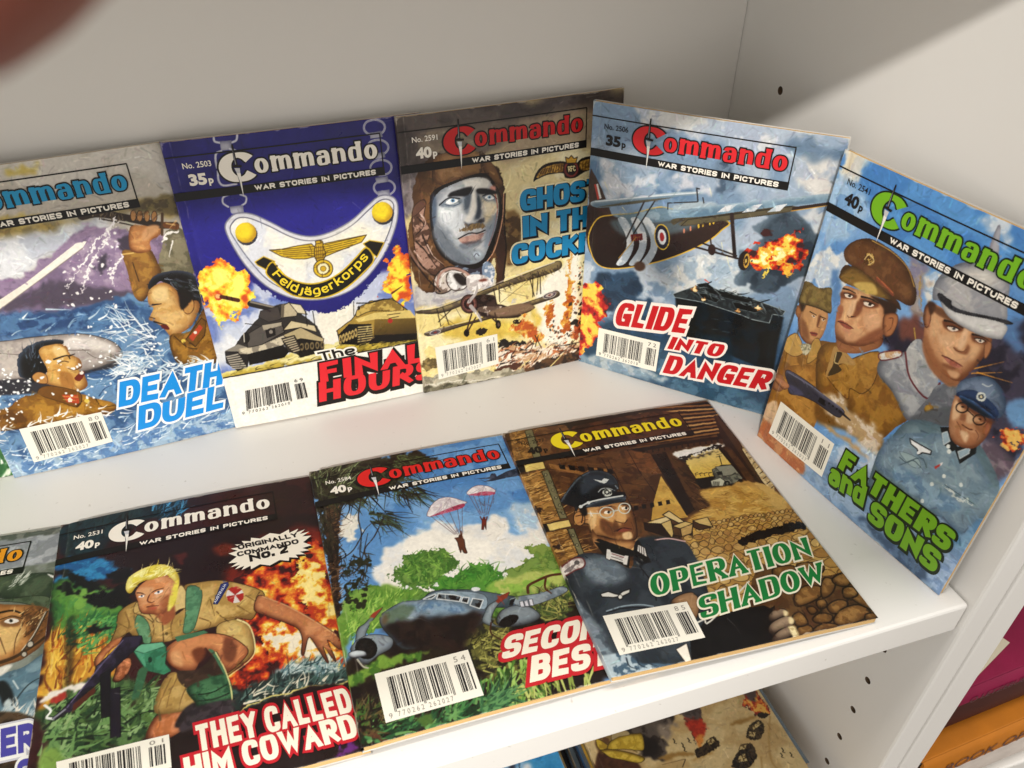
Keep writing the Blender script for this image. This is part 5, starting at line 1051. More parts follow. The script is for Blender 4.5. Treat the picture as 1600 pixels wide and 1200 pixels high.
comic('''
P c=7e97b2 n=a9b6c6 ns=262.2 nh=0.3 | -5 -5 1005 -5 1005 1298 -5 1298
P c=5f7f9f b=47.7 r=31.8 rs=119.2 n=7d98b4 ns=71.5 s=1 | 13 1091 272 1029 372 1077 481 1037 387 959 26 890
P c=c9cfd8 b=15.9 r=23.8 rs=95.3 n=93a9c0 ns=63.6 s=1 | 33 1033 161 1040 275 1000 212 926 74 923
P c=d5d5d2 b=7.9 r=23.8 rs=87.4 n=b4bcc8 ns=55.6 a=0.9 s=1 | 212 1300 340 1324 472 1289 468 1220 356 1203 236 1213
P c=c4c8d2 b=11.1 r=23.8 rs=79.5 n=9aabc0 ns=47.7 s=1 | 346 1043 473 1094 565 1053 530 1002 384 982
P c=cfd2d6 b=9.5 r=20.7 rs=71.5 n=a7b3c6 ns=47.7 s=1 | 537 1271 654 1295 736 1242 796 1264 796 1205 593 1219
P c=d7d4cf b=12.7 r=28.6 rs=95.3 n=a9b4c2 ns=71.5 s=1 | 809 1233 1006 1226 1017 1081 922 1076 844 1104
P c=4f6378 b=11.1 r=19.1 rs=47.7 n=6f859c ns=31.8 s=1 | 524 1132 608 1132 629 1057 577 1026 549 1064
P c=5d7791 b=19.9 r=31.8 rs=95.3 a=0.8 s=1 | 744 1236 861 1202 979 1235 986 1281 812 1280
P c=7d96b0 b=23.8 r=31.8 rs=127.1 n=b9c4d0 ns=103.3 nh=0.2 s=1 | 64 582 380 640 567 768 778 595 22 394
P c=d3d6d4 b=19.1 r=31.8 rs=111.2 n=a0b3c4 ns=63.6 s=1 | 490 658 664 814 749 746 749 587 598 565 446 507
P c=c9cdd0 b=11.1 r=23.8 rs=71.5 s=1 | 856 857 990 1005 1004 921 965 798 911 792
P c=2b4a63 b=50.6 r=28.9 rs=144.5 n=35597a ns=79.4 s=1 | -14 165 302 460 466 378 689 375 890 539 1044 95 932 6 -32 -16
P c=33566e b=28.9 n=4a7088 ns=43.3 nh=0.2 s=1 | 372 244 922 59 932 6 431 20
P c=7f97a8 b=17.3 r=13 rs=43.3 n=a9b5ba ns=36.1 s=1 | -7 42 139 78 408 70 431 20 4 -14
P c=b8c4cc b=21.7 r=21.7 rs=65 s=1 | 655 625 771 700 816 605 707 607
P c=34506a b=8.7 r=24.6 rs=50.6 n=2a3f55 ns=43.3 s=1 | 51 505 214 562 317 464 310 385 153 341 83 401
F c=39333f,6b1f28,b3201c,d8362a,f09a3a,f6d24e r=18.8 rs=65 b=122.8 ns=50.6 q=0.95 z=1.4 | -45 455 61 473 139 416 131 308 63 188 11 37 -32 -16
P c=2f3d4a r=27 rs=71.5 b=4.8 n=455563 ns=55.6 k=6b7d8c kx=15.9 ky=-15.9 kb=23.8 s=1 | 720 904 832 973 921 932 993 911 987 764 946 664 846 622 723 648 693 773 752 810
F c=4a2426,a82018,d9381a,ee6a1e,f7b030,fbe36a,fff3b0 r=28.6 rs=55.6 b=135.1 ns=35.8 q=1 z=1.4 | 741 831 808 885 895 897 939 853 944 769 892 716 815 705 748 754
L c=f3b53a w=12.7 r=11.1 rs=23.8 a=0.9 s=1 | 768 798 831 805 917 730
L c=f6d24e w=12.7 r=11.1 rs=23.8 s=1 | 815 705 845 808 880 871
L c=fff0a0 w=15.9 r=7.9 rs=15.9 s=1 | 828 785 873 807
P c=4c3a33 s=0 | 6 1013 65 929 129 804 85 770 18 755 -3 949
P c=c0463a s=0 | 25 942 35 946 56 884 46 877
P c=d8d6d2 s=0 | 35 946 43 949 65 889 56 884
P c=3b2722 k=5a4038 kx=-7.9 ky=-0 kb=15.9 s=1 | 4 845 129 804 125 693 108 574 55 579 6 666
P c=44302a g=241512 ga=270 o=e3b53c ow=5.6 s=1 | 13 685 50 787 123 823 219 851 325 901 394 905 619 902 605 857 548 788 422 693 284 617 135 563 55 579
P c=6d8798 n=8ea4b2 ns=31.8 b=6.4 s=1 | 123 823 219 851 325 899 394 905 400 860 294 822 182 815
P c=5b6b72 b=14.3 a=0.9 s=1 | 118 777 141 806 294 822 401 857 507 859 408 798 205 736
P c=6d8594 b=7.9 a=0.8 s=1 | 153 809 197 826 251 780 229 750 169 771
P c=d4dade n=a9b6c2 ns=39.7 s=1 | 149 810 185 820 226 758 232 683 201 605 159 592 198 675 192 742
P c=d4dade n=a9b6c2 ns=39.7 s=1 | 208 822 243 832 285 771 291 696 261 620 220 607 257 689 251 755
P c=d4dade n=a9b6c2 ns=39.7 s=1 | 260 833 294 842 336 782 343 708 314 633 274 620 310 701 302 766
P c=e2b93a | 391 783 394 765 393 747 388 731 381 720 371 713 360 713 349 718 338 728 330 743 324 761 322 779 323 797 328 812 335 823 345 829 356 830 367 825 377 815 385 800
P c=26263a | 387 782 390 765 389 749 385 735 379 724 370 718 360 718 350 723 341 732 333 746 328 762 326 779 327 795 331 809 337 819 346 825 356 825 365 820 375 811 382 798
P c=d9dcdf | 376 778 378 767 377 757 375 748 371 741 366 737 360 737 353 740 348 747 343 755 339 766 338 777 338 787 341 796 345 803 350 806 356 806 362 803 368 797 373 788
P c=b02a2e | 368 775 369 769 368 763 367 757 365 754 362 751 359 751 356 753 352 757 350 762 348 769 347 775 347 781 348 786 350 790 353 792 356 792 360 790 363 786 366 781
P c=8c2b2c s=0 | 214 751 268 769 274 739 222 719
L c=321414 w=3.2 s=0 | 225 724 225 753
L c=321414 w=3.2 s=0 | 235 726 235 755
L c=321414 w=3.2 s=0 | 244 728 245 757
L c=321414 w=3.2 s=0 | 254 730 254 759
L c=321414 w=3.2 s=0 | 264 733 264 761
P c=d98a6a | 454 822 454 819 454 816 454 813 453 811 452 810 450 811 449 812 448 814 447 817 446 821 446 824 446 827 447 830 448 832 449 832 450 832 451 831 452 829 453 826
P c=d98a6a | 479 837 480 834 480 831 479 828 478 826 477 826 476 826 475 827 474 830 473 832 472 836 472 839 472 842 472 845 473 847 474 847 475 847 477 846 478 844 479 841
P c=e2b93a | 512 857 512 854 512 850 511 848 511 846 509 845 508 846 507 847 506 849 505 852 504 855 504 859 504 862 504 864 505 866 506 867 508 867 509 865 510 863 511 860
P c=e2b93a | 529 865 529 862 529 859 529 856 528 855 527 854 526 854 525 856 523 858 523 861 522 864 522 867 522 870 522 873 523 875 524 875 525 875 526 874 527 872 528 869
P c=e2b93a | 557 879 557 876 557 873 557 870 556 868 555 868 554 868 553 869 551 871 550 874 550 878 549 881 549 884 550 886 551 888 552 889 553 889 554 887 555 885 556 882
P c=e2b93a | 571 887 571 883 571 880 570 878 570 876 569 875 567 876 566 877 565 879 564 882 563 885 563 888 563 891 563 894 564 896 565 896 566 896 568 895 569 893 570 890
P c=647d90 k=b9c8d0 ka=0.7 kx=3.2 ky=-6.4 kb=7.9 s=1 | 16 847 36 871 189 917 385 978 497 1002 488 988 387 959 215 895 63 844
L c=d3dbe0 w=4.8 s=1 | 36 867 266 936 487 997
P c=5d5540 a=0.8 s=1 | 46 843 215 893 388 957 214 906
P c=64839a n=7b98ac ns=47.7 k=a9bcc8 ka=0.7 kx=0 ky=-6.4 kb=9.5 s=1 | 396 864 401 916 524 948 689 996 831 1039 981 1084 991 1058 863 1015 708 966 503 890
P c=4b4334 n=5d543e ns=39.7 s=1 | 396 864 517 899 708 966 860 1013 859 989 647 912 507 863 434 840 441 873 403 837
P c=6a6148 a=0.8 s=1 | 460 873 643 935 852 1006 848 989 646 916 437 843
L c=2a241c w=3.2 s=0 | 434 840 460 874 643 935 857 1011
P c=3c2a22 s=0 | 858 1007 986 1052 988 1040 905 1008 859 989
L c=e0a83c w=3.2 s=0 | 858 991 989 1039
P c=d5dade s=0 n=b4c0c8 ns=31.8 | 575 929 605 964 649 980 623 944
P c=d5dade s=0 n=b4c0c8 ns=31.8 | 675 949 704 984 746 999 721 963
P c=d5dade s=0 n=b4c0c8 ns=31.8 | 770 969 798 1002 839 1018 816 983
P c=a4b4be b=4.8 s=1 | 392 922 492 961 573 965 496 935 410 906
L c=2c2624 w=4.8 s=0 | 368 901 365 928 486 957
L c=2c2624 w=5.6 s=0 | 490 960 477 1014 488 1013
L c=2c2624 w=4.8 s=0 | 515 958 508 979
L c=3f3a3c w=7.2 s=0 | 261 912 198 731 184 698
L c=33302f w=6.4 s=0 | 307 924 228 758
L c=c79e3e w=3.2 s=0 | 242 745 169 624
L c=3a2a28 w=15.9 s=0 | 635 932 678 753
L c=26191a w=11.1 s=0 | 655 844 681 750
L c=33231f w=8.7 s=0 | 483 761 690 748
L c=33231f w=7.9 s=0 | 518 786 684 759
L c=4a3a32 w=7.2 s=0 | 566 808 584 747
P c=2a1c1a | 743 746 743 733 740 720 735 710 729 703 721 700 713 702 706 707 700 717 696 729 694 742 695 756 698 768 703 778 709 785 717 788 724 786 731 780 737 771 741 760
P c=c79a3e | 741 748 741 737 740 728 737 720 734 715 730 713 727 714 723 719 720 726 718 735 716 746 717 756 718 765 720 773 723 778 727 780 731 778 734 774 737 767 740 758
P c=2a1c1a | 735 747 735 740 734 733 733 727 731 724 729 722 726 723 724 727 722 732 720 738 719 746 719 753 720 760 722 765 724 769 726 770 728 769 731 766 733 761 734 754
P c=d9b45a | 730 745 730 742 729 739 729 737 728 735 727 735 726 735 724 736 724 739 723 741 723 744 723 747 723 750 724 752 725 753 726 754 727 754 728 752 729 750 729 748
P c=3a2420 | 595 766 595 758 594 751 592 744 588 740 583 737 578 738 573 740 568 745 565 751 563 759 562 767 564 775 566 781 570 785 575 788 580 788 585 785 590 780 593 774
P c=5a4030 b=3.2 | 298 616 298 608 295 601 289 594 283 589 275 585 266 585 259 586 252 590 248 596 246 603 246 611 249 619 255 625 262 630 270 633 278 634 285 633 292 629 296 623
L c=e6e0a8 w=3.2 w2=0.8 s=1 | 530 1024 543 989
L c=e6e0a8 w=3.2 w2=0.8 s=1 | 75 963 103 917
L c=e6e0a8 w=3.2 w2=0.8 s=1 | 165 868 187 849
L c=e6e0a8 w=3.2 w2=0.8 s=1 | 614 803 629 758
L c=e6e0a8 w=3.2 w2=0.8 s=1 | 646 746 671 686
L c=e6e0a8 w=3.2 w2=0.8 s=1 | 443 655 464 617
P c=15191c s=0 b=7.2 n=0f1f2a ns=57.8 | 453 500 898 534 926 526 929 380 945 160 870 250 597 304 489 315
P c=0f2c3c b=14.4 s=0 a=0.8 | 584 343 727 369 759 223 683 234
P c=0f1214 s=0 b=4.3 | 838 419 881 448 902 269 876 261
P c=262d31 s=0 o=9aa6a8 ow=2.9 n=3a4448 ns=21.7 | 441 513 488 546 548 586 626 586 780 580 926 557 918 531 878 528 874 483 799 481 748 491 640 502 574 508 450 499
P c=0e1214 s=0 o=7d8a8e ow=1.4 | 540 588 581 606 627 583 691 580 782 572 771 554 660 555 566 563
P c=0e1214 s=0 o=7d8a8e ow=1.4 | 518 542 589 553 648 540 637 521 563 530
P c=0e1214 s=0 o=7d8a8e ow=1.4 | 704 543 799 554 842 542 806 516 722 517
S c=0c1012,6d777a m=60 l=36.1 w=5.1 ang=-10 sp=50 | 547 590 653 593 910 569 895 548 662 540 518 542
L c=0c1012 w=5.1 s=0 | 807 564 852 592
L c=0c1012 w=5.1 s=0 | 562 584 600 615
L c=e0583e w=6.5 w2=2.2 s=1 | 572 618 591 609
F c=8a5a30,d9a060,f3d9a0 r=4.3 rs=10.1 b=10.1 ns=8.7 | 516 558 531 581 550 566 535 547
F c=8a5a30,d9a060,f3d9a0 r=4.3 rs=10.1 b=10.1 ns=8.7 | 566 516 576 532 590 522 580 509
F c=8a5a30,d9a060,f3d9a0 r=4.3 rs=10.1 b=10.1 ns=8.7 | 800 538 811 559 829 546 817 529
F c=8a5a30,d9a060,f3d9a0 r=4.3 rs=10.1 b=10.1 ns=8.7 | 728 502 736 517 749 508 740 495
L c=39454d w=3.6 s=0 | 628 437 657 441
L c=39454d w=3.6 s=0 | 686 441 714 445
L c=39454d w=3.6 s=0 | 637 385 665 389
L c=39454d w=3.6 s=0 | 687 387 716 391
''',
 [('title_lettering', 'GLIDE', [173.3, 271.1, 525.4, 329.4, 196.3, 404.1], {'t': 0.34, 'th': 0.2, 'wx': 0.55, 'gap': 0.07, 'layers': [('f0e6dc', 0.13), ('c01820', 0)]}), ('title_lettering', 'INTO', [450.3, 223.1, 698.7, 252.0, 468.5, 295.7], {'t': 0.34, 'th': 0.21, 'wx': 0.55, 'gap': 0.07, 'layers': [('f0e6dc', 0.15), ('c01820', 0)]}), ('title_lettering', 'DANGER', [443.7, 81.6, 924.3, 138.8, 467.6, 192.0], {'t': 0.34, 'th': 0.2, 'wx': 0.55, 'gap': 0.06, 'layers': [('f0e6dc', 0.13), ('c01820', 0)]})],
 Matrix([[0.686868, -0.005567, -0.726761, -0.098779], [-0.726766, 0.001549, -0.686884, -0.014809], [0.00495, 0.999983, -0.002982, 9.1e-05], [0.0, 0.0, 0.0, 1.0]]),'comic with a glider over a dark tower, standing across the shelf corner',Sheet(.0011),(400, 517),{'c': 'd8242c', 'line': '14110f', 'frame': '14110f', 'no': '2506', 'price': '35', 't': '17151a'},([94.1, 66.9, 410.3, 75.3, 412.8, 245.8, 98.4, 231.9], '72', '9770262262010', True, '2a2624'),7,0.003,1.0)
comic('''
P c=5f93cf n=7aa6d8 ns=158 nh=0.4 | -5 -5 1005 -5 1005 1298 -5 1298
P c=e8dcc0 b=6.1 r=14.6 rs=48.6 n=d4d4cc ns=36.5 s=1 | 6 1299 152 1314 106 1237 75 1186 14 1145 12 1072 15 1181
P c=9fc0e2 b=24.3 r=18.2 rs=60.8 n=7fabdc ns=48.6 s=1 | -4 1151 152 1214 208 1185 164 1049 61 953 26 872 -7 1039
P c=5a97d6 b=24.3 n=4a86c8 ns=85.1 s=1 | 106 1237 156 1305 536 1302 700 1299 787 1177 406 1050 171 1170
P c=dfe1dd b=4.9 r=13.4 rs=42.5 n=b8c8da ns=36.5 s=1 | 17 894 56 964 102 933 164 974 178 904 190 818 119 809 9 782 4 841
P c=5a86b8 b=8.5 r=8.5 rs=18.2 s=1 | 115 861 144 888 190 818 170 767
P c=c8d3de b=12.2 r=18.2 rs=42.5 n=9ab6d4 ns=36.5 s=1 | 549 1287 679 1300 681 1230 624 1236
P c=d8d8d2 b=6.1 r=10.9 rs=30.4 n=a8c0d8 ns=24.3 s=1 | 482 1027 500 1059 530 1062 531 1005 513 960
P c=8a7a8a b=12.2 r=14.6 rs=36.5 n=a8907a ns=30.4 a=0.8 s=1 | 373 1093 430 1084 466 1049 528 870 495 883 450 952
L c=a88a50 w=8.5 w2=3.6 r=4.9 rs=12.2 s=1 | 461 1017 531 884
P c=2e2a3c b=16 r=20.1 rs=60.2 n=4a4458 ns=60.2 s=1 | 398 782 449 846 538 882 747 960 778 997 854 1082 992 830 1007 632 897 649 714 751 495 743 424 723
P c=7a4a3e b=16 r=13.4 rs=33.4 s=1 | 444 857 534 893 553 849 502 798
P c=5a7fae b=16 r=13.4 rs=40.1 s=1 | 781 1017 832 1034 861 976 819 964
P c=6e9ac8 b=8 r=13.4 rs=33.4 s=1 | 903 794 952 841 997 752 951 746
L c=e09a3a w=4 w2=1.3 s=1 | 753 839 827 911
L c=e09a3a w=4 w2=1.3 s=1 | 754 822 837 878
L c=e09a3a w=4 w2=1.3 s=1 | 768 835 880 866
L c=caa84a w=5.3 w2=2 s=1 | 511 853 537 812
F c=8a2a20,d8502a,f08a3a,f8c060 r=10.7 rs=16 b=33.4 ns=17.4 q=1.1 | 913 683 919 723 956 736 976 757 989 718 973 677 943 662
P c=6a5a68 b=13.4 n=8a7a84 ns=33.4 s=1 | 879 605 907 656 1007 632 996 579 960 518
P c=8fb0d4 b=13.4 r=13.4 rs=40.1 n=b8cade ns=40.1 s=1 | 269 57 448 300 582 360 683 320 612 86 425 29
P c=7795b8 b=24.3 r=12.2 rs=48.6 n=93acc8 ns=54.7 s=1 | 277 26 469 207 804 325 985 518 994 265 1018 13 734 -26
P c=5d7897 b=12.2 r=9.7 rs=30.4 n=48607e ns=30.4 s=1 | 616 58 746 57 889 76 970 57 880 -3 667 17
P c=9fb8da b=8.5 r=8.5 rs=24.3 n=7f9cc4 ns=24.3 s=1 | 930 50 1002 192 1020 127 1013 8
P c=5d88ae b=14.6 n=7ba0bf ns=36.5 s=1 | 921 336 984 495 1003 366 996 234 953 225
P c=c2905e n=c4915e ns=35.4 k=6e4226 kx=7.1 ky=7.1 kb=12.4 s=1 | 12 703 110 733 156 717 167 672 163 617 139 565 98 552 58 567 24 614
P c=a8713f k=5e3820 kx=3.5 ky=-0 kb=4.4 | 27 657 31 650 32 642 32 635 31 630 27 626 23 625 17 626 12 629 6 634 2 641 -2 648 -3 656 -3 663 -2 668 2 672 6 673 12 672 17 669 23 664
P c=3a2818 b=2.7 s=1 | 9 693 39 701 38 669 27 658
P c=d2a06c b=6.2 s=1 | 92 667 116 685 123 637 95 610
P c=8a5a34 b=8.9 s=1 | 40 633 77 621 109 575 69 574
P c=7a4a2c b=2.7 s=1 | 118 688 129 690 132 652 123 643
L c=26160e w=4.4 w2=2.7 s=1 | 71 680 107 684
L c=26160e w=4.4 w2=2.7 s=1 | 127 689 155 694
P c=e0c8b0 s=1 | 83 672 104 677 98 667
P c=e0c8b0 s=1 | 135 683 153 687 144 678
P c=20140e | 100 675 100 674 100 673 99 672 98 671 97 670 95 670 94 670 93 670 92 670 91 671 91 672 92 673 92 674 93 675 95 676 96 676 97 676 98 676 99 676
P c=20140e | 150 687 150 686 149 685 149 684 148 683 147 682 145 682 144 681 143 681 142 682 141 682 141 683 142 684 142 685 143 686 144 687 146 688 147 688 148 688 149 688
L c=6a3c22 w=3.5 w2=1.8 s=1 | 126 680 127 645 142 647
P c=9a4a3c s=1 | 103 606 130 619 141 617 134 602 113 597
L c=3a1a12 w=2.7 s=1 | 104 602 139 616
P c=6f5c30 k=4a3c1e kx=4.9 ky=4.9 kb=8.5 n=8a7640 ns=24.3 s=1 | 2 686 -3 768 25 786 77 788 133 816 150 777 167 724 90 711
L c=3a2e18 w=3 s=1 | 4 685 91 710 166 725
P c=a87a34 n=8a6026 ns=33.4 k=6a4a20 kx=5.3 ky=6.7 kb=13.4 s=1 | -14 488 52 536 98 521 152 586 180 610 258 625 278 532 205 452 68 328 -10 332
P c=c09850 o=5a3c1c ow=2.7 s=1 | -8 501 41 563 101 514 67 468 8 458
P c=b89048 o=5a3c1c ow=2.7 s=1 | 128 572 154 603 183 555 136 476
P c=c8c0a0 n=8a8468 ns=6.7 s=1 | 78 534 128 559 128 522 106 500
P c=a06f2c n=b8863c ns=46.8 k=7a5220 kx=6.7 ky=5.3 kb=20.1 s=1 | -10 332 81 433 202 484 272 286 214 170 -11 83 -7 6 -24 153
P c=e0bfa0 b=6.7 a=0.8 s=1 | -6 166 52 225 74 105 8 97
L c=6a4418 w=4 s=1 | 19 457 37 380 100 384
L c=d8b878 w=6.7 b=2.7 s=1 | 189 517 221 462 216 399
P c=9a6a48 k=6a4028 kx=5.3 ky=4 kb=6.7 s=1 | -38 314 5 350 40 345 68 328 49 278 3 266
P c=c48a5a b=10.7 n=b0683c ns=33.4 s=1 | -26 -9 -11 83 124 122 246 117 298 11 141 -14
P c=8a5f24 n=a87a30 ns=46.8 k=5e4018 kx=9.4 ky=9.4 kb=26.7 s=1 | 168 546 236 635 334 615 384 661 425 701 463 633 620 568 594 485 540 378 426 397 336 436 257 347
P c=9a6e2c o=4a3014 ow=3.3 n=b08238 ns=33.4 s=1 | 277 556 416 703 447 592 419 517 363 504 365 456 238 490
P c=b08a50 s=1 | 241 622 334 615 342 596 282 567 269 509 241 483 234 570
P c=4a3a22 s=1 | 248 594 277 612 275 562 300 546 249 488 255 542
L c=c8b078 w=4.7 s=1 | 251 597 257 560 275 562
P c=7a5420 b=13.4 s=1 | 246 375 412 387 563 404 570 350 415 337 274 279
P c=d6c4ae b=10.7 r=9.4 rs=20.1 n=b89a70 ns=26.7 s=1 | 246 375 331 450 415 423 555 423 559 333 451 337 299 341
P c=c49a62 b=10.7 r=6.7 rs=20.1 s=1 | 274 279 426 310 555 303 471 291 397 288
P c=a06a42 k=60361e kx=0 ky=-10.6 kb=10.6 s=1 | 221 661 248 666 399 753 407 787 420 736 396 697 329 641 257 614
P c=cc9468 n=d8a678 ns=44.3 k=6f4226 kx=-8.9 ky=12.4 kb=21.2 s=1 | 184 849 256 868 358 883 394 874 410 826 414 776 403 744 354 689 288 654 236 649 213 671 197 719 191 786
P c=3a2416 b=2.7 s=1 | 304 872 367 888 416 895 425 863 405 838 383 840 368 860
P c=b07448 k=5e3820 kx=3.5 ky=-0 kb=5.3 o=5a3420 ow=2.7 s=1 | 386 834 407 857 434 863 446 835 442 789 419 769 400 792
L c=6a3c24 w=4.4 w2=1.8 s=1 | 406 835 423 843 429 809 419 789
P c=e0b48a b=4.4 s=1 | 241 822 262 831 261 774 243 756 237 766
P c=8a5434 b=6.2 s=1 | 263 829 293 820 287 780 266 762 265 791
P c=7a4628 b=4.4 s=1 | 182 825 242 847 253 833 211 811 188 804
P c=7a4628 b=5.3 s=1 | 271 845 340 864 351 851 317 828 280 823
P c=d8a47a b=12.4 s=1 | 307 799 371 829 384 774 340 749
P c=cf9a70 b=8.9 s=1 | 258 697 318 721 319 692 272 664
P c=925a3a b=8.9 s=1 | 347 733 390 787 412 761 368 710 314 676
P c=a86a48 b=5.3 s=1 | 189 765 213 778 219 736 201 721
L c=20130c w=7.1 w2=3.5 s=1 | 185 840 213 848 243 850
L c=20130c w=8 w2=3.5 s=1 | 272 851 308 862 347 864
P c=e6d4c0 s=1 | 200 826 235 836 231 824 209 817
P c=e6d4c0 s=1 | 290 840 332 850 323 836 296 830
P c=2a1c14 | 229 832 229 830 229 829 228 827 226 825 224 824 222 823 220 823 218 823 216 824 215 825 215 827 216 829 217 831 218 832 220 833 222 834 224 835 226 834 228 833
P c=2a1c14 | 323 847 324 845 323 843 322 841 321 839 319 838 316 837 314 837 312 837 310 838 309 839 309 841 309 843 310 845 312 847 314 849 316 850 319 850 321 849 322 848
L c=2a180e w=3.5 s=1 | 195 826 215 835 239 837
L c=2a180e w=3.5 s=1 | 286 840 308 849 336 851
L c=6a3a22 w=3.5 w2=2.7 s=1 | 243 756 253 754 276 771
P c=4a2416 | 270 767 270 766 269 765 268 764 266 762 264 761 262 760 260 759 259 759 257 759 257 760 257 761 257 762 259 763 260 765 262 766 264 767 266 768 268 768 269 768
P c=a85a48 n=96503e ns=8.9 s=1 | 212 717 228 728 251 729 284 725 265 710 236 708
L c=48201a w=4.4 w2=1.8 s=1 | 211 714 247 724 287 725
P c=c88a6a b=2.7 s=1 | 244 704 276 711 270 697 248 693
P c=6a4424 n=7d5530 ns=36.5 k=3e2612 kx=-7.3 ky=-4.9 kb=18.2 s=1 | 135 968 151 1006 184 1036 234 1058 320 1057 399 1035 461 981 478 935 460 914 420 911 371 911 281 916 197 933 155 939
P c=55371c k=3a2410 kx=0 ky=4.9 kb=7.3 s=1 | 174 931 278 921 398 913 435 894 433 883 380 890 232 886 162 884 149 897
P c=8a6a2e k=4a3414 kx=4.9 ky=-6.1 kb=9.7 s=1 | 149 877 171 920 210 939 288 932 371 911 389 901 325 881 239 870 171 862
P c=c8a85a b=7.3 s=1 | 220 879 295 917 329 889 270 869
L c=c8a050 w=3 s=1 | 236 1053 323 1052 402 1030 453 983
P c=c09a50 n=5a3c1c ns=8.5 nh=0.1 | 273 999 274 993 273 985 270 978 265 972 258 968 251 966 243 965 235 967 230 972 226 978 224 985 225 992 228 999 234 1005 241 1009 248 1011 256 1012 263 1009 269 1005
L c=e0c080 w=3.6 s=1 | 231 980 243 1004 270 992 257 971
L c=8a4a34 w=12.2 w2=10.9 s=1 | 307 941 354 933 388 920
L c=c8703c w=3 s=1 | 304 947 386 925
P c=3e3c4a k=5c5a6c kx=1.3 ky=-9.4 kb=5.3 o=1c1a22 ow=2.7 s=1 | 47 368 63 396 192 409 263 404 367 406 372 384 349 359 236 351 152 329 99 303 74 341
L c=2a2832 w=13.4 w2=6.7 s=1 | 355 390 412 387
P c=17161c s=0 | 247 385 279 389 280 363 246 362
P c=15141a | 304 393 304 391 304 390 303 388 302 386 300 385 299 384 297 384 295 384 294 385 293 386 293 387 293 389 294 390 295 392 297 393 299 394 300 395 302 395 303 394
P c=15141a | 325 393 325 392 325 390 324 389 323 387 321 386 319 385 318 384 316 384 315 385 314 386 314 388 314 389 315 391 316 392 318 394 319 395 321 395 323 395 324 394
P c=15141a | 345 394 345 392 345 391 344 389 343 388 342 386 340 385 338 385 337 385 336 386 335 387 335 388 335 390 336 391 337 393 338 394 340 395 342 396 343 396 344 395
P c=15141a | 366 394 366 393 366 391 365 390 364 388 362 387 360 386 359 385 357 386 356 386 355 387 355 389 355 390 356 392 357 393 359 395 360 396 362 396 364 396 365 395
L c=77788a w=4 s=1 | 62 385 195 402 358 407
P c=50506a b=2.7 s=1 | 85 339 144 351 169 340 108 308
P c=b88058 k=6a4028 kx=2.7 ky=4 kb=5.3 s=1 | -5 317 54 337 88 332 68 300 24 299
P c=8d9096 n=a8aaac ns=40.1 k=5c6068 kx=6.7 ky=5.3 kb=16 s=1 | 436 677 495 743 537 754 657 655 644 584 619 536 528 598 450 625
P c=9a9da2 n=b4b4b2 ns=26.7 s=1 | 516 749 547 831 660 744 668 662 568 685
L c=6e2e36 w=7.4 s=1 | 515 759 568 685 657 655 673 731
L c=6e2e36 w=6.7 s=1 | 676 726 688 668 744 670
P c=7e8288 n=6a6e76 ns=26.7 s=1 | 657 655 670 722 740 754 781 652 683 566 637 564
P c=c8a078 n=d8d4cc ns=13.4 o=6e2e36 ow=4.7 s=1 | 425 701 491 752 503 734 442 681
P c=b08a3a k=5a4214 kx=-4 ky=5.3 kb=5.3 | 693 634 695 629 694 623 693 617 689 611 685 607 680 605 674 604 669 605 665 608 662 612 660 618 660 624 662 630 666 635 670 639 675 642 681 643 686 642 690 639
L c=4a4a50 w=4 s=1 | 701 624 728 629
P c=5e6268 b=5.3 s=1 | 632 560 744 685 791 644 754 602 660 549
P c=9c6844 b=7.1 s=1 | 563 875 647 797 731 775 703 738 617 759 560 819
P c=ce986c n=daa87c ns=44.3 k=774628 kx=-8.9 ky=12.4 kb=23 s=1 | 524 961 614 965 700 970 756 963 769 937 766 896 754 840 738 789 712 767 652 770 592 796 557 840 536 905
P c=b07850 k=5e3820 kx=4.4 ky=-0 kb=5.3 o=5a3420 ow=2.7 | 549 922 553 910 555 898 556 889 554 881 551 878 547 878 541 882 535 889 529 899 524 910 521 923 518 934 518 944 520 951 523 955 527 955 533 951 539 944 544 934
P c=b07850 o=6a4026 ow=2.7 s=1 | 749 938 769 943 776 911 769 889
P c=9c6640 b=10.6 s=1 | 552 869 583 832 651 789 703 776 662 764 598 790
P c=75452a b=6.2 s=1 | 595 933 661 943 674 934 632 910 605 912
P c=75452a b=5.3 s=1 | 698 939 749 948 753 932 716 919
P c=e0b48c b=4.4 s=1 | 669 944 683 948 695 898 686 870 676 876
P c=885434 b=3.5 s=1 | 662 874 683 868 702 875 702 902 719 890 710 867 677 861
P c=dcac82 b=10.6 s=1 | 600 878 638 896 658 872 622 850
P c=d8a87c b=8.9 s=1 | 718 907 744 914 739 862 719 868
P c=d2a076 b=6.2 s=1 | 679 788 719 800 717 777 691 773
P c=8e5a3a b=4.4 s=1 | 655 801 705 812 693 797 660 790
L c=2a1a12 w=8 w2=3.5 s=1 | 599 933 626 941 666 942
L c=2a1a12 w=7.1 w2=2.7 s=1 | 702 939 728 947 755 948
P c=e4d0bc s=1 | 618 920 654 930 642 916 626 912
P c=e4d0bc s=1 | 717 931 746 940 734 926
P c=3a4048 | 644 927 645 925 645 924 644 922 643 921 641 920 640 919 638 919 637 919 635 920 634 921 634 922 634 924 635 925 636 927 638 928 639 929 641 929 642 928 644 928
P c=3a4048 | 738 935 738 934 738 932 737 931 736 930 735 929 734 929 733 928 731 929 730 929 730 930 729 931 729 933 730 934 731 935 732 936 733 936 735 937 736 936 737 936
L c=2a180e w=3.5 s=1 | 614 920 636 930 658 931
L c=2a180e w=3.5 s=1 | 714 931 732 940 749 940
L c=6a3a22 w=3.5 w2=1.8 s=1 | 665 867 679 863 699 872 704 885
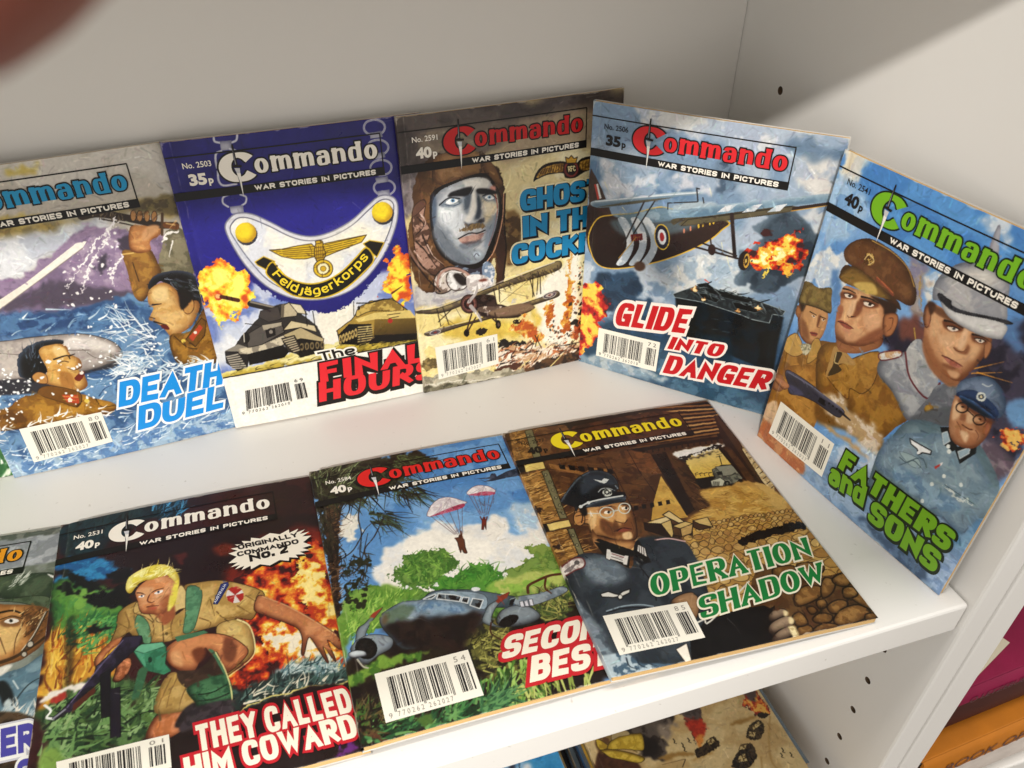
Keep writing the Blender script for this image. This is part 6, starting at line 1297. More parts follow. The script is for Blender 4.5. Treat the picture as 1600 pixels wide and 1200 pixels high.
P c=a4604a n=b87260 ns=8.9 s=1 | 642 823 665 828 701 830 716 826 701 811 669 810
L c=48201a w=4.4 w2=1.8 s=1 | 641 822 671 826 718 826
P c=4a2c1a b=3.5 s=1 | 519 962 550 966 552 932 539 929
P c=5a3822 b=7.1 a=0.75 s=1 | 552 962 748 976 750 956 652 943 563 938
P c=9a9ba0 n=b0aeae ns=36.5 k=6a6e78 kx=8.5 ky=-4.9 kb=18.2 s=1 | 532 976 517 1021 531 1074 573 1127 632 1150 702 1156 738 1137 759 1078 779 1022 723 1008 618 980 555 982
P c=c8c4bc b=18.2 s=1 | 588 1107 668 1145 700 1102 637 1092
P c=3a3a40 n=24242a ns=12.2 s=1 | 541 1004 569 1006 626 990 779 1033 785 1020 625 966 553 986
P c=d0cecb k=8a8a8c kx=0 ky=6.1 kb=7.3 s=1 | 560 984 620 975 774 1019 792 984 779 965 706 946 607 950
P c=a9a9b0 k=7a7a86 kx=3.6 ky=-0 kb=4.9 s=1 | 636 1200 630 1269 640 1276 651 1248 680 1167 653 1154
P c=2a2a2e s=0 | 576 1004 595 1003 599 981 572 985
P c=7e959e n=6a828c ns=46.8 k=4e6470 kx=9.4 ky=5.3 kb=26.7 s=1 | 571 307 592 434 631 544 736 596 828 566 863 623 943 581 999 520 1015 406 642 141
P c=7890a0 n=8aa0ac ns=36.5 b=3.6 k=56708a kx=7.3 ky=6.1 kb=24.3 s=1 | 574 324 602 453 812 595 971 520 997 493 974 308 947 282 819 291 708 298 598 287
P c=9ab0b4 b=3.6 o=4a5e68 ow=1.8 s=1 | 644 409 713 433 738 408 704 388
L c=4e646e w=3.6 s=1 | 661 353 723 441 758 424
L c=c8d0cc w=8.5 r=6.1 rs=12.2 s=1 | 847 408 898 399 949 414
L c=4e646e w=3.6 s=1 | 840 410 960 417
P c=6a8aa6 b=12.2 r=9.7 rs=24.3 n=8aa6ba ns=24.3 s=1 | 652 339 778 380 915 377 878 313 716 297
P c=cfd8d4 | 806 535 807 533 807 530 806 527 805 525 804 523 802 522 800 522 798 523 796 524 795 526 794 529 794 531 794 534 795 536 797 538 799 539 801 539 803 538 805 537
P c=cfd8d4 | 806 384 807 382 807 379 806 376 805 374 803 372 801 370 799 370 797 371 795 372 794 374 793 377 793 380 793 383 795 385 796 387 798 388 800 389 803 388 804 386
P c=cfd8d4 | 802 300 803 298 803 295 803 292 802 289 800 287 798 286 796 285 794 286 792 287 790 290 789 292 789 295 790 298 791 301 793 303 795 304 797 304 799 304 801 302
P c=cfd8d4 | 893 454 894 452 894 449 893 446 892 444 891 442 889 441 887 441 885 441 883 443 882 445 881 447 881 450 881 453 882 455 884 457 886 458 888 458 890 457 891 456
P c=1f2228 s=0 | 738 591 765 610 823 562 813 539 776 541
P c=1f2228 s=0 | 813 554 865 632 882 585 852 515
P c=9ab0bc s=0 o=d0d8d8 ow=2.7 | 753 575 766 592 789 567 776 541
P c=9ab0bc s=0 o=d0d8d8 ow=2.7 | 828 551 857 592 862 569 844 532
P c=c08a62 n=cc9a72 ns=26.7 k=7a4a30 kx=-6.7 ky=6.7 kb=16 s=1 | 737 723 771 717 827 713 876 720 887 670 876 610 844 578 797 573 760 621
P c=e0b48a b=6.7 s=1 | 745 699 758 716 781 681 765 640
P c=6a3c26 b=6.7 a=0.8 s=1 | 755 721 871 730 876 706 778 701
P c=b87850 k=6a3a22 kx=2.7 ky=-0 kb=4 | 884 685 885 678 884 670 883 664 880 660 877 658 874 658 871 661 868 666 866 672 864 680 864 688 865 695 866 701 868 706 871 708 874 707 878 704 880 700 883 693
P c=8e5a38 b=4 a=0.8 s=1 | 781 681 807 685 804 661 786 663
P c=8e5a38 b=5.3 a=0.7 s=1 | 835 683 872 688 872 660 845 661
P c=a86a44 b=6.7 a=0.5 s=1 | 786 655 822 637 858 649 863 608 831 591 794 601
L c=6a3826 w=2.7 w2=1.3 s=1 | 781 644 802 630 807 611
L c=6a3826 w=2.7 w2=1.3 s=1 | 847 656 863 645 864 628
P c=d8ae86 b=4 s=1 | 799 701 822 695 827 670 807 663
L c=6a3826 w=4.7 s=1 | 801 646 825 646 836 651
P c=e2b890 b=6.7 s=1 | 802 622 833 630 836 595
L c=2a1c18 w=4.7 s=1 | 793 711 794 701 788 689 777 681 765 680 758 687 757 698 763 710 775 718 786 718 793 711
P c=3a2418 | 783 704 782 703 782 702 781 701 779 700 777 699 775 699 774 699 772 699 771 700 771 701 771 703 772 704 773 705 775 706 776 707 778 707 780 707 781 706 782 705
L c=2a1c18 w=4.7 s=1 | 859 707 860 697 854 685 843 677 832 677 825 683 824 694 829 706 840 714 851 714 859 707
P c=3a2418 | 848 700 848 699 848 698 846 697 845 696 843 695 842 695 840 695 839 695 838 696 837 697 837 699 838 700 839 701 841 702 842 703 844 703 846 703 847 702 848 701
L c=2a1c18 w=4 s=1 | 795 702 819 697
P c=64748a n=7888a0 ns=26.7 k=3a4e68 kx=-5.3 ky=-5.3 kb=13.4 s=1 | 734 743 732 770 756 806 804 841 852 834 886 803 899 764 888 735 846 755 783 747 742 734
P c=30456a k=16294a kx=0 ky=5.3 kb=5.3 s=1 | 742 741 783 776 843 774 882 759 883 732 839 743 781 739 743 724
P c=1a2430 k=3a5a86 kx=0 ky=-5.3 kb=5.3 s=1 | 750 732 787 739 841 738 883 732 864 718 819 715 771 717
P c=d0d4cc | 829 773 829 768 828 763 825 759 821 756 816 754 811 753 806 754 803 757 800 761 799 766 799 771 800 776 804 780 808 783 812 785 817 786 822 785 825 782 828 778
P c=2a3a50 | 822 775 823 772 823 769 822 766 820 764 818 762 815 760 812 760 810 761 808 762 806 764 805 767 805 770 806 773 808 775 810 777 813 779 816 779 818 779 820 777
P c=d8c8a0 | 818 772 818 771 818 769 818 768 817 766 816 765 815 765 814 765 812 765 811 766 811 767 810 769 810 770 810 772 811 773 812 774 813 774 814 774 816 774 817 773
L c=c8d0d0 w=4 w2=2 s=1 | 800 810 818 812 828 825
P c=e8eaea s=0 o=23262c ow=4.7 | 659 481 704 486 747 492 750 478 722 464 713 449 699 463 671 465
P c=e8eaea | 714 458 715 456 715 454 714 452 713 450 712 449 710 448 708 447 706 448 705 449 704 450 703 452 704 454 704 456 705 458 707 460 708 460 710 461 712 461 713 460
P c=b8403c s=0 | 780 445 796 474 797 463 787 438
P c=d8d8d8 s=0 | 793 472 800 481 801 470 796 462
L c=50646e w=4 s=1 | 653 389 685 389 705 414 748 407
P c=dce2dc | 797 550 798 548 798 545 798 543 797 541 795 539 793 538 791 538 789 538 787 539 786 541 785 544 785 546 786 549 787 551 788 553 790 554 793 554 795 553 796 552
P c=dce2dc | 830 441 831 439 831 436 830 434 829 431 828 430 826 428 824 428 822 429 820 430 819 432 818 434 818 437 818 439 819 442 821 444 823 445 825 445 827 445 829 443
P c=dce2dc | 808 535 809 533 809 530 808 528 807 525 806 524 804 523 802 522 800 523 798 524 797 526 796 528 796 531 796 534 798 536 799 538 801 539 803 539 805 538 807 537
''',
 [('title_lettering', 'FATHERS', [439.7, 168.4, 953.9, 180.2, 441.9, 266.9], {'t': 0.4, 'th': 0.25, 'wx': 0.6, 'gap': 0.04, 'layers': [('18240e', 0.1, 0.03), ('6fa51e', -0.01)]}), ('title_lettering', 'and', [422.8, 73.0, 605.8, 91.3, 407.2, 170.4], {'t': 0.4, 'th': 0.25, 'wx': 0.75, 'gap': 0.06, 'layers': [('18240e', 0.1, 0.03), ('6fa51e', -0.01)]}), ('title_lettering', 'SONS', [637.8, 60.9, 954.4, 66.5, 630.3, 161.7], {'t': 0.4, 'th': 0.25, 'wx': 0.6, 'gap': 0.04, 'layers': [('18240e', 0.1, 0.03), ('6fa51e', -0.01)]})],
 Matrix([[0.136816, 0.052092, -0.989226, -0.026099], [-0.990596, 0.008108, -0.136579, -0.122641], [0.000906, 0.998609, 0.052711, 0.000258], [0.0, 0.0, 0.0, 1.0]]),'blue comic of four uniformed men with green title, leaning on the right side panel',Sheet(.0011),(400, 517),{'c': '74b41e', 'line': '14240f', 'frame': '14110f', 'no': '2541', 'price': '40', 't': '17151a'},([59.7, 60.1, 387.3, 73.2, 386.8, 248.8, 70.1, 241.6], '11', '9770262262027'),8,0.003,1.0)
comic('''
P c=6d7468 n=868d84 ns=111.2 | -5 -5 1005 -5 1005 1298 -5 1298
P c=8b8f94 b=7 n=a8acb0 ns=41.7 s=1 | 291 1180 932 1292 970 1118 739 1102 333 1052
P c=5a5f58 b=5.6 r=5.6 n=7d8078 ns=27.8 s=1 | 536 1332 909 1292 922 1260 701 1270
P c=3c4a38 n=52604a ns=55.6 k=242e24 kx=-5.6 ky=7 kb=20.9 s=1 | 419 994 598 1096 790 1069 923 1052 973 1015 978 945 976 879 951 861 848 928 728 967 504 937
P c=5a6850 n=46543e ns=27.8 o=1e261e ow=2.8 s=1 | 554 999 772 956 916 941 972 898 958 864 849 923 701 964
S c=c8ccc0,8a9484 m=40 l=27.8 w=4.9 ang=60 sp=20 | 786 991 807 1055 856 1063 839 1008
P c=e0e0da s=0 | 916 1049 958 1021 964 1007 935 1026
P c=a8743c n=c08a50 ns=48.7 k=6a4424 kx=-8.3 ky=5.6 kb=20.9 s=1 | 510 917 706 944 822 920 911 894 967 853 975 735 933 677 867 651 652 646
P c=d8b070 b=13.9 s=1 | 725 866 844 819 890 790 868 709 789 711
P c=6a4424 b=8.3 r=5.6 n=8a5c30 ns=16.7 s=1 | 871 885 951 866 961 773 926 712 898 788
L c=2a1a10 w=11.1 w2=5.6 s=1 | 774 890 828 891 868 868
P c=8a6038 b=2.8 s=1 | 797 848 835 862 874 839 865 814 817 821
P c=e0d8cc s=1 | 811 845 836 855 864 837 842 829
P c=2a2420 | 842 842 842 840 842 837 841 836 839 835 837 835 835 836 833 838 831 840 830 842 829 845 829 848 829 850 830 851 831 852 833 852 835 851 838 850 839 847 841 845
L c=3a2414 w=4.2 s=1 | 795 858 834 865 873 844
L c=5a3a20 w=4.9 w2=2.1 s=1 | 883 828 870 760 878 690
L c=5a3a20 w=4.2 w2=2.1 s=1 | 814 774 851 697
S c=4a2e18,d8b880 m=40 l=34.8 w=4.2 ang=60 sp=40 | 827 896 945 858 943 795 898 753
L c=4a3018 w=15.3 s=1 | 801 659 875 674 933 711 979 751
L c=8a6038 w=4.2 s=1 | 799 668 873 683 932 718 977 761
L c=4a3826 w=11.1 s=1 | 899 685 926 747 952 856
L c=d0c8b4 w=3.5 s=1 | 901 701 927 760 949 857
P c=b8b0a0 o=2a2018 ow=3.5 | 932 729 934 725 935 721 936 717 935 713 933 710 930 708 927 708 923 708 920 710 917 713 915 717 914 721 914 725 914 729 916 732 919 734 922 735 926 734 929 732
P c=b8b0a0 o=2a2018 ow=2.8 | 919 688 920 685 922 681 922 678 921 675 920 672 918 671 915 671 912 671 910 673 907 676 905 679 904 682 904 686 904 689 906 691 908 693 911 693 913 692 916 691
P c=5f7f8f n=7f9ca8 ns=41.7 k=3a5260 kx=5.6 ky=5.6 kb=16.7 s=1 | 671 580 850 615 924 630 987 672 1001 563 1009 454 1011 381 727 379
P c=d8d4c8 b=2.1 s=1 | 832 635 867 651 883 640 852 607
P c=1c2226 b=2.8 s=1 | 835 572 869 587 905 540 923 482 892 482 870 525
P c=b8c4c4 b=2.1 s=1 | 889 498 905 509 926 466 901 473
L c=c8d4d4 w=4.2 s=1 | 899 580 923 543
L c=34464e w=7 w2=4.2 s=1 | 917 484 952 551 1001 579
S c=aebfc4,34464e,e0dcd0 m=60 l=41.7 w=7 ang=80 sp=40 | 850 455 993 473 1016 387 869 372
P c=3a2c1c b=7 n=5a4630 ns=41.7 s=1 | 708 446 1012 410 1077 44 819 47
''',
 [('title_lettering', 'ER', [925.5, 294.5, 1026.3, 297.6, 901.7, 399.9], {'t': 0.29, 'wx': 0.6, 'gap': 0.06, 'serif': 0.2, 'layers': [('c8c8d0', 0.17), ('f0f0ec', 0.1), ('4a46a0', -0.01)]}), ('title_lettering', 'S', [995.7, 184.1, 1043.7, 185.4, 976.2, 275.9], {'t': 0.29, 'wx': 0.65, 'gap': 0.06, 'layers': [('f0f0ec', 0.12), ('4a46a0', -0.01)]})],
 Matrix([[0.997179, 0.075065, -0.0, -0.560511], [-0.075065, 0.997179, 0.0, -0.240042], [0.0, 0.0, 1.0, 0.0044], [0.0, 0.0, 0.0, 1.0]]),"half hidden comic with a helmeted man's face, leftmost of the flat front row",Sheet(.0005),(400, 517),{'c': 'e0941e', 'line': '14110f', 'frame': '14110f', 'no': '2560', 'price': '40'},None,9,0.0041,1.0)
comic('''
P c=34191c n=431e20 ns=106 | -5 -5 1005 -5 1005 1298 -5 1298
P c=1c3a44 b=13.3 r=13.3 rs=39.8 n=1a2a34 ns=33.1 s=1 | 15 1295 451 1287 470 1207 289 1202 145 1090 17 1130
S c=2f6a8c,16262e,4a94c0 m=50 l=59.6 w=5.3 ang=60 sp=40 | 341 1278 471 1281 463 1189 355 1201
S c=27464a,122024 m=60 l=66.3 w=5.3 ang=70 sp=40 | 22 1283 314 1276 290 1161 59 1155
P c=2f86b8 b=8 r=11.9 rs=33.1 n=1f5f94 ns=39.8 s=1 | 8 1086 95 1087 211 1033 282 966 259 911 184 952 111 948 45 942 10 1005
P c=3f7a3c b=9.3 r=15.9 rs=39.8 n=5c8f3c ns=46.4 k=2a4a2a kx=5.3 ky=-5.3 kb=13.3 s=1 | 10 1005 136 931 236 866 276 755 243 686 130 675 27 753
P c=58934a b=9.3 r=13.3 rs=33.1 n=79a84a ns=26.5 s=1 | 65 919 155 926 213 840 163 790 84 830
P c=d8a438 b=9.3 r=13.3 rs=39.8 n=c88a2c ns=53 s=1 | 16 756 114 742 220 701 268 648 228 514 186 392 20 443 13 616
S c=b8641c,e6bc4c,8a4a1c m=110 l=72.9 w=8 ang=85 sp=20 | 17 740 209 681 206 521 30 453
S c=3f8a4c,6aa85a,2f6a3c m=130 l=46.4 w=9.3 ang=40 sp=60 | 76 785 240 766 256 652 134 615 36 719
P c=1c1a14 b=9.3 r=8 a=0.6 s=1 | 67 756 81 799 106 698 106 483 78 438 72 634
P c=16161a b=4 r=9.3 rs=19.9 s=1 | 12 1040 70 1013 154 935 175 885 100 934
P c=16161a b=4 r=9.3 rs=19.9 s=1 | 189 968 232 972 282 957 259 902 209 926
P c=16161a b=4 r=9.3 rs=19.9 s=1 | 19 967 61 963 102 899 47 916
P c=16161a b=4 r=9.3 rs=19.9 s=1 | 115 887 187 882 272 899 298 848 250 820 167 821 129 857
P c=16161a b=4 r=9.3 rs=19.9 s=1 | 133 720 184 728 220 693 174 692
P c=16161a b=4 r=9.3 rs=19.9 s=1 | 158 874 249 863 287 801 215 798
P c=2a171c b=13.3 r=9.3 rs=26.5 s=1 | 241 1061 650 1101 993 1048 937 848 633 814 445 854 270 961
P c=8a3420 b=13.3 r=9.3 rs=19.9 a=0.7 s=1 | 570 979 631 999 660 933 607 930
P c=6a2a26 b=9.3 r=6.6 a=0.7 s=1 | 434 983 473 981 459 921
P c=7a2418 b=26.5 r=17.2 rs=53 n=5a1e1a ns=53 s=1 | 608 822 665 913 777 983 904 1014 1005 943 990 585 726 432 651 530
P c=b8401c b=33.1 r=19.9 rs=53 n=8a2a18 ns=46.4 s=1 | 599 656 683 799 793 873 945 903 1026 574 971 250 658 313 610 432
F c=46191a,8a2216,c0361a,de5c20,ee8a2a,f6b83c,fbe07a r=17.2 rs=46.4 b=159 ns=46.4 q=0.46 z=1.3 h=0.5 | 633 814 768 881 932 965 989 832 1018 527 987 211 645 290 585 404 674 523 674 682
F c=c0401c,d8661e,ee9a30,f8c848,fbe08a r=15.9 rs=26.5 b=59.6 ns=29.2 q=0.8 z=1.8 h=0.4 | 845 749 883 846 959 813 990 585 965 433 888 488 868 622
F c=c0401c,d8661e,ee9a30,f4cc70,ece0c4 r=18.8 rs=31.3 b=70.5 ns=28.2 q=0.9 z=1.8 h=0.4 | 706 522 781 564 863 520 891 457 962 408 970 327 859 378 776 387 715 466
P c=7f9a9a b=7.8 r=12.5 rs=23.5 n=c8d4d0 ns=23.5 nh=0.2 s=1 | 751 344 831 378 926 358 976 317 972 252 777 271
S c=2f4a4c,aebfbc,5f8088 m=110 l=47 w=6.3 ang=30 sp=60 | 752 352 857 362 977 325 966 261 779 287
P c=2a3a38 b=6.3 r=14.1 rs=26.6 n=3e5a54 ns=26.6 s=1 | 601 294 649 327 750 336 970 285 975 234 643 242
S c=1a2828,56706a,e0d8c0 m=110 l=47 w=6.3 ang=30 sp=60 | 607 284 715 322 968 269 964 246 643 250
L c=d8c878 w=7 w2=3.9 r=3.9 s=1 | 971 248 844 267 723 264 643 250 590 228
P c=2a1a1a b=3.1 r=4.7 s=1 | 597 226 722 256 970 240 954 -35 414 91 414 216
P c=6a2c7a b=4.7 r=4.7 n=2a1a1a ns=31.3 s=1 | 911 48 969 45 969 9 891 5
P c=3c5a34 b=12.5 r=15.7 rs=39.2 n=5a7a48 ns=39.2 s=1 | 16 443 129 503 272 475 389 391 365 231 90 239 29 321
S c=28462a,6f9658,8aa870,1c2c1c,54723c m=300 l=62.6 w=11 ang=20 sp=80 | 16 443 132 470 363 415 365 246 101 242 31 250
P c=7fa04a b=7.8 r=7.8 s=1 | 32 291 87 267 109 226 41 206
P c=e6ddd0 b=3.1 r=6.3 rs=23.5 s=1 | 14 490 73 500 161 497 162 485 81 478 16 474
P c=b0382c b=6.3 r=6.3 s=1 | 44 473 87 476 89 452 53 447
L c=dfe2dc w=7.8 s=1 | 27 455 49 426 38 406 64 391
P c=cc8458 n=b87040 ns=31.3 k=5c2e1a kx=6.3 ky=-0 kb=11 s=1 | 365 298 415 305 478 293 471 243 439 223 402 213 341 232
P c=c0a060 n=ad8c4c ns=31.3 k=7a5e30 kx=6.3 ky=4.7 kb=11 s=1 | 389 423 429 452 480 379 492 327 488 298 427 297 364 321
L c=8a6a38 w=5.5 w2=2.3 s=1 | 442 439 415 383 402 324
L c=8a6a38 w=5.5 w2=2.3 s=1 | 467 391 447 341 440 305
L c=8a6a38 w=5.5 w2=2.3 s=1 | 416 431 389 367 377 332
P c=2c2426 b=3.1 n=3a3034 ns=23.5 s=1 | 479 316 601 294 601 240 501 218 445 236 427 256
P c=3a3a24 s=0 b=2.3 n=5a6a40 ns=15.7 | 303 386 311 480 323 509 337 488 325 411 313 367 276 348
P c=cdaa66 n=b08e4c ns=54.8 k=806030 kx=6.3 ky=6.3 kb=15.7 o=3a2814 ow=3.1 s=1 | 241 767 296 799 360 779 417 694 475 734 462 818 506 824 609 803 737 713 717 650 690 596 642 616 598 601 541 600 472 594 416 584 362 592 300 629 279 663 252 653 219 636 236 703
P c=c8a868 b=2.3 a=0.7 s=1 | 362 637 304 748 318 782 389 684 431 718 474 725 462 818 432 827 453 741 403 661 416 584
L c=80602e w=5.5 w2=2.3 s=1 | 347 716 361 656 355 612
L c=80602e w=5.5 w2=2.3 s=1 | 431 699 417 648 423 591
L c=80602e w=5.5 w2=2.3 s=1 | 573 666 599 629 670 617
L c=80602e w=5.5 w2=2.3 s=1 | 554 729 565 649
L c=80602e w=5.5 w2=2.3 s=1 | 645 672 692 619
L c=80602e w=5.5 w2=2.3 s=1 | 262 761 278 700 265 658
L c=80602e w=5.5 w2=2.3 s=1 | 236 722 278 681
L c=80602e w=5.5 w2=2.3 s=1 | 515 655 550 625 541 600
L c=80602e w=5.5 w2=2.3 s=1 | 677 711 711 671
P c=d8bc7c o=5a4220 ow=3.1 s=1 | 440 814 462 818 485 721 446 714 389 675 368 700 424 730
P c=c8a868 o=5a4220 ow=3.1 s=1 | 303 797 290 752 326 722 361 683 332 749
L c=5a4220 w=3.9 s=0 | 389 675 393 583
P c=6a5228 | 408 618 408 616 407 614 406 613 405 613 403 613 401 614 400 615 398 617 398 619 397 622 398 624 398 626 400 627 401 627 403 627 405 626 406 625 407 623 408 621
P c=cdaa66 n=d0b470 ns=31.3 k=806030 kx=-4.7 ky=6.3 kb=15.7 o=3a2814 ow=2.3 s=1 | 577 608 641 611 675 578 689 492 678 443 628 407 589 386 574 415 591 478 568 556
L c=e8d898 w=6.3 w2=3.1 s=1 | 641 610 678 572 691 491 677 434 599 383
P c=c47e50 n=d08e5e ns=39.2 k=6a3620 kx=3.1 ky=7.8 kb=11 o=3a1a10 ow=3.1 s=1 | 721 698 762 666 816 620 869 565 926 501 968 442 980 385 960 391 931 435 946 351 939 349 913 414 921 351 914 349 887 431 870 463 847 399 838 406 848 461 840 509 801 548 741 595 701 636
L c=d8a070 w=5.5 b=2.3 s=1 | 735 689 816 620 894 534 962 448
P c=d88c58 n=d8905c ns=47 k=6e3820 kx=7.8 ky=6.3 kb=18.8 o=3a1a10 ow=3.1 s=1 | 396 529 403 562 444 585 513 586 595 556 648 504 665 455 600 399 575 423 538 503 524 516 495 440 455 444 416 481
P c=d08a58 b=15.7 s=1 | 444 567 526 569 580 525 525 525 470 498 429 511
P c=7a4024 b=11 s=1 | 484 520 518 527 531 497 502 463
P c=d49a68 b=9.4 s=1 | 416 532 443 532 456 468 423 487
P c=5a2c1c b=11 a=0.7 s=1 | 595 547 634 500 616 436 584 463
P c=3e2c22 n=4a362a ns=23.5 s=1 | 435 450 495 440 536 461 565 495 581 413 579 373 467 375
P c=2f5a3e n=4a7a54 ns=31.3 k=1c3826 kx=6.3 ky=4.7 kb=9.4 s=1 | 467 379 573 399 599 375 601 294 504 293 491 312
L c=1c3022 w=4.7 s=1 | 479 347 538 337 591 353
L c=1c3022 w=4.7 s=1 | 492 320 549 310 596 319
P c=4a7a5a s=1 | 538 512 558 497 576 448 590 394 580 405 557 471
L c=e0d890 w=3.9 s=1 | 561 492 588 411 603 325 601 247
P c=322a30 b=3.1 n=463c42 ns=18.8 s=1 | 491 297 601 294 601 247 540 236 445 221 452 263
P c=4f8060 n=629670 ns=31.3 o=28402e ow=2.3 s=1 | 476 813 526 778 509 666 489 607 458 608 466 679
P c=5a8a64 n=6a9a72 ns=23.5 o=28402e ow=2.3 s=1 | 305 734 340 690 352 604 328 603 299 684
P c=4a7a5a s=0 | 430 598 527 595 541 582 499 577 437 574
P c=3f8a68 s=0 n=54a07c ns=31.3 o=1c3e2e ow=3.1 | 291 588 321 596 389 588 399 572 403 536 396 495 416 464 396 454 337 488 309 548
P c=6ab08c s=0 o=1c3e2e ow=2.3 | 291 586 321 600 389 588 399 568 329 559
P c=2f7254 s=0 n=3f8a68 ns=23.5 | 329 557 399 565 401 536 397 495 416 460 393 453 340 486
P c=1c3e2e | 356 525 356 521 355 518 353 516 351 515 349 515 347 516 345 518 344 521 343 525 343 529 343 532 344 535 345 538 347 539 349 539 351 537 353 535 355 532 356 528
L c=3c6a4a w=31.3 w2=23.5 s=1 | 327 487 315 430 306 393
P c=cc8858 n=bc7444 ns=23.5 k=5a2c18 kx=4.7 ky=3.1 kb=7.8 s=1 | 219 645 252 653 266 640 208 596 184 544 170 565 175 598
P c=9a5a34 k=4a2414 kx=4.7 ky=4.7 kb=7.8 o=2c140c ow=2.3 n=cc8458 ns=15.7 s=1 | 249 549 282 556 290 528 278 490 253 469 233 479 238 502
P c=231c2c s=0 n=352c44 ns=23.5 o=0e0a12 ow=3.1 | 320 636 324 613 301 585 250 540 212 502 157 462 106 400 86 422 132 470 173 522 177 554 227 599 247 619 259 651 293 645
L c=6a6080 w=4.7 s=1 | 259 637 190 550 98 422
P c=1b1622 s=0 o=0a080e ow=2.3 | 192 516 224 531 233 346 205 347
P c=231c2c s=0 o=0a080e ow=2.3 | 225 449 257 448 267 262 236 267
P c=5a2c1c s=0 | 116 428 176 473 183 454 113 394
P c=2a242e s=0 | 54 397 91 428 106 404 68 384
L c=8a8a94 w=7 s=0 | 61 395 92 416
P c=d08854 n=dc9c6c ns=31.3 k=6e3420 kx=-6.3 ky=6.3 kb=12.5 o=3a180e ow=2.3 s=1 | 295 849 330 889 389 902 433 867 447 832 436 795 417 742 389 703 361 721 318 739 303 797
P c=a05c38 b=3.1 s=1 | 361 721 389 712 425 750 431 690 403 661 389 670
P c=dca070 b=7.8 s=1 | 302 846 338 856 339 805 317 792
P c=90502e b=9.4 a=0.55 s=1 | 382 782 418 791 414 743 382 719
P c=b46a3c o=4a2012 ow=2.3 | 447 832 445 824 443 816 440 811 437 808 434 808 432 811 430 817 429 824 429 833 430 842 432 850 434 858 437 863 440 866 443 866 445 863 447 858 448 850 448 841
P c=ecdf6a b=2.3 s=1 | 418 801 429 838 435 898 448 863 441 804 425 740 407 717 410 764
L c=3a1a10 w=5.5 w2=3.1 s=1 | 301 839 317 832 328 820
L c=3a1a10 w=5.5 w2=3.1 s=1 | 350 824 366 831 392 833
P c=f0e8e0 s=1 | 306 820 325 822 323 812 310 814
P c=f0e8e0 s=1 | 361 820 389 825 386 813 367 811
P c=243a5a | 320 818 320 816 320 815 319 814 318 814 317 814 316 815 315 816 314 817 314 818 313 820 313 822 314 823 315 824 316 824 317 824 318 823 319 822 320 821 320 819
P c=243a5a | 379 819 379 817 378 816 377 815 376 814 374 814 373 815 372 816 371 818 370 820 370 822 370 823 371 825 372 826 373 826 374 826 376 826 377 824 378 823 378 821
L c=5a2616 w=4.7 w2=3.1 s=1 | 346 823 337 791 350 777 360 779
L c=4a1a12 w=4.7 w2=3.1 s=1 | 336 761 353 760 375 755
P c=d8a070 b=4.7 s=1 | 320 841 349 852 360 837 338 815
P c=8a4a2a b=4.7 a=0.5 s=1 | 350 763 371 737 354 725 329 735
P c=b8583e b=2.3 s=1 | 339 753 371 751 361 740
P c=e8d850 n=f4ea90 ns=26.5 k=b89a2c kx=-5.3 ky=4 kb=9.3 s=1 | 260 885 271 925 320 954 383 955 427 922 445 871 445 837 433 849 414 881 396 904 377 892 352 887 327 890 303 880 279 845 264 858
S c=b89a2c,f6f0a8,d8c440 m=40 l=39.8 w=4.6 ang=40 sp=50 | 273 872 320 945 408 936 439 873 333 897
P c=e8d850 b=2 s=1 | 430 841 445 854 438 771 423 734 414 762
P c=2a3a7c s=0 o=141c40 ow=2 | 562 704 594 791 619 794 621 778 577 699
P c=d8cfc8 | 670 715 668 704 663 694 656 688 647 686 637 687 628 691 620 699 614 710 610 721 609 734 611 745 616 754 624 761 633 764 642 763 652 758 660 750 666 739 670 727
P c=b02a24 s=0 | 640 724 617 758 630 765 655 759 666 743
P c=b02a24 s=0 | 640 724 670 725 669 700 656 687
P c=b02a24 s=0 | 640 724 631 688 614 705 610 727
''',
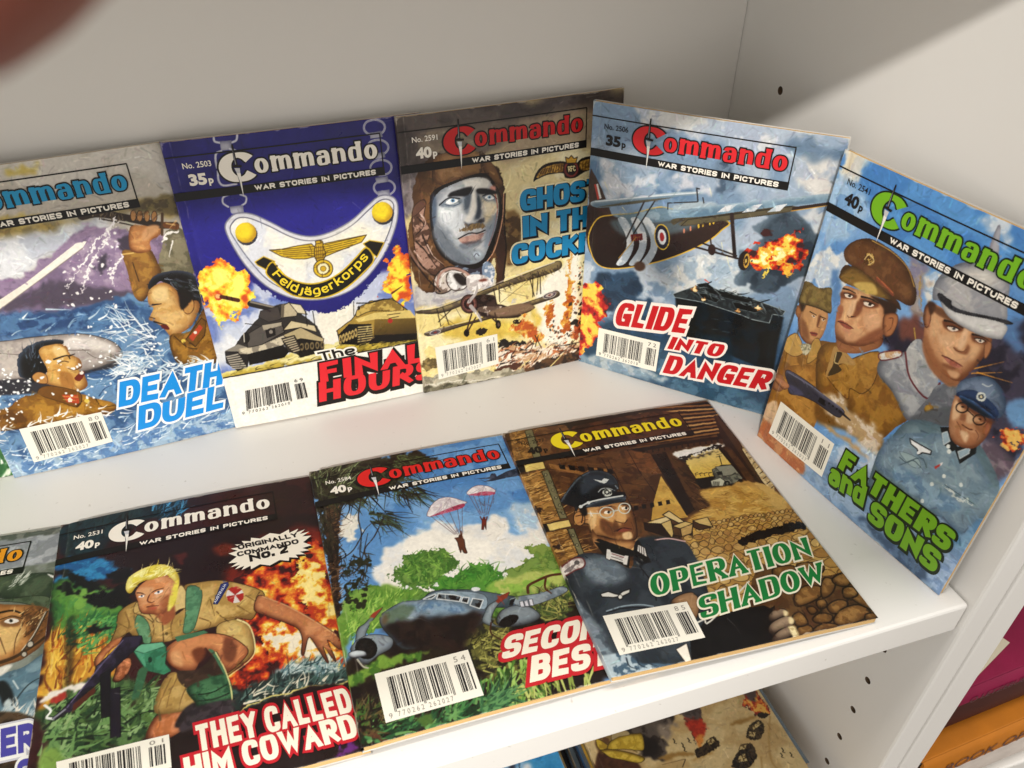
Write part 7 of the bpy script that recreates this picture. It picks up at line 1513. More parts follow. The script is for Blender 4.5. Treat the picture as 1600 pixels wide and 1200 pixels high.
 [('badge_lettering', 'AUSTRALIA', [571.8, 702.6, 613.1, 780.0, 563.6, 710.8], {'t': 0.16, 'wx': 0.5, 'gap': 0.1, 'layers': [('d8dcec', 0)]}), ('flash', None, [[916.1, 903.7, 944.1, 878.9, 908.9, 873.6, 932.8, 855.9, 897.4, 857.3, 914.6, 839.9, 880.0, 846.8, 887.8, 828.7, 855.2, 839.6, 851.9, 822.2, 819.8, 835.7, 781.3, 818.4, 746.3, 834.6, 711.9, 819.0, 712.1, 836.9, 678.2, 824.9, 689.2, 843.0, 654.5, 834.8, 674.4, 853.0, 640.1, 850.0, 666.4, 867.2, 633.7, 872.7, 665.2, 897.7, 636.7, 922.2, 670.5, 927.7, 646.0, 945.5, 680.9, 944.2, 662.9, 962.1, 697.6, 955.3, 689.0, 974.1, 722.2, 963.0, 725.0, 981.4, 758.1, 967.4, 797.8, 986.5, 834.1, 969.5, 871.0, 986.8, 870.1, 967.3, 906.8, 980.8, 894.0, 961.0, 931.7, 970.2, 909.2, 950.4, 946.1, 953.9, 916.8, 935.4, 951.1, 929.8]], {'c': '120c0e'}), ('flash', None, [[909.5, 915.4, 937.5, 890.5, 902.2, 885.1, 926.2, 867.3, 890.8, 868.7, 908.0, 851.3, 873.4, 858.1, 881.2, 839.9, 848.6, 850.9, 845.2, 833.4, 813.0, 847.0, 774.5, 829.6, 739.5, 845.7, 705.0, 830.1, 705.2, 848.1, 671.3, 836.0, 682.3, 854.2, 647.5, 845.9, 667.4, 864.2, 633.0, 861.1, 659.3, 878.5, 626.6, 883.9, 658.1, 909.1, 629.5, 933.7, 663.4, 939.2, 638.8, 957.1, 673.7, 955.9, 655.7, 973.8, 690.5, 967.0, 681.8, 985.9, 715.1, 974.8, 717.9, 993.3, 751.1, 979.3, 790.8, 998.4, 827.2, 981.4, 864.1, 998.8, 863.2, 979.2, 900.0, 992.8, 887.2, 972.9, 924.9, 982.2, 902.4, 962.3, 939.4, 965.9, 910.1, 947.2, 944.4, 941.6]], {'c': 'efe8d8'}), ('flash_lettering', 'ORIGINALLY', [666.8, 941.9, 894.6, 949.0, 663.3, 967.7], {'t': 0.34, 'th': 0.25, 'wx': 0.85, 'gap': 0.1, 'layers': [('15100f', 0)]}), ('flash_lettering', 'COMMANDO', [661.2, 906.4, 894.2, 912.3, 658.2, 931.4], {'t': 0.34, 'th': 0.25, 'wx': 0.85, 'gap': 0.1, 'layers': [('15100f', 0)]}), ('flash_lettering', 'No. 2', [704.0, 866.6, 850.2, 876.5, 701.4, 908.9], {'t': 0.36, 'th': 0.26, 'wx': 0.9, 'gap': 0.1, 'layers': [('15100f', 0)]}), ('title_lettering', 'THEY CALLED', [492.5, 135.1, 971.9, 136.8, 484.1, 231.0], {'t': 0.32, 'th': 0.22, 'wx': 0.55, 'gap': 0.06, 'space': 0.4, 'layers': [('c0202c', 0.12), ('f3ecd8', -0.01)]}), ('title_lettering', 'HIM COWARD', [457.2, 44.5, 972.3, 47.3, 448.7, 131.3], {'t': 0.32, 'th': 0.22, 'wx': 0.56, 'gap': 0.06, 'space': 0.4, 'layers': [('c0202c', 0.12), ('f3ecd8', -0.01)]})],
 Matrix([[0.999522, -0.0082, 0.029802, -0.420793], [0.008197, 0.999966, 0.000244, -0.252924], [-0.029803, -0.0, 0.999556, 0.0084], [0.0, 0.0, 0.0, 1.0]]),'flat dark comic with a fair haired crouching gunman before flames',Sheet(.0013),(440, 569),{'c': 'f2ece0', 'frame': '100c0e', 'no': '2531', 'price': '40'},([100.8, 119.2, 416.6, 110.4, 409.4, 224.8, 83.3, 235.3], '01', '9770262262027'),10,0.0041,1.0)
comic('''
P c=5f92c9 n=7aa8d8 ns=148.9 nh=0.3 | -5 -5 1005 -5 1005 1298 -5 1298
P c=4d84c0 b=27.1 r=13.5 rs=67.7 n=6a9cd2 ns=81.2 s=1 | 379 1300 1016 1323 948 1027 864 792 652 990 419 980 269 893
P c=a8c4dc b=20.3 r=20.3 rs=54.1 n=d8dad8 ns=47.4 s=1 | 764 860 870 848 858 666 824 506 769 640
P c=ebe6da b=9.5 r=24.4 rs=74.4 n=dfe0de ns=54.1 nh=0.4 s=1 | 144 658 213 736 303 812 362 847 475 832 596 797 692 805 719 725 786 687 839 762 853 581 827 349 550 431 169 573
P c=f4efe2 b=20.3 r=20.3 rs=60.9 s=1 | 296 779 406 817 498 772 582 747 618 650 537 591 372 672
P c=e0dccf b=5.4 r=10.8 rs=27.1 s=1 | 84 965 144 984 148 892 108 843 74 861
F c=5f8538,52782f,426b2a,5d8438,769a48 r=12.2 rs=18.9 b=81.2 ns=27.1 q=0.8 z=1.8 | 214 618 261 672 281 707 371 723 439 694 472 626 454 607 423 584 336 524 240 575
F c=869c48,6f8a3a,5f7d34,7d9848 r=13.5 rs=23 b=81.2 ns=33.8 q=0.8 z=1.8 | 620 518 731 567 755 618 805 629 829 588 848 500 855 267 579 407
F c=5f9a3a,4a8a30,3e7a2a,5a9538 r=10.8 rs=16.2 b=81.2 ns=33.8 q=0.8 z=1.6 | 367 553 460 581 514 598 570 598 590 559 617 527 598 486 550 431 348 475
S c=4a8a30,6aa040,3c7026 m=70 l=40.6 w=6.1 ang=60 sp=60 | 469 571 568 590 615 520 563 472 392 508
S c=3f7428,84b04a,5a8a34 m=110 l=27.1 w=6.8 ang=60 sp=80 | 241 638 319 713 453 673 441 603 326 534
F c=6c9440,5a8436,4a742c,668e3e r=10.8 rs=27.1 b=108.3 ns=40.6 q=0.8 z=1.6 | 15 515 58 606 129 608 228 571 369 514 592 449 562 282 -0 448
P c=6c9438 b=7.4 r=8.9 rs=37.2 n=80a648 ns=44.7 s=1 | -2 507 103 607 208 584 307 529 236 501 149 446 39 417 -7 314 -14 344
P c=8cb44a b=7.4 n=b0bc62 ns=37.2 r=7.4 s=1 | 525 457 606 501 820 482 809 415 675 421 608 424
S c=4f8428,a8cc60,6a9c38 m=120 l=37.2 w=5.2 ang=60 sp=40 | 6 473 124 583 309 537 161 443 24 362
P c=241713 b=14.9 r=17.9 rs=44.7 n=33281a ns=59.6 s=1 | -9 300 144 356 520 353 841 322 806 -10 -5 -15
P c=4f7a2c b=6 r=10.4 rs=29.8 n=7a9e3c ns=29.8 s=1 | -5 251 72 290 180 294 285 274 256 257 123 247 13 218
P c=31301c b=10.4 r=14.9 rs=29.8 n=6d6a34 ns=22.3 nh=0.2 s=1 | 462 331 570 307 599 163 494 110 400 158 390 254
S c=8f8c46,5a5a2a,b0ac5c,2c2414 m=170 l=29.8 w=6 ang=20 sp=70 | 409 278 503 296 557 265 522 157 420 145
P c=46592c b=6 r=13.4 rs=25.3 n=7a8240 ns=17.9 nh=0.2 s=1 | 652 354 742 418 800 393 796 311 688 272
S c=78803c,a8a458,39361c m=90 l=44.7 w=5.2 ang=70 sp=80 | 662 327 739 411 810 381 788 290 695 254
P c=586876 n=6a7a86 ns=44.7 k=3c4a54 kx=3 ky=14.9 kb=29.8 o=2a2a2c ow=3 s=1 | 298 491 343 515 407 507 492 479 584 431 640 398 591 372 529 382 488 331 340 298 206 301 169 357 144 417 144 456 169 480 236 501
P c=241815 b=17.9 r=10.4 rs=44.7 n=33221c ns=44.7 s=1 | 148 423 219 422 317 409 407 410 491 385 492 345 425 288 385 234 284 271 207 308 169 357
P c=70828f b=11.9 r=10.4 rs=37.2 n=8e9fab ns=37.2 s=1 | 167 473 248 497 337 488 427 436 481 396 368 406 269 419 173 439
P c=5f7f9e b=11.9 r=8.9 rs=29.8 n=8aa4ba ns=29.8 s=1 | 243 474 381 458 457 403 370 413
P c=6b5a44 b=8.9 | 173 437 169 431 164 426 159 423 154 422 150 424 147 428 146 434 146 441 148 448 151 456 155 462 160 468 165 471 170 471 174 470 177 466 178 460 178 453 176 445
P c=556a4a b=10.4 r=7.4 a=0.7 s=1 | 167 473 271 482 247 433 171 432
P c=7d8d98 n=8fa2b0 ns=29.8 o=3a4248 ow=2.2 s=1 | 304 489 348 509 418 498 523 448 504 385 429 444 360 477
P c=241c1a s=0 n=5a646c ns=11.9 nh=0.2 o=d6dcdc ow=3.7 | 366 500 419 478 441 463 429 444 383 466 354 478
P c=241c1a s=0 n=5a646c ns=11.9 nh=0.2 o=d6dcdc ow=3.7 | 447 459 467 451 455 428 434 441
P c=241c1a s=0 n=5a646c ns=11.9 nh=0.2 o=d6dcdc ow=3.7 | 479 444 513 426 490 393 461 417
P c=241c1a s=0 n=5a646c ns=11.9 nh=0.2 o=d6dcdc ow=3.7 | 308 492 353 501 358 496 336 484
P c=d8dcdc | 516 476 515 474 512 472 508 471 503 471 498 472 493 473 489 476 486 479 485 482 485 486 486 488 489 490 493 491 498 491 503 490 508 488 512 486 515 483 517 479
L c=c8d0d0 w=2.2 s=0 | 389 490 383 467
P c=838d93 n=7d8890 ns=29.8 k=3a3c40 kx=4.5 ky=7.4 kb=11.9 o=2a2a2c ow=3 s=1 | 531 326 563 364 618 372 664 350 687 304 647 284 589 285 542 299
P c=1c1614 | 611 322 609 315 604 308 596 301 585 296 574 292 562 291 551 291 543 294 537 299 535 305 536 312 541 319 549 326 560 332 571 335 583 337 594 336 603 333 609 329
P c=8f9aa2 n=6f7c86 ns=29.8 o=2a2a2c ow=2.2 s=1 | 601 401 643 406 721 399 806 408 816 380 720 358 640 357
P c=1e1a1c s=0 | 607 400 628 402 606 375 594 379
P c=d0d0d8 s=0 o=3a3a40 ow=2.2 | 635 383 648 383 646 356 632 360
P c=d0d0d8 s=0 o=3a3a40 ow=2.2 | 652 383 665 382 662 354 649 358
P c=d0d0d8 s=0 o=3a3a40 ow=2.2 | 670 383 683 382 679 352 666 356
P c=8c989e k=4a5458 kx=3 ky=3 kb=6 o=2a2a2c ow=2.2 s=1 | 486 347 519 393 550 408 611 432 600 418 549 384 516 338 521 313 552 289 507 310 485 332
P c=8a3a26 s=0 | 553 407 573 426 616 437 599 414 560 397
P c=848f95 k=4a5458 kx=3 ky=3 kb=6 o=2a2a2c ow=2.2 s=1 | 46 385 61 434 88 449 117 472 160 499 151 486 113 449 87 411 64 350 47 355
P c=a0402a s=0 | 107 471 125 485 162 500 140 477 124 463
P c=8f9aa0 k=4a4e54 kx=4.5 ky=6 kb=10.4 o=2a2a2c ow=2.2 n=8894a0 ns=22.3 s=1 | 24 362 79 398 137 385 169 357 156 323 111 308 59 287
P c=17120f | 104 315 95 307 85 303 74 303 62 308 53 316 45 328 40 341 39 355 41 368 47 380 56 388 66 392 78 392 90 387 100 378 107 367 112 353 113 339 110 326
P c=2e2624 n=17120f ns=7.4 nh=0.1 | 95 325 89 320 82 317 74 318 67 321 60 326 55 334 52 343 51 352 53 361 57 369 62 374 70 377 77 377 85 374 92 368 97 360 100 351 100 342 99 333
P c=c0c8cc k=5a5a60 kx=0 ky=3.7 kb=4.5 o=2a2a2c ow=2.2 s=1 | 16 346 35 352 68 338 71 319 36 323 17 332
L c=b8b4a4 w=5.2 s=1 | 40 314 53 282 68 270
L c=5a3018 w=10.4 w2=11.9 s=1 | 678 412 689 442 728 456 780 467 821 464
L c=5a3018 w=8.9 w2=6 s=1 | 765 463 745 417 758 388
L c=4a2814 w=6 s=1 | 511 324 498 282 525 244
S c=5a8434,7fa84a,9abc60,34541f m=80 l=96.8 w=9.7 w2=1.5 ang=-110 sp=35 | 443 139 587 167 635 41 477 21 400 57
S c=b4bc6a,8a9a48 m=34 l=89.3 w=8.9 ang=-100 sp=25 | 547 122 672 57 804 74 750 20 522 47
S c=2c5a34,4a8048,1f3c22,6c9a58 m=150 l=67 w=10.4 ang=20 sp=70 | 0 13 31 127 191 29 429 55 479 27 455 -11 126 -13
P c=4f6f2e b=3 r=6 s=1 | 183 44 228 43 233 17 198 9
S c=3a6a44,5f8f58,23402a m=70 l=67 w=8.9 ang=20 sp=60 | 387 54 489 57 470 -3 374 -13
L c=5a3a26 w=22.3 w2=10.4 r=6 s=1 | 1 79 46 23 113 -21
S c=4a6a2c,22180f,6a5a34 m=90 l=44.7 w=7.4 ang=40 sp=70 | -1 137 76 127 86 60 4 35
P c=2a1a12 r=4.1 rs=16.2 n=4a3220 ns=20.3 s=1 | 46 1147 104 1140 78 949 43 736 15 515 -20 504 3 668 7 864
S c=5a3e28,1a100a,7a5a3a m=150 l=27.1 w=5.4 ang=10 sp=30 | 41 1110 97 1093 15 529 -15 523 7 864
P c=241a14 b=5.4 r=20.3 rs=27.1 n=3a3422 ns=33.8 s=1 | -7 1305 476 1283 485 1204 419 1160 309 1090 211 1069 100 1073 -0 1045 -3 1123
S c=241a12,3a3a24,4a5430,171009 m=260 l=101.5 w=6.8 ang=-70 sp=60 | 3 1281 473 1273 472 1208 309 1090 129 1045 -6 1047
S c=2c2a1a,4a5a34,171009 m=60 l=88 w=6.1 ang=-60 sp=30 | 309 1090 428 1076 402 1023 324 1036
S c=2c2a1a,4a5a34 m=50 l=88 w=6.1 ang=-50 sp=35 | 197 988 283 962 272 910 196 914
S c=171009,3a3420 m=90 l=81.2 w=5.4 ang=-100 sp=30 | -8 1085 29 1075 60 848 -9 834
S c=3a4a2a,6a7a48,241a12 m=80 l=60.9 w=4.7 ang=-30 sp=40 | 377 1290 493 1235 468 1188 332 1206
S c=6a6a4a,98a878 m=40 l=81.2 w=4.7 ang=60 sp=30 | 3 1281 207 1275 142 1129 5 1139
L c=33281e w=6.1 w2=2.7 s=1 | 186 1077 154 963 151 874 127 769 135 709 109 629
L c=33281e w=6.1 w2=2.7 s=1 | 251 934 196 843 149 788 146 706 110 637
L c=33281e w=6.1 w2=2.7 s=1 | 53 766 108 800 166 887 196 914
L c=33281e w=6.1 w2=2.7 s=1 | 38 589 80 630 115 667 109 733
L c=33281e w=6.1 w2=2.7 s=1 | 70 680 117 714 175 867
D c=2c3018 m=90 w=16.2 | 49 734 166 749 96 491 44 521
S c=3a3420,171009 m=50 l=40.6 w=4.7 ang=-80 sp=60 | 53 799 166 783 121 633 34 598
P c=e6dfdf n=cfc4c8 ns=13.5 o=6a4048 ow=2 s=1 | 426 883 441 935 484 970 530 968 575 934 580 913
P c=a83a58 n=c0607a ns=10.8 s=1 | 425 882 457 893 515 909 564 918 580 913 564 894 488 884
L c=6a4a48 w=2 s=0 | 432 882 496 764
L c=6a4a48 w=2 s=0 | 452 883 502 762
L c=6a4a48 w=2 s=0 | 475 883 508 760
L c=6a4a48 w=2 s=0 | 509 887 514 758
L c=6a4a48 w=2 s=0 | 544 895 520 757
L c=6a4a48 w=2 s=0 | 565 899 526 755
L c=a89aa0 w=2 s=1 | 445 889 530 962
L c=a89aa0 w=2 s=1 | 465 890 530 962
L c=a89aa0 w=2 s=1 | 489 890 530 962
L c=a89aa0 w=2 s=1 | 523 894 530 962
P c=e6dfdf n=cfc4c8 ns=13.5 o=6a4048 ow=2 s=1 | 607 962 626 993 663 1004 706 984 717 946
P c=a83a58 n=c0607a ns=10.8 s=1 | 606 960 638 962 679 962 717 946 705 933 646 944
L c=6a4a48 w=2 s=0 | 610 958 622 840
L c=6a4a48 w=2 s=0 | 627 948 628 838
L c=6a4a48 w=2 s=0 | 646 942 635 836
L c=6a4a48 w=2 s=0 | 672 939 641 834
L c=6a4a48 w=2 s=0 | 692 936 647 832
L c=6a4a48 w=2 s=0 | 711 935 653 831
L c=a89aa0 w=2 s=1 | 625 965 685 992
L c=a89aa0 w=2 s=1 | 641 955 685 992
L c=a89aa0 w=2 s=1 | 660 950 685 992
L c=a89aa0 w=2 s=1 | 687 947 685 992
P c=6a3a22 o=2c140c ow=2.7 s=1 | 495 742 506 743 517 736 525 725 519 688 518 658 506 662 504 688 495 665 495 695 497 720
L c=6a3a22 w=8.8 w2=5.4 s=1 | 519 731 524 773
L c=6a3a22 w=8.1 s=1 | 503 731 495 742
P c=5a2e1a | 522 746 521 743 519 740 517 739 515 738 513 738 511 739 509 741 509 743 508 746 509 749 510 752 512 755 514 757 516 757 518 757 520 756 521 754 522 752 522 749
P c=7a2c1c s=0 o=2c140c ow=2 | 623 812 639 807 622 753 623 780 612 755 605 758
L c=6a2c1c w=5.4 s=1 | 621 808 620 827
L c=6a2c1c w=5.4 s=1 | 638 803 646 819
P c=6a2c1c | 638 814 637 812 635 810 634 808 632 808 630 808 629 809 627 810 627 812 626 815 627 817 628 819 629 821 631 823 633 823 635 823 636 822 637 821 638 819 638 816
P c=2c3448 s=0 n=4a5266 ns=20.3 | 659 1047 723 1040 736 1059 753 1057 754 1036 807 1057 860 1065 889 1065 885 1013 801 1017 729 1013 689 1019 726 1027
''',
 [('title_lettering', 'SECOND', [497.5, 168.1, 921.2, 164.5, 543.5, 253.3], {'t': 0.35, 'th': 0.225, 'wx': 0.62, 'gap': 0.05, 'layers': [('c0242c', 0.17, -0.02), ('f0e8d4', 0.0)]}), ('title_lettering', 'BEST', [561.1, 59.0, 846.5, 54.2, 601.5, 153.8], {'t': 0.35, 'th': 0.225, 'wx': 0.62, 'gap': 0.05, 'layers': [('c0242c', 0.17, -0.02), ('f0e8d4', 0.0)]})],
 Matrix([[0.999552, 0.002851, 0.029803, -0.290398], [-0.00285, 0.999996, -8.5e-05, -0.252597], [-0.029803, -0.0, 0.999556, 0.0084], [0.0, 0.0, 0.0, 1.0]]),'flat comic with a crashed grey aeroplane in jungle below two parachutes',Sheet(.0013),(440, 569),{'c': 'd8201e', 'line': '14110f', 'frame': '14110f', 'no': '2584', 'price': '40'},([86.3, 57.0, 405.7, 59.6, 403.3, 239.2, 84.2, 239.9], '54', '9770262262027'),11,0.0041,1.0)
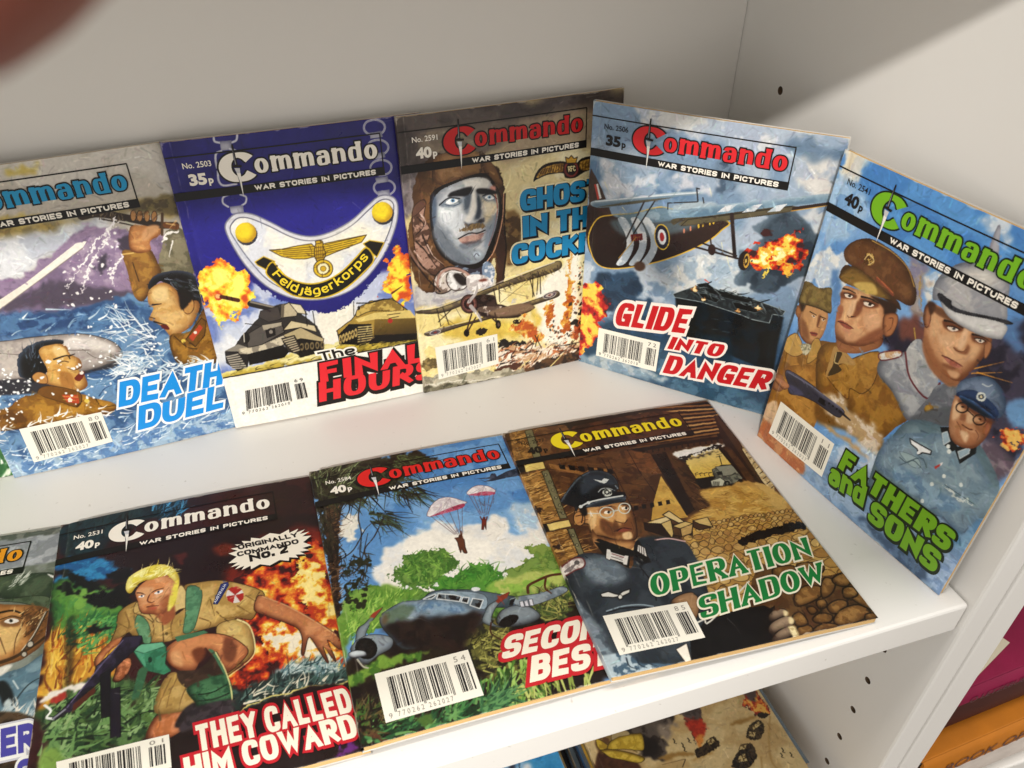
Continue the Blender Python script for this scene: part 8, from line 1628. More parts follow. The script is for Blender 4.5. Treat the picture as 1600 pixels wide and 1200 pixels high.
comic('''
P c=6a4622 n=4a2e16 ns=117.4 | -5 -5 1005 -5 1005 1298 -5 1298
P c=241208 s=0 | 45 1305 1003 1282 972 693 904 576 922 1047 482 1058 332 1053 -4 1085
L c=8a6032 w=11 s=0 r=1.5 | 353 1069 937 1061
L c=b98e56 w=11 s=0 r=1.5 | 393 1096 949 1084
L c=8a6032 w=11 s=0 r=1.5 | 434 1124 961 1107
L c=b98e56 w=11 s=0 r=1.5 | 475 1152 973 1130
L c=8a6032 w=11 s=0 r=1.5 | 517 1181 985 1153
L c=b98e56 w=11 s=0 r=1.5 | 560 1209 998 1177
L c=8a6032 w=11 s=0 r=1.5 | 604 1239 1010 1201
L c=b98e56 w=11 s=0 r=1.5 | 648 1269 1023 1225
L c=8a6032 w=11 s=0 r=1.5 | 693 1299 1035 1249
P c=3a1f10 s=0 n=5a3419 ns=36.7 | 317 1259 731 1275 826 1239 818 1074 496 1055 318 1056 277 1189
P c=5e3a1c s=0 n=7a5228 ns=36.7 | 44 1300 286 1279 333 1096 147 1089 -4 1085
P c=1a0e06 s=0 | 332 1053 948 1035 943 997 564 1005 442 961 112 1024
P c=4a2c14 s=0 | 576 1023 596 1023 588 996 568 997
P c=4a2c14 s=0 | 604 1023 624 1022 616 996 596 997
P c=4a2c14 s=0 | 632 1022 652 1022 643 995 623 996
P c=4a2c14 s=0 | 659 1022 680 1021 671 995 651 996
P c=4a2c14 s=0 | 687 1021 708 1021 699 994 679 995
P c=4a2c14 s=0 | 715 1021 736 1020 727 994 707 995
P c=4a2c14 s=0 | 743 1021 764 1020 755 993 735 994
P c=4a2c14 s=0 | 772 1020 792 1019 783 993 763 994
P c=4a2c14 s=0 | 800 1020 820 1019 811 992 791 993
P c=4a2c14 s=0 | 828 1019 849 1018 839 992 819 992
P c=4a2c14 s=0 | 857 1019 877 1018 868 991 847 992
P c=4a2c14 s=0 | 885 1018 906 1017 896 991 875 991
P c=4a2c14 s=0 | 914 1018 935 1017 924 990 904 991
P c=64401e s=0 n=4e2e14 ns=44 nh=0.15 | 115 1034 496 1055 578 1001 571 856 413 629 276 559 116 550 65 700
P c=7a4c24 s=0 n=663e1c ns=22 | 478 1048 578 1001 576 865 501 894 459 967
S c=3a2010,80562c m=70 l=58.7 w=3.7 ang=-15 sp=12 | 125 1021 533 1002 508 812 133 596 95 728
L c=2a160a w=3.7 s=0 | 290 1000 289 829
L c=2a160a w=3.7 s=0 | 387 1007 373 694
L c=2a160a w=3.7 s=0 | 492 1045 488 897
L c=2a160a w=3.7 s=0 | 364 1023 364 771
L c=2a160a w=3.7 s=0 | 488 897 502 736
P c=a07038 s=0 a=0.8 | 134 1050 194 1014 259 956 302 976 391 943 370 928 335 947 265 934 184 985 132 1019
P c=1a0e06 s=0 | 173 1035 197 1023 191 994 169 1005
P c=1a0e06 s=0 | 210 1019 235 1008 229 978 207 989
P c=1a0e06 s=0 | 248 1003 272 992 266 962 244 973
P c=1a0e06 s=0 | 285 987 310 976 303 947 281 957
P c=1a0e06 s=0 | 323 972 347 960 340 931 318 942
P c=1a0e06 s=0 | 360 956 384 945 377 916 355 926
P c=d0a850 s=0 n=bf9440 ns=44 | 565 857 566 719 568 607 419 627 462 708
P c=1a0e06 s=0 | 383 719 400 718 394 696 377 696
P c=1a0e06 s=0 | 418 718 435 718 428 695 411 696
P c=1a0e06 s=0 | 452 718 470 717 463 695 446 695
P c=1a0e06 s=0 | 487 718 504 717 498 694 480 695
P c=1a0e06 s=0 | 522 717 539 717 532 694 515 694
P c=26140a s=0 | 580 990 649 994 629 647 566 617
P c=5a3a1e s=0 n=472c14 ns=22 | 649 994 708 990 694 649 611 624
S c=2a180c,7a5630 m=40 l=117.4 w=2.9 ang=-60 sp=4 | 663 990 706 985 681 652 625 638
P c=d8c488 s=0 g=d8b040 ga=270 | 706 985 898 986 911 852 819 792 702 807
P c=e4e2da b=2.9 r=5.9 rs=14.7 s=1 | 699 987 899 988 895 964 699 938
P c=2a2420 r=5.9 rs=11.7 s=1 | 685 941 778 961 898 986 897 969 798 956 746 942 703 916
P c=3a322c r=5.9 rs=11.7 b=2.2 s=1 | 707 925 807 943 875 942 784 927
L c=5a4418 w=2.9 s=1 | 713 830 814 825
L c=3a2c10 w=2.9 s=1 | 708 821 711 835 725 839
L c=3a2c10 w=2.9 s=1 | 727 816 730 831 743 834
L c=3a2c10 w=2.9 s=1 | 745 811 748 826 762 830
L c=3a2c10 w=2.9 s=1 | 763 807 766 821 780 825
L c=3a2c10 w=2.9 s=1 | 781 802 785 817 798 820
P c=1a120a s=0 | 693 804 774 804 909 739 897 717 748 726 692 745
P c=54544a s=0 o=15140f ow=3.7 n=7a7a68 ns=14.7 | 792 840 846 858 909 847 901 792 899 762 844 741 791 739 740 753 753 779 782 792
P c=8a8a78 s=0 o=15140f ow=2.2 | 815 855 909 847 898 793 819 792
P c=b9b9a2 s=0 o=15140f ow=2.9 | 753 779 802 787 812 764 791 739 744 747
L c=22221a w=2.9 s=0 | 763 772 750 750
L c=22221a w=2.9 s=0 | 769 770 756 748
L c=22221a w=2.9 s=0 | 774 769 762 747
L c=22221a w=2.9 s=0 | 780 767 768 745
L c=22221a w=2.9 s=0 | 786 766 773 744
P c=22221c s=0 | 802 823 828 823 823 802 799 803
P c=15140f | 825 746 822 741 818 737 814 734 810 733 806 733 803 734 802 737 801 741 802 746 804 751 807 756 811 760 815 763 819 764 823 764 826 763 827 760 828 756 827 751
P c=6a6a58 | 819 747 818 745 816 743 814 742 812 741 811 741 810 742 809 743 809 745 809 747 810 750 811 752 813 753 815 755 817 755 818 755 819 755 820 753 820 752 820 749
P c=15140f | 882 746 879 742 876 739 873 736 869 735 866 735 864 736 863 739 862 742 863 746 865 751 868 754 871 758 874 760 878 762 881 762 883 760 884 758 885 754 884 750
L c=2a2418 w=3.7 s=0 | 849 863 866 917
L c=2a2418 w=2.9 s=0 | 848 911 875 912
L c=2a2418 w=2.9 s=0 | 858 924 882 926
P c=281408 s=0 | 898 986 972 693 933 625 899 644 883 956
P c=2f1a0c s=0 | 973 1177 925 979 904 576 972 693 1015 1178
P c=5a3a1c s=0 n=482c14 ns=22 | 913 971 942 952 936 644 899 644
P c=4a3018 s=0 | 986 1186 1003 993 956 717 954 820 973 1129
P c=b59a6a s=0 n=d4c090 ns=14.7 | 1012 979 1023 943 1018 721 968 636 966 735 985 930
L c=2a1c0e w=3.7 s=0 | 990 940 1022 949
L c=2a1c0e w=3.7 s=0 | 988 905 1021 916
L c=2a1c0e w=3.7 s=0 | 986 871 1020 883
L c=2a1c0e w=3.7 s=0 | 984 838 1018 851
L c=2a1c0e w=3.7 s=0 | 982 805 1017 820
L c=2a1c0e w=3.7 s=0 | 980 772 1016 789
L c=2a1c0e w=3.7 s=0 | 978 740 1015 758
L c=2a1c0e w=3.7 s=0 | 976 708 1014 728
L c=2a1c0e w=3.7 s=0 | 974 677 1012 698
P c=c9a45c b=5.9 n=b58c46 ns=88.1 r=4.4 s=1 | 668 600 804 736 956 717 1011 586 1046 503 1023 172 988 46 651 -6 305 18 495 486
P c=c8a050 n=b48838 ns=44 b=7.3 s=1 | 688 736 895 713 933 625 835 459 688 505 533 467 498 519 574 606 683 642
S c=8a6426,dcb868 m=120 l=36.7 w=2.9 ang=-10 sp=20 | 684 728 890 704 926 627 852 498 590 513 566 590
P c=cca866 o=4a3216 ow=2.9 s=1 | 578 564 589 571 593 566 586 555 579 554
P c=b58c48 o=4a3216 ow=2.9 s=1 | 593 560 607 567 615 560 608 549 596 550
P c=b58c48 o=4a3216 ow=2.9 s=1 | 619 563 632 569 638 563 632 552 621 552
P c=c09a58 o=4a3216 ow=2.9 s=1 | 641 562 656 569 664 562 657 551 645 552
P c=cca866 o=4a3216 ow=2.9 s=1 | 664 557 679 563 687 556 680 546 668 546
P c=cca866 o=4a3216 ow=2.9 s=1 | 691 560 703 567 707 561 700 550 692 550
P c=a87e40 o=4a3216 ow=2.9 s=1 | 707 557 718 564 722 558 716 547 708 547
P c=a87e40 o=4a3216 ow=2.9 s=1 | 726 559 739 566 745 560 738 549 728 549
P c=cca866 o=4a3216 ow=2.9 s=1 | 744 552 756 559 761 553 754 542 745 542
P c=cca866 o=4a3216 ow=2.9 s=1 | 765 557 776 564 779 558 772 547 765 547
P c=a87e40 o=4a3216 ow=2.9 s=1 | 780 554 795 560 803 554 796 543 783 543
P c=a87e40 o=4a3216 ow=2.9 s=1 | 806 555 819 562 825 555 818 544 808 545
P c=c09a58 o=4a3216 ow=2.9 s=1 | 827 554 839 561 843 555 836 544 827 544
P c=cca866 o=4a3216 ow=2.9 s=1 | 844 552 855 559 859 553 852 542 844 542
P c=cca866 o=4a3216 ow=2.9 s=1 | 859 549 873 556 879 550 872 539 861 539
P c=c09a58 o=4a3216 ow=2.9 s=1 | 881 548 893 556 897 550 890 539 881 538
P c=a87e40 o=4a3216 ow=2.9 s=1 | 901 551 914 558 919 552 912 541 902 541
P c=cca866 o=4a3216 ow=2.9 s=1 | 921 549 933 556 938 550 930 539 921 539
P c=cca866 o=4a3216 ow=2.9 s=1 | 940 549 955 556 962 550 954 538 943 539
P c=b58c48 o=4a3216 ow=2.9 s=1 | 965 550 976 557 980 551 973 540 964 540
P c=b58c48 o=4a3216 ow=2.9 s=1 | 979 545 992 552 996 546 989 535 979 534
P c=cca866 o=4a3216 ow=2.9 s=1 | 996 541 1008 548 1012 542 1004 531 996 531
P c=c09a58 o=4a3216 ow=2.9 s=1 | 1018 547 1032 554 1038 548 1030 537 1019 537
P c=cca866 o=4a3216 ow=2.9 s=1 | 1035 539 1051 545 1060 538 1051 527 1038 528
P c=b58c48 o=4a3216 ow=2.9 s=1 | 1065 543 1077 551 1080 545 1072 534 1065 533
P c=c09a58 o=4a3216 ow=2.9 s=1 | 1081 541 1097 548 1104 541 1096 530 1083 531
P c=a87e40 o=4a3216 ow=2.9 s=1 | 1108 542 1121 549 1126 543 1118 532 1108 532
P c=b58c48 o=4a3216 ow=2.9 s=1 | 1127 541 1140 548 1145 542 1137 531 1127 530
P c=cca866 o=4a3216 ow=2.9 s=1 | 566 538 585 546 595 536 587 524 571 525
P c=b58c48 o=4a3216 ow=2.9 s=1 | 597 536 615 545 623 535 616 523 601 523
P c=c09a58 o=4a3216 ow=2.9 s=1 | 627 537 643 545 651 536 643 524 630 524
P c=b58c48 o=4a3216 ow=2.9 s=1 | 651 532 665 541 669 532 662 520 652 519
P c=b58c48 o=4a3216 ow=2.9 s=1 | 672 532 690 540 698 531 690 518 676 519
P c=cca866 o=4a3216 ow=2.9 s=1 | 703 535 719 543 726 534 718 522 705 522
P c=b58c48 o=4a3216 ow=2.9 s=1 | 726 531 746 538 756 529 747 516 731 517
P c=a87e40 o=4a3216 ow=2.9 s=1 | 759 531 777 539 784 530 776 517 762 517
P c=a87e40 o=4a3216 ow=2.9 s=1 | 787 529 804 538 812 528 804 516 790 516
P c=b58c48 o=4a3216 ow=2.9 s=1 | 812 523 827 532 833 523 825 510 813 510
P c=cca866 o=4a3216 ow=2.9 s=1 | 839 529 857 537 865 527 856 515 842 515
P c=b58c48 o=4a3216 ow=2.9 s=1 | 865 523 881 532 887 523 878 511 866 511
P c=cca866 o=4a3216 ow=2.9 s=1 | 890 524 908 533 914 524 906 511 892 511
P c=c09a58 o=4a3216 ow=2.9 s=1 | 914 518 929 527 933 518 924 506 914 505
P c=c09a58 o=4a3216 ow=2.9 s=1 | 937 521 959 528 970 518 961 506 942 507
P c=b58c48 o=4a3216 ow=2.9 s=1 | 975 522 993 530 1001 521 992 508 978 509
P c=b58c48 o=4a3216 ow=2.9 s=1 | 1001 517 1023 524 1034 514 1024 501 1006 503
P c=cca866 o=4a3216 ow=2.9 s=1 | 1037 514 1054 523 1060 514 1051 501 1038 501
P c=cca866 o=4a3216 ow=2.9 s=1 | 1063 514 1084 522 1094 512 1084 499 1067 500
P c=a87e40 o=4a3216 ow=2.9 s=1 | 1098 514 1116 522 1122 513 1112 500 1099 501
P c=b58c48 o=4a3216 ow=2.9 s=1 | 1121 508 1137 517 1141 508 1131 496 1120 495
P c=b58c48 o=4a3216 ow=2.9 s=1 | 1143 507 1158 517 1162 508 1153 495 1142 495
P c=c09a58 o=4a3216 ow=2.9 s=1 | 501 512 524 521 536 508 527 494 508 495
P c=a87e40 o=4a3216 ow=2.9 s=1 | 538 506 562 515 575 502 566 488 546 490
P c=a87e40 o=4a3216 ow=2.9 s=1 | 579 504 600 514 610 501 601 487 584 488
P c=b58c48 o=4a3216 ow=2.9 s=1 | 616 508 634 519 641 507 633 493 619 493
P c=c09a58 o=4a3216 ow=2.9 s=1 | 640 500 657 511 662 500 653 486 641 485
P c=a87e40 o=4a3216 ow=2.9 s=1 | 664 500 684 510 693 498 684 484 668 484
P c=b58c48 o=4a3216 ow=2.9 s=1 | 697 500 721 509 734 496 725 482 704 483
P c=a87e40 o=4a3216 ow=2.9 s=1 | 738 497 756 508 762 497 753 483 740 482
P c=c09a58 o=4a3216 ow=2.9 s=1 | 766 498 791 506 804 493 794 479 773 481
P c=a87e40 o=4a3216 ow=2.9 s=1 | 808 494 825 505 830 494 821 480 808 479
P c=b58c48 o=4a3216 ow=2.9 s=1 | 834 496 856 505 866 493 856 479 838 480
P c=c09a58 o=4a3216 ow=2.9 s=1 | 870 495 888 506 892 495 883 481 870 480
P c=c09a58 o=4a3216 ow=2.9 s=1 | 893 492 914 502 921 490 911 476 896 477
P c=a87e40 o=4a3216 ow=2.9 s=1 | 923 489 941 500 946 489 936 474 923 474
P c=a87e40 o=4a3216 ow=2.9 s=1 | 946 485 966 495 972 483 962 469 948 469
P c=a87e40 o=4a3216 ow=2.9 s=1 | 977 487 997 498 1003 486 993 472 978 472
P c=cca866 o=4a3216 ow=2.9 s=1 | 1008 488 1027 499 1032 488 1022 474 1008 473
P c=a87e40 o=4a3216 ow=2.9 s=1 | 1033 485 1056 495 1065 482 1054 468 1036 469
P c=b58c48 o=4a3216 ow=2.9 s=1 | 1066 480 1085 491 1089 479 1079 465 1066 464
P c=a87e40 o=4a3216 ow=2.9 s=1 | 1091 478 1116 488 1126 475 1115 461 1095 462
P c=b58c48 o=4a3216 ow=2.9 s=1 | 1130 477 1153 487 1161 475 1149 461 1132 461
P c=b58c48 o=4a3216 ow=2.9 s=1 | 479 479 501 490 511 475 502 460 484 461
P c=cca866 o=4a3216 ow=2.9 s=1 | 512 472 534 483 543 469 534 453 516 454
P c=b58c48 o=4a3216 ow=2.9 s=1 | 546 470 571 481 583 465 573 450 553 451
P c=c09a58 o=4a3216 ow=2.9 s=1 | 589 472 608 485 613 471 604 455 590 455
P c=a87e40 o=4a3216 ow=2.9 s=1 | 614 468 639 479 650 464 640 448 620 449
P c=a87e40 o=4a3216 ow=2.9 s=1 | 654 467 680 478 691 463 681 448 660 449
P c=b58c48 o=4a3216 ow=2.9 s=1 | 695 466 724 477 739 460 728 445 704 447
P c=c09a58 o=4a3216 ow=2.9 s=1 | 743 462 773 472 789 455 778 440 752 442
P c=a87e40 o=4a3216 ow=2.9 s=1 | 796 462 823 473 835 457 824 442 802 443
P c=a87e40 o=4a3216 ow=2.9 s=1 | 838 458 867 468 881 452 869 437 845 438
P c=b58c48 o=4a3216 ow=2.9 s=1 | 886 456 914 467 925 451 914 436 891 437
P c=cca866 o=4a3216 ow=2.9 s=1 | 929 453 952 465 960 450 949 435 931 435
P c=b58c48 o=4a3216 ow=2.9 s=1 | 966 455 988 467 994 453 983 437 967 437
P c=cca866 o=4a3216 ow=2.9 s=1 | 995 449 1024 460 1036 444 1024 429 1000 430
P c=cca866 o=4a3216 ow=2.9 s=1 | 1041 449 1073 459 1088 442 1075 427 1049 429
P c=c09a58 o=4a3216 ow=2.9 s=1 | 1091 442 1120 453 1132 437 1119 422 1096 423
P c=b58c48 o=4a3216 ow=2.9 s=1 | 1136 440 1163 451 1171 436 1159 421 1139 421
P c=b58c48 o=4a3216 ow=2.9 s=1 | 453 440 479 453 489 435 479 419 459 420
P c=c09a58 o=4a3216 ow=2.9 s=1 | 494 440 520 453 530 436 520 419 499 420
P c=c09a58 o=4a3216 ow=2.9 s=1 | 531 433 559 445 572 427 561 411 538 412
P c=c09a58 o=4a3216 ow=2.9 s=1 | 576 430 608 441 625 422 613 406 586 409
P c=a87e40 o=4a3216 ow=2.9 s=1 | 631 429 655 442 663 426 652 409 634 409
P c=c09a58 o=4a3216 ow=2.9 s=1 | 664 424 695 436 710 417 698 401 672 403
P c=c09a58 o=4a3216 ow=2.9 s=1 | 715 421 747 433 763 414 751 398 723 400
P c=b58c48 o=4a3216 ow=2.9 s=1 | 770 422 795 436 803 419 791 402 772 402
P c=cca866 o=4a3216 ow=2.9 s=1 | 805 418 836 430 850 411 837 395 812 397
P c=b58c48 o=4a3216 ow=2.9 s=1 | 855 416 890 428 906 408 893 392 864 394
P c=cca866 o=4a3216 ow=2.9 s=1 | 912 413 948 424 964 405 951 388 921 391
P c=a87e40 o=4a3216 ow=2.9 s=1 | 970 410 999 423 1009 405 996 388 974 389
P c=a87e40 o=4a3216 ow=2.9 s=1 | 1015 410 1051 421 1068 402 1054 385 1024 388
P c=a87e40 o=4a3216 ow=2.9 s=1 | 1074 408 1112 419 1129 399 1115 382 1084 385
P c=b58c48 o=4a3216 ow=2.9 s=1 | 1138 407 1168 420 1178 402 1164 385 1141 386
P c=cca866 o=4a3216 ow=2.9 s=1 | 427 398 464 410 484 388 472 371 440 374
P c=c09a58 o=4a3216 ow=2.9 s=1 | 490 395 520 409 533 389 521 371 497 373
P c=cca866 o=4a3216 ow=2.9 s=1 | 538 395 565 410 574 391 563 373 542 373
P c=c09a58 o=4a3216 ow=2.9 s=1 | 577 391 610 404 626 383 614 366 586 368
P c=a87e40 o=4a3216 ow=2.9 s=1 | 630 387 666 400 684 378 671 360 641 363
P c=b58c48 o=4a3216 ow=2.9 s=1 | 688 381 727 394 746 372 733 354 700 357
P c=b58c48 o=4a3216 ow=2.9 s=1 | 755 383 795 395 814 373 801 355 767 359
P c=cca866 o=4a3216 ow=2.9 s=1 | 821 379 861 391 881 368 867 351 832 354
P c=c09a58 o=4a3216 ow=2.9 s=1 | 887 375 914 390 920 371 907 353 888 353
P c=c09a58 o=4a3216 ow=2.9 s=1 | 920 367 950 382 959 363 945 345 923 345
P c=cca866 o=4a3216 ow=2.9 s=1 | 967 372 997 387 1003 367 990 349 969 349
P c=b58c48 o=4a3216 ow=2.9 s=1 | 1005 365 1042 379 1056 357 1041 340 1012 342
P c=b58c48 o=4a3216 ow=2.9 s=1 | 1062 362 1101 375 1116 353 1101 335 1070 338
P c=cca866 o=4a3216 ow=2.9 s=1 | 1123 358 1164 371 1182 348 1166 330 1132 334
P c=b58c48 o=4a3216 ow=2.9 s=1 | 399 352 436 366 455 342 443 324 411 327
P c=cca866 o=4a3216 ow=2.9 s=1 | 463 352 497 367 513 344 501 326 472 327
P c=b58c48 o=4a3216 ow=2.9 s=1 | 519 350 553 365 569 342 556 323 527 325
P c=a87e40 o=4a3216 ow=2.9 s=1 | 571 341 601 357 611 336 598 317 575 317
P c=a87e40 o=4a3216 ow=2.9 s=1 | 617 343 653 357 669 334 656 315 626 317
P c=a87e40 o=4a3216 ow=2.9 s=1 | 675 339 708 354 720 332 707 313 681 314
P c=c09a58 o=4a3216 ow=2.9 s=1 | 726 337 770 349 793 324 778 306 740 310
P c=c09a58 o=4a3216 ow=2.9 s=1 | 798 329 832 344 843 322 829 303 803 304
P c=c09a58 o=4a3216 ow=2.9 s=1 | 848 325 880 342 889 320 875 301 851 301
P c=a87e40 o=4a3216 ow=2.9 s=1 | 895 325 928 341 938 319 923 300 898 301
P c=a87e40 o=4a3216 ow=2.9 s=1 | 943 322 988 336 1009 310 993 292 955 296
P c=a87e40 o=4a3216 ow=2.9 s=1 | 1016 317 1063 330 1085 304 1068 286 1029 290
P c=b58c48 o=4a3216 ow=2.9 s=1 | 1096 316 1133 332 1144 309 1128 290 1100 291
P c=cca866 o=4a3216 ow=2.9 s=1 | 371 306 401 323 411 300 400 280 376 280
P c=a87e40 o=4a3216 ow=2.9 s=1 | 415 303 449 319 463 295 451 276 423 277
P c=b58c48 o=4a3216 ow=2.9 s=1 | 470 304 510 319 529 293 516 274 482 276
P c=cca866 o=4a3216 ow=2.9 s=1 | 532 294 566 311 579 287 566 267 539 268
P c=cca866 o=4a3216 ow=2.9 s=1 | 585 294 629 308 651 282 636 262 599 266
P c=b58c48 o=4a3216 ow=2.9 s=1 | 659 292 704 307 726 280 711 260 673 264
P c=c09a58 o=4a3216 ow=2.9 s=1 | 730 282 778 296 801 269 785 250 745 254
P c=cca866 o=4a3216 ow=2.9 s=1 | 810 280 853 295 870 269 855 250 820 252
P c=c09a58 o=4a3216 ow=2.9 s=1 | 879 279 928 292 951 265 935 245 893 250
P c=b58c48 o=4a3216 ow=2.9 s=1 | 958 271 1000 287 1015 261 999 241 966 244
P c=cca866 o=4a3216 ow=2.9 s=1 | 1022 266 1056 285 1062 261 1046 241 1022 241
P c=cca866 o=4a3216 ow=2.9 s=1 | 1066 262 1114 277 1134 250 1116 230 1077 234
P c=c09a58 o=4a3216 ow=2.9 s=1 | 340 254 372 272 384 247 372 226 346 227
P c=cca866 o=4a3216 ow=2.9 s=1 | 391 256 423 274 434 249 421 228 396 229
P c=c09a58 o=4a3216 ow=2.9 s=1 | 439 254 482 270 503 242 489 222 452 225
P c=b58c48 o=4a3216 ow=2.9 s=1 | 507 245 539 264 548 239 535 218 511 218
P c=cca866 o=4a3216 ow=2.9 s=1 | 552 241 591 258 606 231 592 211 560 213
P c=a87e40 o=4a3216 ow=2.9 s=1 | 614 241 663 256 687 227 671 207 630 211
P c=b58c48 o=4a3216 ow=2.9 s=1 | 694 235 740 251 760 223 744 203 706 206
P c=cca866 o=4a3216 ow=2.9 s=1 | 765 227 807 244 823 217 807 196 773 198
P c=b58c48 o=4a3216 ow=2.9 s=1 | 832 228 878 244 896 216 879 195 842 198
P c=b58c48 o=4a3216 ow=2.9 s=1 | 902 222 952 238 972 209 955 188 914 192
P c=a87e40 o=4a3216 ow=2.9 s=1 | 980 217 1021 235 1031 209 1014 188 984 189
P c=a87e40 o=4a3216 ow=2.9 s=1 | 1038 215 1093 229 1118 199 1098 179 1052 184
P c=6a4c28 n=57391c ns=44 s=1 | 712 315 917 214 1030 201 1007 9 672 -11 511 4
P c=96703c n=7a562a ns=22 k=4a3014 kx=4.4 ky=4.4 kb=8.8 o=23160a ow=5.1 s=1 | 744 116 787 112 857 131 889 160 841 188 775 167
P c=96703c n=7a562a ns=22 k=4a3014 kx=4.4 ky=4.4 kb=8.8 o=23160a ow=5.1 s=1 | 924 205 946 176 904 134 858 123 886 176
P c=96703c n=7a562a ns=22 k=4a3014 kx=4.4 ky=4.4 kb=8.8 o=23160a ow=5.1 s=1 | 943 192 1001 209 1026 186 982 151 943 162
P c=96703c n=7a562a ns=22 k=4a3014 kx=4.4 ky=4.4 kb=8.8 o=23160a ow=5.1 s=1 | 854 88 910 103 935 82 897 55 851 53
P c=96703c n=7a562a ns=22 k=4a3014 kx=4.4 ky=4.4 kb=8.8 o=23160a ow=5.1 s=1 | 844 33 896 63 964 67 990 31 962 10 877 -3 839 7
P c=96703c n=7a562a ns=22 k=4a3014 kx=4.4 ky=4.4 kb=8.8 o=23160a ow=5.1 s=1 | 775 54 814 66 847 47 825 24 784 28 769 39
P c=96703c n=7a562a ns=22 k=4a3014 kx=4.4 ky=4.4 kb=8.8 o=23160a ow=5.1 s=1 | 777 97 803 97 807 75 778 68
P c=96703c n=7a562a ns=22 k=4a3014 kx=4.4 ky=4.4 kb=8.8 o=23160a ow=5.1 s=1 | 828 116 860 116 854 88 819 82
P c=96703c n=7a562a ns=22 k=4a3014 kx=4.4 ky=4.4 kb=8.8 o=23160a ow=5.1 s=1 | 747 10 800 24 844 5 813 -14 746 -11
P c=96703c n=7a562a ns=22 k=4a3014 kx=4.4 ky=4.4 kb=8.8 o=23160a ow=5.1 s=1 | 697 29 742 32 743 4 686 -8
P c=96703c n=7a562a ns=22 k=4a3014 kx=4.4 ky=4.4 kb=8.8 o=23160a ow=5.1 s=1 | 745 87 746 38 701 35 707 76
P c=96703c n=7a562a ns=22 k=4a3014 kx=4.4 ky=4.4 kb=8.8 o=23160a ow=5.1 s=1 | 983 114 1021 111 1017 31 988 46 958 97
P c=96703c n=7a562a ns=22 k=4a3014 kx=4.4 ky=4.4 kb=8.8 o=23160a ow=5.1 s=1 | 756 288 839 282 812 226 741 229
P c=96703c n=7a562a ns=22 k=4a3014 kx=4.4 ky=4.4 kb=8.8 o=23160a ow=5.1 s=1 | 855 286 947 270 926 228 840 219
P c=96703c n=7a562a ns=22 k=4a3014 kx=4.4 ky=4.4 kb=8.8 o=23160a ow=5.1 s=1 | 956 143 995 141 990 104 936 103
P c=96703c n=7a562a ns=22 k=4a3014 kx=4.4 ky=4.4 kb=8.8 o=23160a ow=5.1 s=1 | 965 23 1014 18 995 1 950 -8
P c=1a0f08 s=0 b=2.9 | 711 244 768 253 795 231 733 216
P c=120c0a r=4.4 rs=17.6 s=1 | 696 443 765 468 890 480 990 481 989 446 851 437 728 426 698 421
P c=33200f s=0 | 388 626 424 547 458 521 523 530 540 508 559 547 491 591
P c=d8c08a s=0 o=140a04 ow=3.7 | 386 622 484 633 495 612 449 602
P c=2a180c s=0 o=140a04 ow=2.9 | 386 622 449 602 458 521 374 586
P c=c9ac6a s=0 o=140a04 ow=2.9 | 449 602 495 612 475 542 458 521
P c=d4ba80 s=0 o=140a04 ow=4.4 | 475 645 509 659 544 586 518 589
P c=c9ac6a s=0 o=140a04 ow=3.7 | 486 579 546 590 571 571 511 559
P c=55391c s=0 o=140a04 ow=2.9 | 486 579 511 559 498 519 472 535
P c=b8965a s=0 o=140a04 ow=2.9 | 511 559 571 571 542 525 498 519
P c=4a3018 s=0 o=140a04 ow=3.7 | 578 586 595 564 636 536 579 533 563 555
P c=c9ac6a s=0 o=140a04 ow=3.7 | 578 586 643 590 639 535 595 564
P c=a5793a s=0 n=7d5724 ns=17.6 | 31 1309 122 1286 81 1106 -4 1085
P c=1c120a s=0 | -7 1076 32 1076 21 1027 -15 1026
P c=d8bc68 s=0 o=2a1a0c ow=2.9 | 30 1071 115 1068 112 1024 24 1026
P c=a5793a s=0 n=85602a ns=22 | -8 1014 91 1014 95 728 -8 719
P c=a5793a s=0 n=7d5724 ns=22 | -6 674 88 672 96 530 -10 500
S c=5c3c14,d0a45c m=90 l=58.7 w=4.4 ang=8 sp=10 | -8 1004 89 1010 92 738 -5 727
S c=5c3c14,d0a45c m=60 l=58.7 w=4.4 ang=8 sp=10 | -5 666 80 666 90 531 -7 508
S c=4a3014,c89c54 m=40 l=44 w=3.7 ang=8 sp=10 | 42 1294 113 1282 77 1118 8 1103
P c=1c120a s=0 | -3 722 25 719 15 678 -5 676
P c=dcc070 s=0 o=2a1a0c ow=2.9 | 15 718 107 716 105 679 15 679
P c=77714f s=0 o=241a0c ow=2.9 | 99 1286 134 1288 116 1103 82 1100
P c=77714f s=0 o=241a0c ow=3.7 | 89 1010 120 1017 104 726 75 729
P c=77714f s=0 o=241a0c ow=3.7 | 84 669 110 667 103 532 81 525
P c=8f8a68 o=1f180c ow=2.2 | 105 985 104 982 102 980 101 979 99 978 97 978 95 979 94 980 93 983 93 985 94 988 95 990 96 993 98 994 100 995 102 995 104 994 105 992 106 990 106 988
P c=8f8a68 o=1f180c ow=2.2 | 110 938 108 936 107 934 105 932 103 932 101 932 99 933 98 934 97 936 97 939 98 941 99 944 101 946 103 948 105 948 106 948 108 947 109 946 110 944 110 941
P c=8f8a68 o=1f180c ow=2.2 | 105 890 104 888 103 886 101 884 99 884 97 884 95 884 94 886 93 888 93 891 94 893 95 896 96 898 98 899 100 900 102 900 104 899 105 897 106 895 106 893
P c=8f8a68 o=1f180c ow=2.2 | 104 845 103 843 101 841 99 839 97 839 95 839 94 840 93 841 92 843 92 846 92 848 94 850 95 852 97 854 99 855 101 855 102 854 104 852 104 850 104 848
